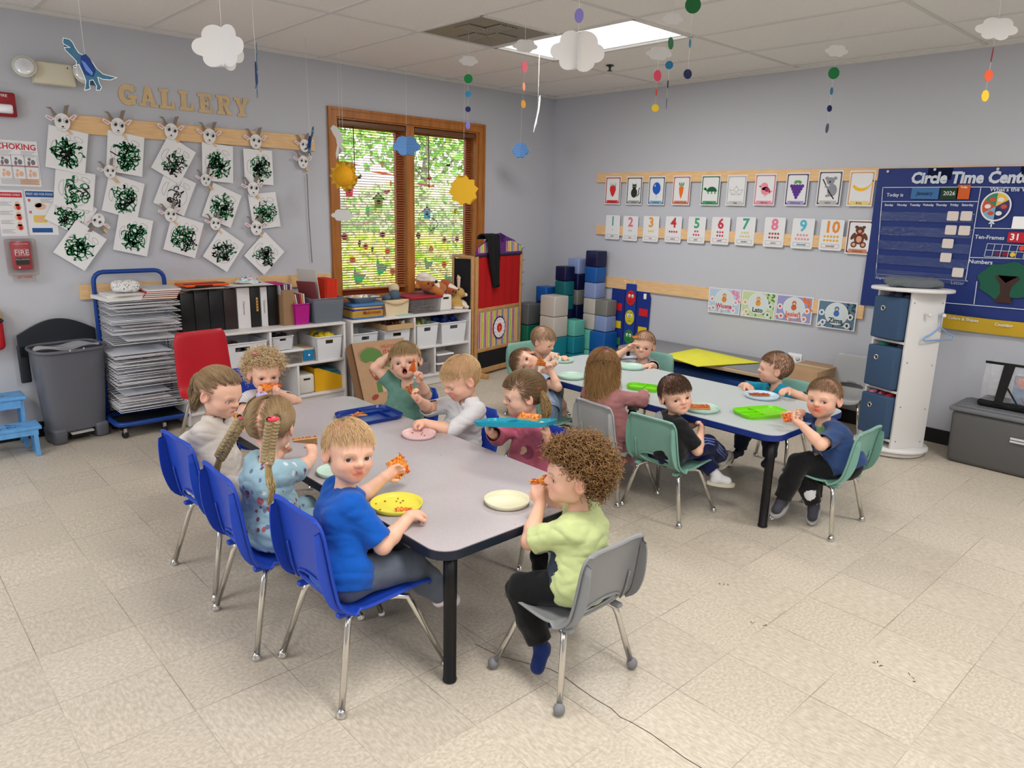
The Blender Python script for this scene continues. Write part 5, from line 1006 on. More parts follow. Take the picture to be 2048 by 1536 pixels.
# ================================================================== RIGHT WALL: circle time board, bench, carousel, bins
NB = mat('circle_board_blue', (20, 44, 112), .55, bump=(5, .25, .02)); WL = flat((206, 212, 226))
B0 = AX(1757, 338, -.02); bz1 = 1.845; bz0 = .895; by0 = -3.20; by1 = -4.62
t = thing('wall_chart', 'large blue circle time pocket chart with a yellow bottom band', 'wall chart', (0, (by0+by1)/2, (bz0+bz1)/2)); Cb = Vector((0, (by0+by1)/2, (bz0+bz1)/2))
fb = WR(0, 0, -.03)
def bp(px, py, lift=0):
    p = AX(px, py, -.03); return (-(p[1]-Cb.y), p[2]-Cb.z)
HW, HH = (by0-by1)/2, (bz1-bz0)/2
m = M(); m.grid(lambda u, v: (-.022-.005*math.sin(u*17)*v, HW-2*HW*u, -HH+2*HH*v), 60, 8); m.box((-.012, 0, 0), (.014, 2*HW, 2*HH)); part('chart_body', m, NB, t)
m = M(); text(m, 'Circle Time Center', .098, fb, *[(a+b) for a, b in zip(bp(1942, 356), (0, 0))], .001, bold=.045, shear=.08, fit=.72); part('title', m, flat((200, 208, 222)), t)
TX = [('Today is', (1790, 390), .032, .2), ("What's the Weather", (2036, 379), .036, .36), ('Ten-Frames', (1979, 475), .034, .2), ('Numbers', (1961, 524), .036, .16), ('Letter', (1915, 566), .032, .12), ('Rhyme Time', (1772, 556), .028, .2)]
m = M()
for s_, q, sz, ft_ in TX: u, v = bp(*q); text(m, s_, sz, fb, u, v, .001, bold=.02, fit=ft_)
for i, d in enumerate(('Sunday', 'Monday', 'Tuesday', 'Wednesday', 'Thursday', 'Friday', 'Saturday')): u, v = bp(1778+26.2*i, 410); text(m, d, .02, fb, u, v, .001, bold=.03, fit=.068)
part('headings', m, WL, t)
def L(*q): return line2([bp(*p) for p in q], .0045)
m = M(); ink(m, L((1766, 375), (1962, 374))+L((1766, 375), (1752, 546))+L((1766, 403), (1957, 403))+L((1962, 374), (1931, 562))+L((1962, 374), (2070, 376))+L((1948, 456), (2060, 458))+L((1940, 515), (2060, 518))+L((1752, 548), (1935, 562))+L((1931, 562), (2060, 565))[:0]+L((1876, 558), (1868, 605))+L((1954, 563), (1948, 608))+L((1885, 605), (2060, 620)), fb, .0012); part('ruled_lines', m, WL, t)
pk = mat('clear_vinyl_pocket', (60, 80, 140), .08, spec=.8, bump=(50, .5, .02), alpha=.55)
for r_ in range(5):
    a = bp(1762-3*r_, 432+28.5*r_); b = bp(1949-4*r_, 432+28.5*r_); part('pocket_strip', M().grid(lambda u, v, a=a, b=b: tuple(fb @ Vector((a[0]+(b[0]-a[0])*u, a[1]+(v-.5)*.06, .003+.001*math.sin(40*u)))), 24, 2), pk, t)
for i, q in enumerate(((1906, 432), (1933, 432), (1902, 460), (1929, 461), (1896, 487), (1892, 515), (1916, 545))): u, v = bp(*q); part('day_card', M().slab(rrect(u, v, .066, .060, .008), (.004, .0055), fb), flat((218, 206, 198)), t)
u, v = bp(1850, 387); part('month_card', M().slab(rrect(u, v, .17, .072, .004), (.003, .0045), fb), flat((60, 110, 160)), t); m = M(); text(m, 'January', .034, fb, u, v, .0062, bold=.02, shear=.2); part('month_word', m, flat((24, 44, 90)), t)
u, v = bp(1899, 387); part('year_card', M().slab(rrect(u, v, .10, .075, .004), (.003, .0045), fb), flat((18, 54, 32)), t); m = M(); text(m, '2026', .036, fb, u, v, .0062, bold=.01); part('year_number', m, flat((220, 226, 220)), t)
u, v = bp(1927, 384); part('today_card', M().slab(rrect(u, v, .075, .09, .004), (.003, .0045), fb), flat((206, 92, 34)), t); m = M(); text(m, 'Today', .016, fb, u, v+.03, .0062, bold=.02); part('today_word', m, WHT, t)
u, v = bp(1992, 413); WC = [(226, 190, 80), (60, 130, 100), (200, 80, 50), (120, 170, 200), (30, 40, 90), (60, 50, 110)]
m = M(); m.slab(ell(u, v, .084, .092, 36), (.003, .0045), fb, 0)
for i in range(6): a0 = PI/6+i*PI/3; ink(m, [[(u, v)]+ell(u, v, .075, .082, 6, a0, a0+PI/3)], fb, .005, 1+i); aa = a0+PI/6; ink(m, [ell(u+.044*math.cos(aa), v+.048*math.sin(aa), .018, .014, 10)], fb, .0056, 0 if i % 2 == 0 else 3)
part('weather_wheel', m, [flat((226, 226, 226))]+[flat(c) for c in (WC[0], WC[1], WC[2], WC[3], WC[4], WC[5])], t)
u, v = bp(1983, 448); part('arrow', ink(M(), [[(u-.018, v), (u+.018, v), (u, v+.03)], [(u-.004, v-.02), (u+.004, v-.02), (u+.004, v+.004), (u-.004, v+.004)]], fb, .0012), WL, t)
u, v = bp(2038, 475); part('number_tag', M().slab(rrect(u, v, .12, .062, .006), (.003, .0045), fb), flat((190, 24, 44)), t); m = M(); text(m, '31', .055, fb, u-.02, v, .0062, bold=.02); part('tag_number', m, WHT, t)
u0, v0 = bp(1975, 487); u1, v1 = bp(2048, 517)
m = M()
for i in range(6): x = u0+(u1-u0)*i/5; ink(m, line2([(x, v0), (x-.006, v1)], .003), fb, .0012)
for j in range(3): y = v0+(v1-v0)*j/2; ink(m, line2([(u0-.006*j/2, y), (u1-.006*j/2, y-.002)], .003), fb, .0012)
part('ten_frame', m, WL, t)
for i, j, c in ((4, 0, (220, 70, 40)), (1, 1, (90, 30, 70)), (2, 1, (130, 20, 40)), (3, 1, (226, 186, 40))): part('counter', M().slab(ell(u0+(u1-u0)*(i+.5)/5, v0+(v1-v0)*(j+.5)/2, .014, .015, 14), (.002, .005), fb), flat(c), t)
u, v = bp(2035, 452); part('mouse_card', M().slab(rrect(u+.02, v+.02, .10, .075, .006), (.003, .0045), fb), WHT, t)
u, v = bp(2012, 566); part('tree_crown', M().slab([(u+(.155+.012*math.sin(7*a))*math.cos(a), v+.012+(.115+.01*math.sin(6*a))*math.sin(a)) for a in (2*PI*i/48 for i in range(48))], (.003, .005), fb), flat((14, 84, 62)), t)
part('tree_trunk', M().slab([(u-.05, v-.125), (u-.02, v-.07), (u-.03, v-.01), (u-.065, v+.035), (u-.05, v+.045), (u-.002, v+.0), (u+.06, v+.045), (u+.075, v+.03), (u+.035, v-.02), (u+.03, v-.07), (u+.055, v-.125)], (.005, .0065), fb), flat((58, 32, 26)), t)
YB = mat('mustard_band', (196, 160, 30), .5)
m = M(); m.grid(lambda q, w_: (-.034-.006*math.sin(q*9)*(1-w_), -(-.27)-(HW+.27)*q, -HH-.085+.095*w_-.008*math.sin(q*4)), 30, 4); part('yellow_band', m, YB, t)
m = M(); u, v = bp(1927, 638); text(m, 'Colors & Shapes', .028, fb, u, v-.0, .012, bold=.03, fit=.18); u, v = bp(2008, 650); text(m, 'Counting', .028, fb, u, v, .012, bold=.03, fit=.1); part('band_words', m, flat((226, 220, 200)), t)
for q in ((1776, 343), (1870, 339), (1996, 338)): u, v = bp(*q); part('grommet', M().lathe([(.009, 0), (.009, .004), (.004, .005)], tuple(fb @ Vector((u, v, 0))), 10, rot=(0, -PI/2, 0)), flat((200, 200, 205)), t)
# low table / bench by the right wall
t = thing('low_table', 'long low grey topped table with tan edge against the right wall', 'table', (-.29, -2.12, 0))
part('table_top', M().rbox((0, 0, .372), (.52, 1.38, .008), .003), mat('grey_laminate_dark', (132, 134, 138), .5), t); part('edge_band', M().rbox((0, 0, .353), (.535, 1.395, .03), .006), mat('tan_edge', (182, 160, 130), .6), t)
for sx in (-1, 1):
    for sy in (-1, 1): part('leg', M().cyl((sx*.22, sy*.62, 0), (sx*.22, sy*.62, .34), .015, n=12), DK, t)
t = thing('nap_mat', 'stack of folded dark blue mats lying on a tan mat under the low grey table', 'mat', (-.30, -2.12, 0)); part('mat_body', M().rbox((0, 0, .245), (.44, 1.12, .075), .03), mat('vinyl_blue_mat', (14, 56, 120), .35), t); part('lower_mat', M().rbox((0, 0, .10), (.44, 1.12, .205), .02), flat((30, 32, 38)), t); part('tan_mat', M().rbox((-.005, 0, .19), (.46, 1.14, .028), .008), flat((176, 156, 128)), t)
pc = [AZ(1326, 712, .377), AZ(1395, 735, .377), AZ(1410, 733, .377), AZ(1519, 727, .377), AZ(1440, 712, .377), AZ(1392, 699, .377)]
cx, cy = sum(p[0] for p in pc)/6, sum(p[1] for p in pc)/6
YC = mat('yellow_cloth', (226, 222, 66), .9, bump=(30, .5, .01))
def cl_(u, v):
    a = Vector(pc[0][:2])*(1-u)+Vector(pc[5][:2])*u if v < 0 else None
    P0 = Vector(pc[0][:2]); P1 = Vector(pc[1][:2]); P2 = Vector(pc[3][:2]); P3 = Vector(pc[5][:2])
    q = (P0*(1-u)+P3*u)*(1-v)+(P1*(1-u)+P2*u)*v; b = math.sin(PI*u)*math.sin(PI*v)
    return (q.x-cx, q.y-cy, .004+.012*b+.012*abs(math.sin(7*u+4*v))*b+.008*abs(math.sin(15*v+3*u))*b)
o = part('yellow_cloth', M().grid(cl_, 40, 24), YC, loc=(cx, cy, .378)); tag(o, 'bright yellow cloth spread on the low grey table', 'cloth'); md = o.modifiers.new('s', 'SOLIDIFY'); md.thickness = .006
t = thing('cardboard_box', 'brown cardboard box with blue band beside the end of the low table', 'box', (-.24, -3.0, 0)); part('carton', M().rbox((0, 0, .215), (.36, .26, .43), .004), CARD, t); part('blue_band', M().box((0, 0, .31), (.364, .264, .06)), flat((24, 60, 150)), t); part('tape', M().box((0, 0, .4305), (.05, .262, .002)), flat((196, 176, 140)), t)
# carousel drawer tower
WT = mat('white_painted_wood', (224, 222, 220), .35); NVF = mat('slate_blue_fabric_bin', (58, 82, 112), .9, bump=(300, .5, .003))
t = thing('storage_carousel', 'tall white rotating storage tower with three slate blue fabric bins', 'storage tower', (-.415, -3.675, 0), math.radians(-26.6)); t.rotation_euler = (math.radians(-1.5), math.radians(1.0), math.radians(-26.6))
part('turntable', M().lathe([(.20, 0), (.205, .004), (.205, .022), (.2, .026)], n=48), WT, t); part('base_disc', M().lathe([(.225, .03), (.228, .034), (.228, .046), (.224, .05)], n=48), WT, t); part('top_disc', M().lathe([(.238, 1.065), (.241, 1.069), (.241, 1.081), (.237, 1.085)], n=48), WT, t)
pn = part('side_panel', M().rbox((0, -.135, .557), (.265, .016, 1.014), .002), WT, t)
part('side_panel', M().rbox((0, .135, .557), (.265, .016, 1.014), .002), WT, t); part('back_panel', M().rbox((.125, 0, .557), (.012, .25, 1.014), .002), WT, t)
for z in (.10, .42, .74): part('shelf', M().rbox((-.01, 0, z), (.255, .255, .014), .002), WT, t)
for i, z in enumerate((.115, .435, .755)):
    b_ = part('fabric_bin', M().rbox((-.055, 0, z+.135), (.25, .235, .27), .012), NVF, t); part('grommet', M().lathe([(.017, 0), (.019, .002), (.017, .006), (.011, .006), (.011, 0)], (-.180, .03, z+.195), 20, rot=(0, -PI/2, 0), caps=False).ball((-.1795, .03, z+.195), (.002, .0105, .0105), 12, 8, 1), [CHROME, DK], b_)
    cl = [[(170, 20, 40), (220, 120, 150)], [(30, 110, 90), (190, 170, 140), (60, 60, 60)], [(90, 40, 70), (60, 60, 80)]][i]; m = M(); rr = random.Random(i)
    for q in range(12): m.ball((-.055+rr.uniform(-.08, .08), rr.uniform(-.08, .08), z+.268), (.035, .03, .018), 10, 6, rr.randrange(len(cl)), (rr.random(), rr.random(), rr.random()*3))
    part('folded_clothes', m, [flat(c) for c in cl], b_)
for (x, z) in ((-.02, .93), (.095, .925)): part('peg', M().cyl((x, -.143, z), (x, -.178, z), .006, n=10).ball((x, -.182, z), .013, 12, 8), WT, t)
m = M()
for x, z in ((-.1, .62), (.1, .60), (-.1, .33), (.1, .31), (-.1, .1), (.1, .09), (.11, 1.0), (-.11, 1.0)): m.cyl((x, -.1431, z), (x, -.1445, z), .005, n=10)
part('screw', m, flat((150, 150, 152)), t)
bpy.context.view_layer.update(); MW = t.matrix_world.copy()
hp = MW @ Vector((.095, -.168, .925)); ua = (MW.to_3x3() @ Vector((1, 0, 0))).normalized()
ua = Vector((ua.x, ua.y, 0)).normalized()
m = M(); P = [(.018, .028), (.012, .044), (-.006, .044), (-.012, .03), (-.004, .012), (0, -.02), (0, -.045)]; HG = mat('pale_blue_plastic', (136, 172, 214), .35)
m.tube([(a, 0, b-.03) for a, b in P], .0035, 8); Q = [(0, -.075), (.07, -.115), (.13, -.135), (.136, -.15), (.125, -.157), (-.125, -.157), (-.136, -.15), (-.13, -.135), (-.07, -.115)]
m.tube([(a, 0, b) for a, b in Q], .0055, 8, closed=True)
o = part('clothes_hanger', m, HG, loc=hp, rot=math.atan2(ua.y, ua.x)+.12); tag(o, 'pale blue plastic hanger on the right peg of the white storage tower', 'hanger')
tp = MW @ Vector((-.0, .0, 1.087)); GF = mat('grey_fleece', (104, 110, 114), .95, bump=(80, .8, .01))
def tw(u, v):
    a = 2*PI*u; b = PI*(v-.5); e = lambda q: (abs(q)**.45)*(1 if q >= 0 else -1)
    return (.165*e(math.cos(b))*e(math.cos(a)), .10*e(math.cos(b))*e(math.sin(a)), .026*e(math.sin(b))+.006*math.cos(b)*math.sin(5*a)+.006*math.sin(3*a)*max(0, math.sin(b)))
o = part('folded_blanket', M().grid(tw, 48, 20), GF, loc=(tp.x, tp.y, 1.116), rot=-.9); tag(o, 'folded grey fleece blanket on top of the white storage tower', 'blanket')
# grey tote + clear bag
t = thing('storage_tote', 'large grey lidded plastic tote by the right wall below the chart', 'tote', (-.20, -4.36, 0)); GT = mat('grey_tote', (88, 88, 88), .5, bump=(150, .1, .001))
part('tote_body', M().rbox((0, 0, .17), (.31, .72, .34), .03, tap=1.03), GT, t); part('lid', M().rbox((0, 0, .352), (.345, .77, .03), .012), mat('grey_tote_lid', (108, 110, 114), .45), t); part('lid_top', M().rbox((0, 0, .37), (.29, .71, .016), .008), mat('grey_tote_lid'), t)
part('label', M().box((-.1685, -.02, .235), (.002, .10, .013)), flat((206, 206, 210)), t); part('label', M().box((-.1680, -.02, .217), (.002, .10, .012)), flat((206, 206, 210)), t)
t = thing('clear_bag', 'clear vinyl bag with black trim standing on the grey tote', 'bag', (-.18, -4.33, .379)); CV = mat('clear_vinyl', (230, 232, 236), .05, spec=.9, alpha=.28, bump=(26, .9, .03))
part('vinyl_wall', M().grid(lambda u, v: (-.075-.02*math.sin(PI*v)-.006*math.sin(9*u), .22-.44*u, .03+.25*v), 20, 10).grid(lambda u, v: (-.075+.13*u, .22, .03+.25*v), 6, 6), CV, t)
part('base', M().rbox((0, 0, .022), (.19, .47, .044), .02), mat('black_webbing', (18, 18, 20), .8), t); part('top_trim', M().tube([(-.08, .225, .28), (-.082, 0, .283), (-.08, -.225, .28)], .008, 8), mat('black_webbing'), t)
part('strap', M().slab([(.075, .03), (.10, .28), (.055, .285), (.035, .03)][::-1], (0, .003), WR(0, 0, -.103)).slab([(-.14, .03), (-.095, .03), (-.06, .285), (-.12, .285)], (0, .003), WR(0, 0, -.103)), mat('black_webbing'), t)
m = M(); f = WR(0, 0, -.06); m.slab([(-.06, .05), (.2, .05), (.2, .22), (-.06, .22)], (0, .01), f, 0)
for (x, y, rx, ry, c) in ((-.02, .18, .03, .035, 1), (.03, .09, .04, .025, 2), (.1, .19, .05, .02, 3), (.12, .08, .05, .02, 1)): ink(m, [ell(x, y, rx, ry, 14, rot=.6)], f, .0105, c)
part('picture_book', m, [flat((86, 120, 158)), flat((190, 96, 60)), flat((150, 90, 80)), flat((200, 210, 220))], t); part('base_strap', M().tube([(-.11, .08-.16*0, .14), (-.112, .0, .03), (-.11, -.14, .1)], .006, 6), mat('black_webbing'), t)
# ================================================================== TABLES
def table(lb, x0, x1, y0, y1, edge, topc):
    t = thing('activity_table', lb, 'table', ((x0+x1)/2, (y0+y1)/2, 0)); w, d = x1-x0, y1-y0; E_ = mat('table_edge_%02x%02x%02x' % edge, edge, .4)
    k = NT('laminate_%02x%02x%02x' % topc); vv, _ = k.obj(); n_ = k.noise(vv, 420, 2, None, .8); k.l.new(k.mix(k._mr(n_, .4, .62), tuple(int(c*.88) for c in topc), topc), k.b.inputs['Base Color']); k.b.inputs['Roughness'].default_value = .36
    m = M(); m.slab(rrect(0, 0, w-.006, d-.006, .075, 10), (.497, .5005)); part('table_top', m, k.m, t)
    m = M(); m.slab(rrect(0, 0, w, d, .08, 12), (.468, .4975)); part('edge_band', m, E_, t, bev=.005)
    part('underframe', M().box((0, 0, .452), (w-.16, d-.16, .03)), mat('black_steel', (22, 22, 24), .4, .3), t)
    for sx in (-1, 1):
        for sy in (-1, 1):
            x, y = sx*(w/2-.082), sy*(d/2-.06); part('leg', M().lathe([(.018, 0), (.0235, .004), (.0235, .012), (.0215, .014), (.0215, .30), (.0225, .302), (.0225, .468)], (x, y, 0), 20), mat('black_steel'), t)
    return t
table('near grey topped activity table with black edge where eight children eat', -4.25, -3.49, -3.757, -1.925, (24, 32, 48), (190, 182, 186))
table('far pale topped activity table with blue edge beside the right wall', -2.315, -1.545, -3.812, -1.93, (18, 44, 120), (196, 204, 204))
# ================================================================== CHAIRS
def chair_proto(sz, colname, col, glide):
    """shell chair facing +y, origin at floor centre of its feet"""
    W_, D_, SH, BH = sz    # shell width, seat depth, seat height, back height above the seat
    t = thing('shell_chair', 'x', 'chair', (0, 0, 0)); CM = mat('chair_plastic_'+colname, col, .38, bump=(300, .06, .0005))
    def prof(v):   # side profile: v 0..1 from seat front lip to top of back -> (y, z)
        K = [(0, D_/2+.005, SH-.03), (.06, D_/2, SH-.006), (.14, D_/2-.03, SH), (.40, -D_/2+.10, SH-.012), (.50, -D_/2+.045, SH-.002), (.58, -D_/2+.0, SH+.035), (.70, -D_/2-.020, SH+BH*.36), (.85, -D_/2-.036, SH+BH*.70), (.97, -D_/2-.050, SH+BH*.985), (1, -D_/2-.058, SH+BH)]
        for i in range(len(K)-1):
            if v <= K[i+1][0] or i == len(K)-2:
                a, b = K[i], K[i+1]; q = (v-a[0])/(b[0]-a[0]); p0 = K[max(i-1, 0)]; p3 = K[min(i+2, len(K)-1)]
                f = lambda j: .5*((2*a[j])+(b[j]-p0[j])*q+(2*p0[j]-5*a[j]+4*b[j]-p3[j])*q*q+(3*a[j]-p0[j]-3*b[j]+p3[j])*q**3)
                return f(1), f(2)
    def half(v):
        if v < .12: return W_/2*(.86+.12*math.sqrt(max(0, 1-(1-v/.12)**2)))
        if v < .5: return W_/2*.985
        if v > .86: q = (v-.86)/.14; return W_/2*(.93-.20*q**2.6)
        return W_/2*(1.0-.07*(v-.5)/.36)
    def pt(u, v):
        y, z = prof(v); x = (u-.5)*2; h = half(v); ex = abs(x); cup = .020*ex**4 if v < .5 else 0; fl = 0
        if v >= .5: k = min(1, (v-.5)/.12); fl = -.020*k*ex**5*(1-.3*v); return (x*h, y+fl-.010*k*ex**2*-1-.006, z)
        return (x*h, y, z+cup)
    NU, NV = 28, 48; m = M(); vs = [pt(u/NU, v/NV) for v in range(NV+1) for u in range(NU+1)]; fs = []
    for v in range(NV):
        for u in range(NU):
            uc, vc = (u+.5)/NU-.5, (v+.5)/NV
            if (uc/.30)**2+((vc-.605)/.055)**2 < 1 and vc > .575+.02*(1-(uc/.3)**2)*0: continue
            fs.append((v*(NU+1)+u, v*(NU+1)+u+1, (v+1)*(NU+1)+u+1, (v+1)*(NU+1)+u))
    m.add(vs, fs, 0, True); sh = part('seat_shell', m, CM, t); md = sh.modifiers.new('s', 'SOLIDIFY'); md.thickness = .006; md.offset = -1
    sb = sh.modifiers.new('b', 'BEVEL'); sb.width = .002; sb.segments = 2; sb.limit_method = 'ANGLE'
    # rim round the edge
    ring = [pt(0, v/NV) for v in range(4, NV+1)]+[pt(u/NU, 1) for u in range(1, NU)]+[pt(1, v/NV) for v in range(NV, 3, -1)]
    part('rim', M().tube(ring, .0042, 6), CM, t)
    # slot rim
    er = []
    for i in range(28): a = 2*PI*i/28; er.append(pt(.5+.30*math.cos(a), .605+.056*math.sin(a)))
    part('slot_rim', M().tube([(x, y-.002, z) for x, y, z in er], .0045, 6, closed=True), CM, t)
    # side ribs behind the back
    for s_ in (-1, 1):
        m = M(); vv = [.55+.035*i for i in range(12)]; a = []; b = []
        for v in vv:
            x, y, z = pt(.5+s_*.47, v); w_ = .034*math.sin(PI*min(1, (1.0-v)/.46))**.7+.004 if v < 1 else .004
            a.append((x, y-.003, z)); b.append((x*.99, y-w_, z-.006))
        n = len(a); th = .003
        m.add([(p[0]-th, p[1], p[2]) for p in a]+[(p[0]-th, p[1], p[2]) for p in b]+[(p[0]+th, p[1], p[2]) for p in a]+[(p[0]+th, p[1], p[2]) for p in b],
              [q for i in range(n-1) for q in ((i, i+1, n+i+1, n+i), (2*n+i, 3*n+i, 3*n+i+1, 2*n+i+1), (n+i, n+i+1, 3*n+i+1, 3*n+i))]+[(0, n, 3*n, 2*n)], 0, False)
        m2 = M(); vs_ = [pt(.5+s_*.36, .56+.03*i) for i in range(8)]; m.tube([(x, y-.006, z) for x, y, z in vs_], .004, 5); part('back_rib', m, CM, t)
        part('tube_socket', M().rbox((s_*W_*.37, -D_/2+.015, SH-.010), (.026, .040, .016), .006), CM, t)
    # legs
    lx = W_/2*.78
    for s_ in (-1, 1):
        fx, fy = s_*FW[0]/2, FW[1]/2
        P = [(s_*lx*.6, -D_*.1, SH-.022), (s_*lx*.9, D_*.18, SH-.024), (s_*lx, D_*.28, SH-.032), (s_*(lx+.01), D_*.31, SH-.055), (fx, fy, .012)]
        for nm, P in (('leg', P), ('leg', [(s_*lx*.6, D_*.05, SH-.02), (s_*lx*.92, -D_*.30, SH-.018), (s_*lx, -D_*.40, SH-.026), (s_*(lx+.008), -D_*.43, SH-.05), (fx, -fy, .012)])):
            lg = part(nm, M().tube(P, .0105, 12), CHROME, t); ex, ey = P[-1][0], P[-1][1]
            if glide == 'ball': part('glide', M().ball((ex, ey, .021), (.019, .019, .021), 14, 10), flat((128, 128, 132)), lg)
            else: part('glide', M().lathe([(.009, .026), (.012, .02), (.017, .010), (.0175, .004), (.014, 0)], (ex, ey, 0), 16), CHROME, lg)
    part('crossbar', M().tube([(-lx*.62, -D_*.1, SH-.022), (lx*.62, -D_*.1, SH-.022)], .0095, 10), CHROME, t)
    return t
FW = (.40, .40); big = chair_proto((.345, .32, .305, .315), 'royal_blue', (30, 68, 178), 'disc')
FW = (.36, .31); sg = chair_proto((.315, .27, .265, .265), 'sea_green', (122, 166, 152), 'disc'); sgr = chair_proto((.315, .27, .265, .265), 'grey', (138, 140, 142), 'ball')
sgr2 = chair_proto((.315, .27, .265, .265), 'light_grey', (166, 168, 168), 'disc')
FW = (.40, .40); redc = chair_proto((.36, .33, .34, .38), 'red', (186, 20, 36), 'disc')
CH = {}
def put(p, key, x, y, rot, lb, first=False):
    if first: p.location = (x, y, 0); p.rotation_euler = (0, 0, rot); p['label'] = lb; CH[key] = p
    else: CH[key] = copytree(p, (x, y, 0), rot, lb)
R_ = -PI/2   # facing +x
put(big, 'c1', -4.325, -3.42, R_, 'blue shell chair nearest the camera holding the boy in the blue shirt', True)
put(big, 'c2', -4.39, -2.985, R_-.04, 'blue shell chair holding the girl with two braids')
put(big, 'c3', -4.37, -2.50, R_+.05, 'blue shell chair behind the braided girl at the left side of the near table')
put(big, 'c6', -3.34, -2.62, PI/2, 'blue shell chair under the boy in the light grey hoodie')
put(big, 'c7', -3.30, -3.12, PI/2, 'blue shell chair under the girl in the pink top')
put(big, 'c5', -3.34, -2.13, PI/2+.2, 'blue shell chair under the shouting boy at the far end')
for k_ in ('c5', 'c6', 'c7'): CH[k_].scale = (.9, .9, .86)
put(sgr, 'c8', -3.835, -3.895, .0, 'grey shell chair with ball feet under the curly haired boy', True)
put(sg, 'c15', -1.945, -3.895, 0, 'sea green shell chair under the boy in the navy shirt at right', True)
put(sg, 'c14', -2.42, -3.31, R_, 'sea green shell chair under the boy in the black and grey shirt')
put(sg, 'c9', -2.40, -2.37, R_, 'sea green shell chair under the girl in the pale blue skirt')
put(sg, 'c13', -1.42, -3.35, PI/2, 'sea green shell chair under the boy in the turquoise hoodie')
put(sg, 'c12', -1.40, -2.30, PI/2, 'sea green shell chair under the boy in the striped shirt')
put(sgr2, 'c11', -2.44, -2.965, R_-.1, 'light grey shell chair under the girl in the mauve dress', True)
put(sgr2, 'cw', -.27, -3.27, PI/2+.1, 'light grey shell chair standing empty by the right wall')
put(big, 'c4', -3.93, -1.70, PI, 'blue shell chair under the curly toddler at the far end of the near table')
put(redc, 'cr', -3.83, -.98, PI+.12, 'red shell chair with tall back standing before the left shelf unit', True)
# ================================================================== PLATES, TRAYS
def plate(lb, px, py, r, col, ztab=.5006, h=.018, group=None):
    p = AZ(px, py, ztab+.01); k = NT('plate_%02x%02x%02x' % col) if 'plate_%02x%02x%02x' % col not in _mc else None
    if k: k.b.inputs['Base Color'].default_value = (*lin(col), 1); k.b.inputs['Roughness'].default_value = .42
    m = M().lathe([(0, .0), (r*.86, 0), (r*.93, .003), (r, h), (r-.003, h+.0008), (r*.9, .006), (r*.84, .0035), (0, .003)], n=56, caps=False)
    o = part('plate', m, _mc['plate_%02x%02x%02x' % col], loc=(p[0], p[1], ztab)); tag(o, lb, 'plate', group); return o
plate('bright yellow plate in front of the boy in the blue shirt', 793, 1008, .092, (226, 216, 76)); plate('cream plate in front of the curly haired boy', 1014, 1001, .083, (222, 218, 186)); plate('pale pink plate with brown crumbs on the near table', 838, 868, .078, (226, 190, 188))
plate('mint plate in front of the girl with braids', 672, 942, .075, (186, 214, 200)); plate('mint plate in front of the girl lying on the far table', 1143, 752, .088, (176, 206, 190)); plate('mint plate with shredded pizza beside the boy in black and grey', 1403, 816, .096, (172, 202, 188))
plate('pale blue plate in front of the boy in turquoise', 1523, 791, .098, (190, 214, 230)); plate('mint plate in front of the boy in the striped shirt', 1262, 733, .092, (176, 208, 194)); plate('mint plate at the far end of the far table', 1125, 720, .078, (176, 208, 194))
def crumb(name, lb, pts, z, cols, s=.004, cat='crumbs'):
    m = M(); rr = random.Random(len(pts)*7)
    for (x, y) in pts: p = AZ(x, y, z); m.ball((p[0], p[1], z+s*.4), (s*rr.uniform(.6, 1.6), s*rr.uniform(.5, 1.1), s*.5), 7, 5, rr.randrange(len(cols)), rr.random()*3)
    tag(part(name, m, [flat(c) for c in cols]), lb, cat, kind='stuff')
crumb('crumbs', 'brown crumbs on the pale pink plate', [(825, 866), (842, 862), (845, 866), (843, 869), (849, 871), (852, 875), (859, 876), (868, 874)], .5045, [(96, 36, 28), (130, 60, 40)], .0035)
crumb('crumbs', 'sauce bits and crumbs on the bright yellow plate', [(752, 1008), (770, 1003), (801, 1006), (806, 1002), (796, 998), (793, 1003), (760, 1020)], .5045, [(130, 90, 20), (150, 110, 30)], .004)
crumb('crumbs', 'dark crumbs scattered on the near table', [(912, 897), (881, 911), (1098, 1024), (1030, 1049), (1007, 993), (1015, 1004)], .501, [(70, 50, 46), (110, 60, 50)], .002)
def tray(name, lb, pc_, col, cells, ang, w, d, z=.5006):
    t = thing(name, lb, 'tray', (pc_[0], pc_[1], z), ang); TM = mat('tray_%02x%02x%02x' % col, col, .3)
    m = M(); o_ = rrect(0, 0, w, d, .05, 6); n = len(o_)
    def lp(k, zz): return [(x*k, y*k, zz) for x, y in o_]
    R = [lp(.93, 0), lp(1, .020), lp(.985, .0215), lp(.93, .006)]; vs = [v for r in R for v in r]; fs = [(a*n+i, a*n+(i+1) % n, (a+1)*n+(i+1) % n, (a+1)*n+i) for a in range(3) for i in range(n)]+[tuple(3*n+i for i in range(n)), tuple(range(n))[::-1]]
    m.add(vs, fs, 0, False); part('tray_body', m, TM, t, bev=.0015)
    for (a, b) in cells:
        part('divider', M().box(((a[0]+b[0])/2*w, (a[1]+b[1])/2*d, .0115), (max(.006, abs(a[0]-b[0])*w), max(.006, abs(a[1]-b[1])*d), .013)), TM, t, bev=.0025)
    return t
p = AZ(738, 829, .515); tray('lunch_tray', 'blue divided lunch tray with a pizza slice on the near table', p, (12, 50, 132), [((-.46, .12), (.46, .12)), ((0, .12), (0, .46)), ((.25, .12), (.25, -.46))], -.05, .29, .24)
p = AZ(1523, 825, .51); tray('lunch_tray', 'lime green divided lunch tray in front of the boy in navy', p, (120, 214, 20), [((-.06, -.46), (-.06, .46)), ((-.46, .14), (-.06, .14)), ((-.46, -.14), (-.06, -.14))], -.42, .285, .175)
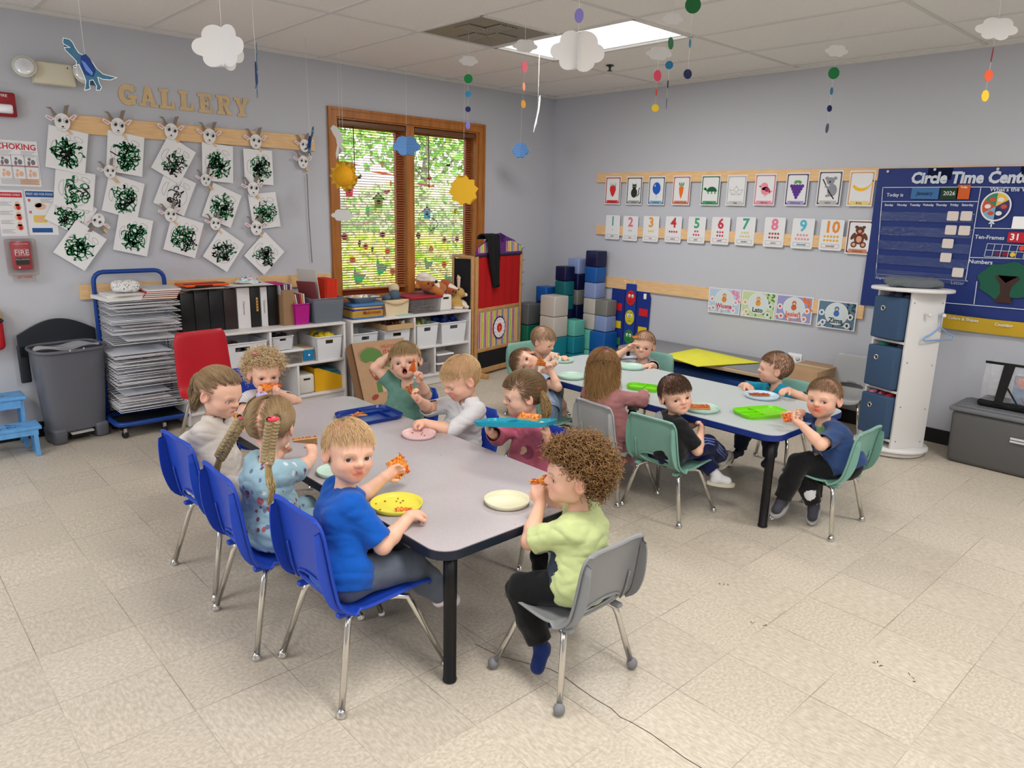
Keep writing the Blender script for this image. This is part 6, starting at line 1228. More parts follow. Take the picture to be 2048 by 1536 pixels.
p = AZ(1287, 775, .51); tray('lunch_tray', 'lime green tray beside the arm of the girl in mauve', p, (122, 212, 30), [((0, -.46), (0, .46))], -1.2, .20, .12)
# pizza box
C0 = Vector(AZ(742, 813, 0)); C1 = Vector(AZ(838, 795, 0)); d_ = Vector((1, -.02, 0)).normalized(); Pb = Vector((-2.625, -.66, 0))
t = thing('pizza_box', 'big cardboard pizza box leaning open against the shelf units', 'box', Pb); wv = .47
upv = Vector((0, .19, .475)).normalized(); f = frame((0, 0, .003), d_, upv)
part('lid_panel', M().slab([(0, 0), (wv, 0), (wv, .50), (0, .50)], (-.005, 0), f), CARD, t)
part('box_tray', M().slab([(0, 0), (wv, 0), (wv, .50), (0, .50)], (-.045, -.006), f), mat('cardboard_dark', (120, 88, 62), .85), t)
part('side_flap', M().slab([(-.055, .05), (0, .015), (0, .50), (-.055, .47)], (-.02, -.016), f), mat('cardboard_dark'), t); part('side_flap', M().slab([(wv, .36), (wv+.045, .33), (wv+.05, .45), (wv, .49)], (-.02, -.016), f), mat('cardboard_dark'), t)
IG, IR, IK = flat((84, 124, 60)), flat((186, 50, 50)), flat((150, 60, 50))
m = M(); text(m, 'DELICIOUS', .034, f, .325, .445, .0006, bold=.02); text(m, 'ITALIAN', .044, f, .335, .402, .0006, bold=.03); text(m, 'PIZZA', .07, f, .345, .345, .0006, bold=.04, fit=.2); part('lid_lettering', m, IR, t)
m = M(); Pm = [(.05, .36), (.04, .40), (.07, .43), (.12, .45), (.17, .445), (.22, .42), (.24, .38), (.26, .34), (.29, .31), (.32, .29), (.30, .275), (.25, .29), (.22, .31), (.17, .33), (.13, .345), (.09, .335), (.07, .345)]
m.slab(Pm, .0008, f); part('printed_map', m, IG, t)
m = M(); ink(m, line2([(x*1.06-.012, y*1.05-.016) for x, y in Pm+Pm[:1]], .003), f, .0006); ink(m, line2([(.10, .28), (.12, .22), (.15, .19), (.19, .20), (.22, .25), (.2, .3)], .008)+line2([(.13, .27), (.15, .22), (.18, .23), (.19, .27)], .006)+line2([(.1, .25), (.14, .27), (.2, .26), (.25, .28)], .004), f, .0012); part('printed_sketch', m, IK, t)
for e_ in (ell(.155, .205, .03, .02, 12), ell(.40, .08, .03, .035, 12), ell(.1, .06, .035, .02, 12, rot=.4)): part('printed_sketch', ink(M(), [e_], f, .0007), IK, t)
for i, c in enumerate(((84, 124, 60), (196, 168, 132), (196, 60, 60))): part('printed_flag', ink(M(), [[(.135+.045*i, .09), (.18+.045*i, .09), (.18+.045*i, .175), (.135+.045*i, .175)]], f, .0007), flat(c), t)
t = thing('booster_cushion', 'flat bright red cushion on the floor behind the shouting boy', 'cushion', (-2.98, -1.2, 0)); part('cushion_body', M().rbox((0, 0, .05), (.40, .34, .1), .03), flat((200, 24, 40)), t)
# ================================================================== MOBILES
def cloudpts(w, h, sd=0):
    P = []; B = [(0, 0, .27), (-.33, -.04, .17), (-.15, .17, .22), (.13, .20, .20), (.34, .0, .16), (.17, -.20, .16), (-.13, -.22, .17)]
    if sd: B = [(-x, y, r) for x, y, r in B]
    for i in range(90):
        a = 2*PI*i/90; d = (math.cos(a), math.sin(a)); best = 0
        for x, y, r in B:
            b_ = d[0]*x+d[1]*y; c_ = x*x+y*y-r*r; D = b_*b_-c_
            if D > 0: best = max(best, b_+math.sqrt(D))
        P.append((best*d[0]*w, best*d[1]*h*1.22))
    return P
def cloud(name, lb, loc, w, h, material, rots, top, string=True, dots=None, thk=.0006, strm=None):
    t = thing(name, lb, 'mobile', loc)
    for k_, r in enumerate(rots):
        P = cloudpts(w, h, k_ % 2); P = [(max(0, x), y) if True else (x, y) for x, y in P]
        fr = frame((0, 0, 0), (math.cos(r), math.sin(r), 0), (0, 0, 1)); part('cloud_wing', M().slab(P, (-thk, thk), fr), material, t)
    part('string', M().tube([(0, 0, h*.3), (0, 0, top-loc[2])], .0009, 5), STRINGM, t)
    if dots:
        z = -h*.4; 
        part('string', M().tube([(0, 0, z), (dots[-1][3] if len(dots[-1]) > 3 else 0, 0, -dots[-1][0])], .0007, 4), STRINGM, t)
        for q in dots:
            dz, r, c, *ex = q; dx = ex[0] if ex else 0; a = ex[1] if len(ex) > 1 else random.uniform(.4, 1.2)
            part('dot', M().slab(ell(0, 0, r, r, 24), (-.0007, .0007), frame((dx, 0, -dz), (math.cos(a), math.sin(a), 0), (0, 0, 1))), flat(c), t)
    return t
WCL = mat('white_card', (222, 220, 218), .8)
TOPZ = H-.002
def at(px, py, z): p = AZ(px, py, z); return (p[0], p[1], p[2])
c_ = at(445, 95, 2.10); cloud('paper_cloud', 'big white folded paper cloud hanging above the left wall lettering', c_, .235, .165, WCL, [2.45, .45, -1.25], TOPZ)
c_ = at(1155, 103, 2.20); cloud('paper_cloud', 'big white folded paper cloud hanging in front of the lit troffer', c_, .24, .175, WCL, [2.35, -.75, .55, 3.9, 5.6], TOPZ)
part('purple_dot', M().slab(ell(0, 0, .02, .03, 16), (-.001, .001), frame((0, 0, .145), (.7, -.7, 0), (0, 0, 1))), flat((130, 120, 190)), bpy.data.objects['paper_cloud.001'])
def gar(lb, q, z, w, dots, rots=(2.4, -.75, .4)):
    c_ = at(*q, z); D = np.linalg.norm(np.array(c_)-CAMP); k = D/FPX/math.cos(.1)
    dd = []
    for (x, y, r, c, a) in dots:
        zz = z
        for zz_ in np.linspace(z, .9, 800):
            v = CR @ (np.array([c_[0], c_[1], zz_])-CAMP)
            if 768-FPX*v[1]/-v[2] >= y: zz = zz_; break
        dd.append((z-zz, r*k, c, 0, a))
    cloud('cloud_garland', lb, c_, w, w*.5, WCL, rots, TOPZ, dots=dd)
RT = -.75
gar('small white cloud with green, blue, navy and purple dots left of the troffer', (937, 122), 2.4, .12, [(935, 157, 8, (20, 140, 70), RT), (934, 188, 5.5, (50, 150, 200), RT), (934, 218, 5, (36, 50, 110), RT), (933, 250, 7, (96, 86, 160), RT+1)])
gar('small greyish cloud with pink, orange and amber dots below the air vent', (1050, 92), 2.4, .14, [(1048, 133, 10, (230, 90, 110), RT+1.0), (1048, 173, 7, (240, 140, 100), RT+1.2), (1047, 208, 7, (236, 170, 50), RT+.9)])
gar('small white cloud with pink, red and yellow dots right of the troffer', (1318, 107), 2.4, .15, [(1315, 151, 9.5, (240, 80, 110), RT+.6), (1313, 184, 7, (220, 80, 60), RT+1.2), (1311, 216, 6.5, (240, 206, 40), RT)])
gar('faint white cloud with green, blue, navy and purple dots near the ceiling centre', (1345, 38), 2.48, .115, [(1344, 86, 10, (60, 130, 90), RT+.9), (1341, 130, 7, (30, 110, 150), RT), (1338, 168, 7, (26, 34, 80), RT+1.25), (1335, 207, 9.5, (70, 60, 120), RT+1.35)])
gar('small white cloud with green, blue and navy dots high on the right wall', (1673, 102), 2.42, .13, [(1666, 146, 9.5, (24, 120, 60), RT), (1661, 182, 6, (40, 120, 160), RT+.8), (1656, 217, 5.5, (26, 30, 80), RT+.4), (1652, 256, 8, (60, 60, 80), RT+1.5)])
gar('white cloud with dark red, orange and yellow dots at the upper right corner', (1993, 58), 2.40, .205, [(1981, 109, 11, (170, 30, 50), RT+1.1), (1973, 150, 8.5, (240, 100, 60), RT+.3), (1966, 191, 8.5, (246, 206, 60), RT+.4)])
t = thing('dot_garland', 'string of green, light blue and navy paper dots beside the troffer corner', 'mobile', at(1386, 10, 2.46)); L0 = t.location.copy()
for dz, r, c, a in ((0, .037, (20, 100, 50), RT), (.165, .020, (60, 140, 180), RT+1.1), (.30, .022, (22, 30, 76), RT+.3)): part('dot', M().slab(ell(0, 0, r, r, 24), (-.0007, .0007), frame((0, 0, -dz), (math.cos(a), math.sin(a), 0), (0, 0, 1))), flat(c), t)
part('string', M().tube([(0, 0, TOPZ-L0.z), (0, 0, -.3)], .0008, 4), STRINGM, t)
# dotted blue clouds, suns
k = NT('blue_card_white_dots'); t_ = k.N('TexCoord'); mp = k.N('Mapping'); mp.inputs['Scale'].default_value = (1, 1, 1); k.l.new(t_.outputs['Object'], mp.inputs[0]); sp = k.N('SeparateXYZ'); k.l.new(mp.outputs[0], sp.inputs[0])
hx = k.math('SUBTRACT', k.math('MULTIPLY', sp.outputs[0], .73), k.math('MULTIPLY', sp.outputs[1], .68)); zz = sp.outputs[2]
def cel(a, s): return k.math('SUBTRACT', k.math('FRACT', k.math('DIVIDE', a, s)), .5)
ax_ = cel(hx, .0125); row = k.math('FLOOR', k.math('DIVIDE', zz, .011)); az_ = cel(zz, .011); ax_ = cel(k.math('ADD', hx, k.math('MULTIPLY', k.math('MODULO', k.math('ADD', row, 100), 2), .00625)), .0125)
r2 = k.math('ADD', k.math('MULTIPLY', ax_, ax_), k.math('MULTIPLY', az_, az_)); k.l.new(k.mix(k.math('LESS_THAN', r2, .045), (60, 130, 200), (200, 216, 232)), k.b.inputs['Base Color']); k.b.inputs['Roughness'].default_value = .8; DOTM = k.m
c_ = AY(813, 292, -.42); cloud('paper_cloud', 'blue paper cloud with white dots hanging before the window mullion', tuple(c_), .215, .15, DOTM, [2.4, -.75, -1.0, 2.7], TOPZ)
c_ = AX(1041, 301, -.9); cloud('paper_cloud', 'blue paper cloud with white dots hanging right of the window', tuple(c_), .15, .135, DOTM, [2.6, -.55, -1.2, 1.9], TOPZ)
c_ = AY(685, 431, -.38); cloud('paper_cloud', 'small white paper cloud low in the left corner of the window', tuple(c_), .17, .09, WCL, [2.4, -.75], AY(684, 335, -.38)[2])
def sunp(r, n, k_): return [(r*(1 if i % 2 == 0 else k_)*math.cos(PI*i/n), r*(1 if i % 2 == 0 else k_)*math.sin(PI*i/n)) for i in range(2*n)]
SM = mat('sun_yellow_card', (222, 172, 30), .7); S2 = mat('sun_yellow_tissue', (236, 170, 10), .7)
def flare(w, d, h): pass
c_ = AY(688, 352, -.40); t = thing('paper_sun', 'yellow honeycomb paper sun hanging at the left edge of the window', 'mobile', tuple(c_)); fr = frame((0, .004, 0), (.76, -.65, 0), (0, 0, 1)); part('ray_plate', M().slab(sunp(.108, 12, .74), (0, .001), fr), SM, t)
def hc(u, v):
    a = 2*PI*u; b = PI*v; rr_ = .066*(1+.10*math.sin(12*a)*math.sin(9*b)); n_ = frame((0, 0, 0), (.76, -.65, 0), (0, 0, 1)); return tuple((n_ @ Vector((rr_*math.sin(b/2)*math.cos(a), rr_*1.1*math.sin(b/2)*math.sin(a), .045*math.cos(b/2)+.003)))[:])
part('honeycomb', M().grid(hc, 72, 24), S2, t); part('string', M().tube([(0, 0, .08), (0, 0, TOPZ-c_[2])], .0009, 5), STRINGM, t)
c_ = AY(927, 381, -.40); t = thing('paper_sun', 'flat yellow paper sun hanging before the right sash', 'mobile', tuple(c_)); fr = frame((0, 0, 0), (.76, -.65, 0), (0, 0, 1)) @ Matrix.Rotation(.15, 4, 'Z'); part('ray_plate', M().slab(sunp(.128, 10, .80), (0, .001), fr), SM, t); part('string', M().tube([(0, 0, .1), (0, 0, TOPZ-c_[2])], .0009, 5), STRINGM, t)
# dinosaurs
DP = [(-.105, .115), (-.10, .135), (-.07, .13), (-.055, .115), (-.045, .09), (-.03, .065), (0, .05), (.03, .03), (.055, -.01), (.085, -.035), (.13, -.045), (.155, -.05), (.12, -.062), (.08, -.06), (.055, -.05), (.06, -.08), (.07, -.10), (.06, -.115), (.04, -.115), (.045, -.095), (.03, -.065), (.012, -.068), (.008, -.09), (.01, -.11), (-.02, -.118), (-.015, -.10), (-.008, -.07), (-.02, -.03), (-.035, .01), (-.045, .005), (-.065, .0), (-.062, -.008), (-.05, -.006), (-.045, .022), (-.06, .04), (-.08, .06), (-.095, .075), (-.10, .09), (-.07, .09), (-.10, .105)]
D1 = mat('dino_teal_card', (44, 100, 130), .6, var=(30, .15)); D2 = flat((16, 50, 120)); D3 = flat((96, 130, 200)); D4 = flat((28, 62, 76))
def dino(lb, loc, u, s):
    t = thing('paper_dinosaur', lb, 'mobile', loc); fr = frame((0, 0, 0), u, (0, 0, 1)); q = lambda P, k_=1: [(x*s*k_, y*s*k_) for x, y in P]
    m = M(); cx_ = sum(p[0] for p in DP)/len(DP); 
    m.slab(q(DP), (-.0006, .0006), fr, 0); ink(m, line2(q(DP+DP[:1]), .003*s), fr, .0009, 1); ink(m, line2(q(DP+DP[:1]), .003*s), fr, -.0009, 1)
    part('dinosaur_body', m, [D1, WHT], t)
    for sg_ in (1, -1): part('folded_wing', M().slab(q([(-.02, .05), (.005, .06), (.03, .03), (.045, -.02), (.03, -.05), (-.01, -.04), (-.025, 0)]), (.0012*sg_, .004*sg_) if sg_ > 0 else (-.004, -.0012), fr), D2, t)
    part('light_stripe', ink(M(), [q([(-.02, .03), (.0, .02), (.035, -.03), (.03, -.045), (.0, -.02)])], fr, .0046), D3, t)
    part('string', M().tube([(0, 0, .05*s), (-.005, 0, TOPZ-loc[2])], .0009, 5), STRINGM, t)
dino('blue paper dinosaur seen from the side hanging at the upper left', at(172, 133, 2.12), (.76, -.65, 0), .90)
dino('blue paper dinosaur turned edge on hanging right of the big left cloud', at(513, 148, 2.10), (.34, .94, 0), .92)
dino('blue paper dinosaur hanging at the right end of the upper left board', tuple(AY(620, 285, -.6)), (.1, .99, 0), .75)
DWH = [(-.07, .10), (-.05, .125), (-.02, .11), (0, .08), (.02, .03), (.01, -.02), (.03, -.06), (.015, -.065), (-.002, -.03), (-.01, -.09), (-.025, -.12), (-.03, -.08), (-.02, -.02), (-.03, .03), (-.05, .06)]
for lb, loc, u in (('pale paper bird figure hanging at the upper left of the window', tuple(AY(680, 285, -.38)), (.76, -.65, 0)), ('white paper bird figure turned edge on hanging near the room corner', at(1075, 230, 2.16), (.80, .6, 0))):
    t = thing('paper_bird', lb, 'mobile', loc); fr = frame((0, 0, 0), u, (.3, 0, 1)); part('bird_body', M().slab(DWH, (-.002, .002), fr), WCL, t); part('string', M().tube([(0, 0, .08), (0, 0, TOPZ-loc[2])], .0009, 5), STRINGM, t)
# ================================================================== FIGURE TOOLS: smooth solids meshed with surface nets
def A3(*v): return np.array(v, dtype=float)
def nrm(v): v = np.asarray(v, float); return v/(np.linalg.norm(v)+1e-12)
def smin(a, b, k):
    if k <= 0: return np.minimum(a, b)
    h = np.maximum(k-np.abs(a-b), 0)/k; return np.minimum(a, b)-h*h*k*.25
def ev(pr, P):
    t = pr[0]
    if t == 'rc':
        _, a, b, r1, r2 = pr[:5]; ab = b-a; L = ab@ab+1e-12; h = np.clip(((P-a)@ab)/L, 0, 1)
        return np.linalg.norm(P-a-h[:, None]*ab, axis=1)-(r1+(r2-r1)*h)
    if t == 'el':
        _, c, r, R = pr[:4]; q = (P-c)@R if R is not None else P-c
        k0 = np.linalg.norm(q/r, axis=1); k1 = np.linalg.norm(q/(r*r), axis=1)+1e-9; return k0*(k0-1)/k1
    if t == 'pl': _, c, n = pr[:3]; return (P-c)@n
def RC(a, b, r1, r2, k=.012, op='u'): return ('rc', np.asarray(a, float), np.asarray(b, float), r1, r2, k, op)
def EL(c, r, R=None, k=.012, op='u'): return ('el', np.asarray(c, float), np.asarray(r, float), R, k, op)
def PL(c, n, k=.002): return ('pl', np.asarray(c, float), nrm(n), None, k, 's')   # removes the side n points to
def comb(acc, d, k, op): return smin(acc, d, k) if op == 'u' else -smin(-acc, d, k)
def sdf_mesh(prims, h, disp=None, pad=.02):
    lo = np.array([1e9]*3); hi = -lo
    for p in prims:
        if p[-1] != 'u': continue
        if p[0] == 'rc': r = max(p[3], p[4]); lo = np.minimum(lo, np.minimum(p[1], p[2])-r); hi = np.maximum(hi, np.maximum(p[1], p[2])+r)
        else: r = max(p[2]); lo = np.minimum(lo, p[1]-r); hi = np.maximum(hi, p[1]+r)
    lo -= pad; hi += pad; B = 8; nb = np.ceil((hi-lo)/(h*B)).astype(int); n = nb*B
    g = np.stack(np.meshgrid(*[np.arange(k) for k in nb], indexing='ij'), -1).reshape(-1, 3); C = lo+(g*B+(B-1)/2)*h; hd = .5*h*B*1.7321
    accC = np.full(len(C), 1e3); DP_ = []
    for p in prims: d = ev(p, C); DP_.append(d); accC = comb(accC, d, p[-2], p[-1]) if not (p[-1] == 'u' and accC[0] == 1e3 and len(DP_) == 1) else d
    act = np.abs(accC) < hd*1.25+.012
    vol = np.repeat(np.repeat(np.repeat(accC.reshape(nb), B, 0), B, 1), B, 2).astype(np.float32)
    ai = np.nonzero(act)[0]; off = np.stack(np.meshgrid(*[np.arange(B)]*3, indexing='ij'), -1).reshape(-1, 3)
    P = (lo+(g[ai][:, None, :]*B+off[None])*h); acc = np.full(P.shape[:2], 1e3)
    for p, d in zip(prims, DP_):
        dd = d[ai]; fin = accC[ai]
        s = np.nonzero(dd < fin+2.2*hd+p[-2]+.02)[0] if p[-1] == 'u' else np.nonzero(-dd > fin-2.2*hd-p[-2]-.02)[0]
        if len(s) == 0: continue
        Q = P[s].reshape(-1, 3); e = ev(p, Q).reshape(len(s), -1); acc[s] = comb(acc[s], e, p[-2], p[-1])
    if disp is not None: acc += disp(P.reshape(-1, 3)).reshape(acc.shape)
    V5 = vol.reshape(nb[0], B, nb[1], B, nb[2], B).transpose(0, 2, 4, 1, 3, 5)
    V5[g[ai][:, 0], g[ai][:, 1], g[ai][:, 2]] = acc.reshape(-1, B, B, B)
    vol = V5.transpose(0, 3, 1, 4, 2, 5).reshape(n)
    ins = vol < 0; c = np.zeros(tuple(n-1), np.int8)
    for i in (0, 1):
        for j in (0, 1):
            for k in (0, 1): c += ins[i:n[0]-1+i, j:n[1]-1+j, k:n[2]-1+k]
    cells = np.argwhere((c > 0) & (c < 8)); idx = np.full(tuple(n-1), -1, np.int32); idx[tuple(cells.T)] = np.arange(len(cells))
    off8 = np.array([(i, j, k) for i in (0, 1) for j in (0, 1) for k in (0, 1)]); cv = np.stack([vol[tuple((cells+o).T)] for o in off8], 1)
    S_ = np.zeros((len(cells), 3)); N_ = np.zeros(len(cells))
    for a in range(8):
        for b in range(a+1, 8):
            df = off8[b]-off8[a]
            if abs(df).sum() != 1: continue
            va, vb = cv[:, a], cv[:, b]; m = (va < 0) != (vb < 0); t = np.where(m, va/(va-vb+1e-12), 0)
            S_ += (off8[a]+t[:, None]*df)*m[:, None]; N_ += m
    V = lo+(cells+S_/N_[:, None])*h; Q = []
    for ax in range(3):
        o = [0, 0, 0]; o[ax] = 1; s0 = ins[:n[0]-o[0], :n[1]-o[1], :n[2]-o[2]]; s1 = ins[o[0]:, o[1]:, o[2]:]
        e = np.argwhere(s0 != s1); b_, c_ = (ax+1) % 3, (ax+2) % 3; e = e[(e[:, b_] > 0) & (e[:, c_] > 0) & (e[:, b_] < n[b_]-1) & (e[:, c_] < n[c_]-1)]
        u = np.zeros(3, int); u[b_] = 1; w = np.zeros(3, int); w[c_] = 1
        q = np.stack([idx[tuple((e-u-w).T)], idx[tuple((e-w).T)], idx[tuple(e.T)], idx[tuple((e-u).T)]], 1); fl = ins[tuple(e.T)]
        q[~fl] = q[~fl][:, ::-1]; Q.append(q[(q >= 0).all(1)])
    return V, np.concatenate(Q)
def np_mesh(name, V, F, mats, cols=None, smooth=True, mi=None):
    me = bpy.data.meshes.new(name); nf, k = F.shape; me.vertices.add(len(V)); me.vertices.foreach_set('co', np.asarray(V, np.float32).ravel())
    me.loops.add(nf*k); me.loops.foreach_set('vertex_index', F.astype(np.int32).ravel()); me.polygons.add(nf); me.polygons.foreach_set('loop_start', np.arange(0, nf*k, k, dtype=np.int32)); me.polygons.foreach_set('loop_total', np.full(nf, k, np.int32))
    me.polygons.foreach_set('use_smooth', np.full(nf, smooth)); 
    for m in (mats if isinstance(mats, (list, tuple)) else [mats]): me.materials.append(m)
    if mi is not None: me.polygons.foreach_set('material_index', mi.astype(np.int32))
    me.update(calc_edges=True)
    if cols is not None:
        a = me.color_attributes.new('col', 'FLOAT_COLOR', 'POINT'); cc_ = np.ones((len(V), 4), np.float32); cc_[:, :3] = cols; a.data.foreach_set('color', cc_.ravel())
    return me
def LN(c): return np.array(lin(c))
SKINM = mat('skin', (228, 178, 150), .48, sss=.12, spec=.35, attr='col', bump=(260, .05, .001))
HAIRM = mat('hair', (180, 150, 110), .42, spec=.35, attr='col')
def fm(o, x, y, z):   # world frame as 3x3 columns
    return np.array([x, y, z]).T
def headframe(yaw, pitch, roll):
    f = A3(math.cos(yaw)*math.cos(pitch), math.sin(yaw)*math.cos(pitch), math.sin(pitch)); r = nrm(np.cross(f, A3(0, 0, 1))); u = np.cross(r, f)
    c, s = math.cos(roll), math.sin(roll); return np.array([c*r+s*u, f, -s*r+c*u]).T   # columns right, fwd, up
def nz(P, s, seed=0):
    x, y, z = P[:, 0]*s+seed, P[:, 1]*s+seed*1.7, P[:, 2]*s-seed
    return (np.sin(x+1.7*np.sin(y*.8+z*.6))+np.sin(y*1.3+1.9*np.sin(z*.9+x*.5))+np.sin(z*1.1+1.6*np.sin(x*.7+y*1.1)))/3
def head_prims(H_, R, s, mouth='closed', ear=True):
    T = lambda *p: H_+R@(A3(p[0], p[1], p[2]*(.90 if p[2] < 0 else 1.04))*s); e = lambda c, r, k=.014, op='u', rot=None: EL(T(*c), A3(*r)*s, R if rot is None else R@rot, k*s, op)
    rc = lambda a, b, r1, r2, k=.008, op='u': RC(T(*a), T(*b), r1*s, r2*s, k*s, op)
    P = [e((0, -.014, .022), (.071, .086, .069)), e((0, .022, .012), (.060, .056, .060), .014), e((0, .018, -.035), (.049, .050, .054), .018), rc((0, .040, -.062), (0, .050, -.072), .026, .019, .03), rc((-.027, -.0, -.052), (.027, 0, -.052), .026, .026, .03)]
    for q in (-1, 1): P += [rc((q*.031, .039, -.034), (q*.027, .036, -.048), .024, .021, .022), rc((q*.012, .068, .008), (q*.036, .061, .007), .008, .008, .014)]
    P += [rc((0, .068, -.001), (0, .079, -.020), .007, .0085, .012), rc((0, .0815, -.0235), (0, .080, -.026), .0086, .0082, .006)]
    for q in (-1, 1): P += [rc((q*.0085, .0755, -.0265), (q*.009, .074, -.0265), .0058, .0055, .006), rc((q*.0045, .082, -.0335), (q*.0055, .077, -.0325), .0016, .0018, .002, 's')]
    # eyes: socket, lids
    for q in (-1, 1):
        P += [e((q*.0300, .0745, -.008), (.0160, .0085, .0105), .009, 's')]
        P += [e((q*.0300, .0540, -.009), (.0152, .0152, .0152), .003)]
        P += [e((q*.0300, .0700, -.0095), (.0126, .0100, .0068), .0012, 's')]
    if mouth == 'closed':
        P += [rc((-.013, .0685, -.0495), (0, .0745, -.0470), .0035, .0048, .006), rc((.013, .0685, -.0495), (0, .0745, -.0470), .0035, .0048, .006), rc((-.010, .0690, -.0545), (.010, .0690, -.0545), .0050, .0050, .006), rc((-.016, .072, -.0506), (0, .080, -.0503), .0007, .0010, .0016, 's'), rc((.016, .072, -.0506), (0, .080, -.0503), .0007, .0010, .0016, 's')]
    elif mouth == 'open':
        P += [e((0, .061, -.056), (.019, .016, .022), .008), e((0, .072, -.057), (.0125, .022, .0165), .003, 's'), rc((-.009, .060, -.069), (.009, .060, -.069), .004, .004, .004)]
    else:
        P += [rc((-.015, .066, -.0475), (.015, .066, -.0475), .0045, .0045, .005), rc((-.014, .0655, -.0575), (.014, .0655, -.0575), .0048, .0048, .005), e((0, .0745, -.0525), (.0135, .0055, .0030), .0015, 's')]
    if ear:
        for q in (-1, 1):
            ra = np.array([[math.cos(q*.35), -math.sin(q*.35), 0], [math.sin(q*.35), math.cos(q*.35), 0], [0, 0, 1]])
            P += [e((q*.0735, -.010, -.010), (.0085, .0165, .0255), .005, 'u', ra), e((q*.0805, -.007, -.008), (.0055, .0095, .0165), .003, 's', ra)]
    return P
def head_color(V, H_, R, s, skin, brow, blush=.5, sauce=0, mouth='closed', saucec=(204, 96, 52), seed=0):
    L = ((V-H_)@R)/s; L[:, 2] = np.where(L[:, 2] < 0, L[:, 2]/.90, L[:, 2]/1.04); base = LN(skin); C = np.tile(base, (len(V), 1)); x, y, z = L[:, 0], L[:, 1], L[:, 2]; near = (np.abs(x) < .11) & (np.abs(y) < .11) & (np.abs(z) < .12)
    def put(w, c): nonlocal C; w = np.clip(w, 0, 1)[:, None]; C = C*(1-w)+LN(c)*w
    bl = np.exp(-(((np.abs(x)-.036)/.018)**2+((z+.034)/.018)**2))*(y > .015)*near; put(bl*blush*.6, (224, 140, 122))
    put(np.exp(-((x/.008)**2+((z+.024)/.008)**2))*(y > .07)*.35*near, (222, 130, 110)); ears = (np.abs(x) > .071)*(np.abs(y+.01) < .03)*(np.abs(z+.01) < .03)*near; put(ears*.3, (220, 130, 110))
    if sauce:
        n_ = nz(L, 120, seed)*.5+.5; put(np.exp(-(((x)/.032)**2+((z+.057)/.024)**2)**1.5)*(y > .03)*sauce*(.5+.8*n_)*near, saucec)
    lw = np.exp(-((x/.0145)**4+((z+.0515)/.0085)**4))*(y > .055)*near
    if mouth == 'open': lw = np.exp(-(((x/.0165)**2+((z+.057)/.0205)**2)-1)**2*14)*(y > .05)*near
    put(lw*.62, (190, 92, 84))
    if mouth == 'open': put((((x/.0122)**2+((z+.057)/.0162)**2) < 1)*(y < .066)*(y > .02)*near, (70, 20, 24)); put((((x/.010)**2+((z+.068)/.006)**2) < 1)*(y > .03)*(y < .068)*near, (170, 80, 80))
    if mouth == 'smile': put((np.abs(x) < .0125)*(np.abs(z+.0525) < .0024)*(y > .055)*near, (236, 230, 222))
    bz = .0125-((np.abs(x)-.03)/.018)**2*.005; put(np.exp(-((z-bz)/.0022)**2)*(np.abs(x) > .013)*(np.abs(x) < .045)*(y > .045)*.6*near, brow)
    d = np.sqrt(((np.abs(x)-.0300)/.0140)**2+((z+.0090)/.0082)**2); put(np.exp(-((d-1)/.13)**2)*(z > -.010)*(y > .05)*.6*near, (90, 60, 48)); put(np.exp(-((d-1)/.3)**2)*(z < -.010)*(y > .05)*.22*near, (190, 110, 100))
    return C
def eye_part(parent, c, R, s, gaze, iris):
    g = nrm(gaze); m = M(); r = .0137*s; u = nrm(np.cross(g, A3(0, 0, 1))); w = np.cross(u, g); vs = []; fs = []; mi_ = []; NA, NB = 18, 14
    for i in range(NA+1):
        th = PI*(i/NA)**1.6
        for j in range(NB): a = 2*PI*j/NB; vs.append(c+r*(math.cos(th)*g+math.sin(th)*(math.cos(a)*u+math.sin(a)*w)))
    for i in range(NA):
        th = PI*((i+.5)/NA)**1.6
        for j in range(NB): fs.append((i*NB+j, i*NB+(j+1) % NB, (i+1)*NB+(j+1) % NB, (i+1)*NB+j)); mi_.append(2 if th < .27 else (1 if th < .62 else 0))
    V = np.array(vs)-np.array(parent.location); me = np_mesh('eye', V, np.array(fs), [mat('eye_white', (206, 200, 196), .15, spec=.6), mat('iris_%02x%02x%02x' % iris, iris, .15, spec=.6), mat('pupil', (12, 10, 12), .1, spec=.7)], None, True, np.array(mi_)); link('eye', me, parent)
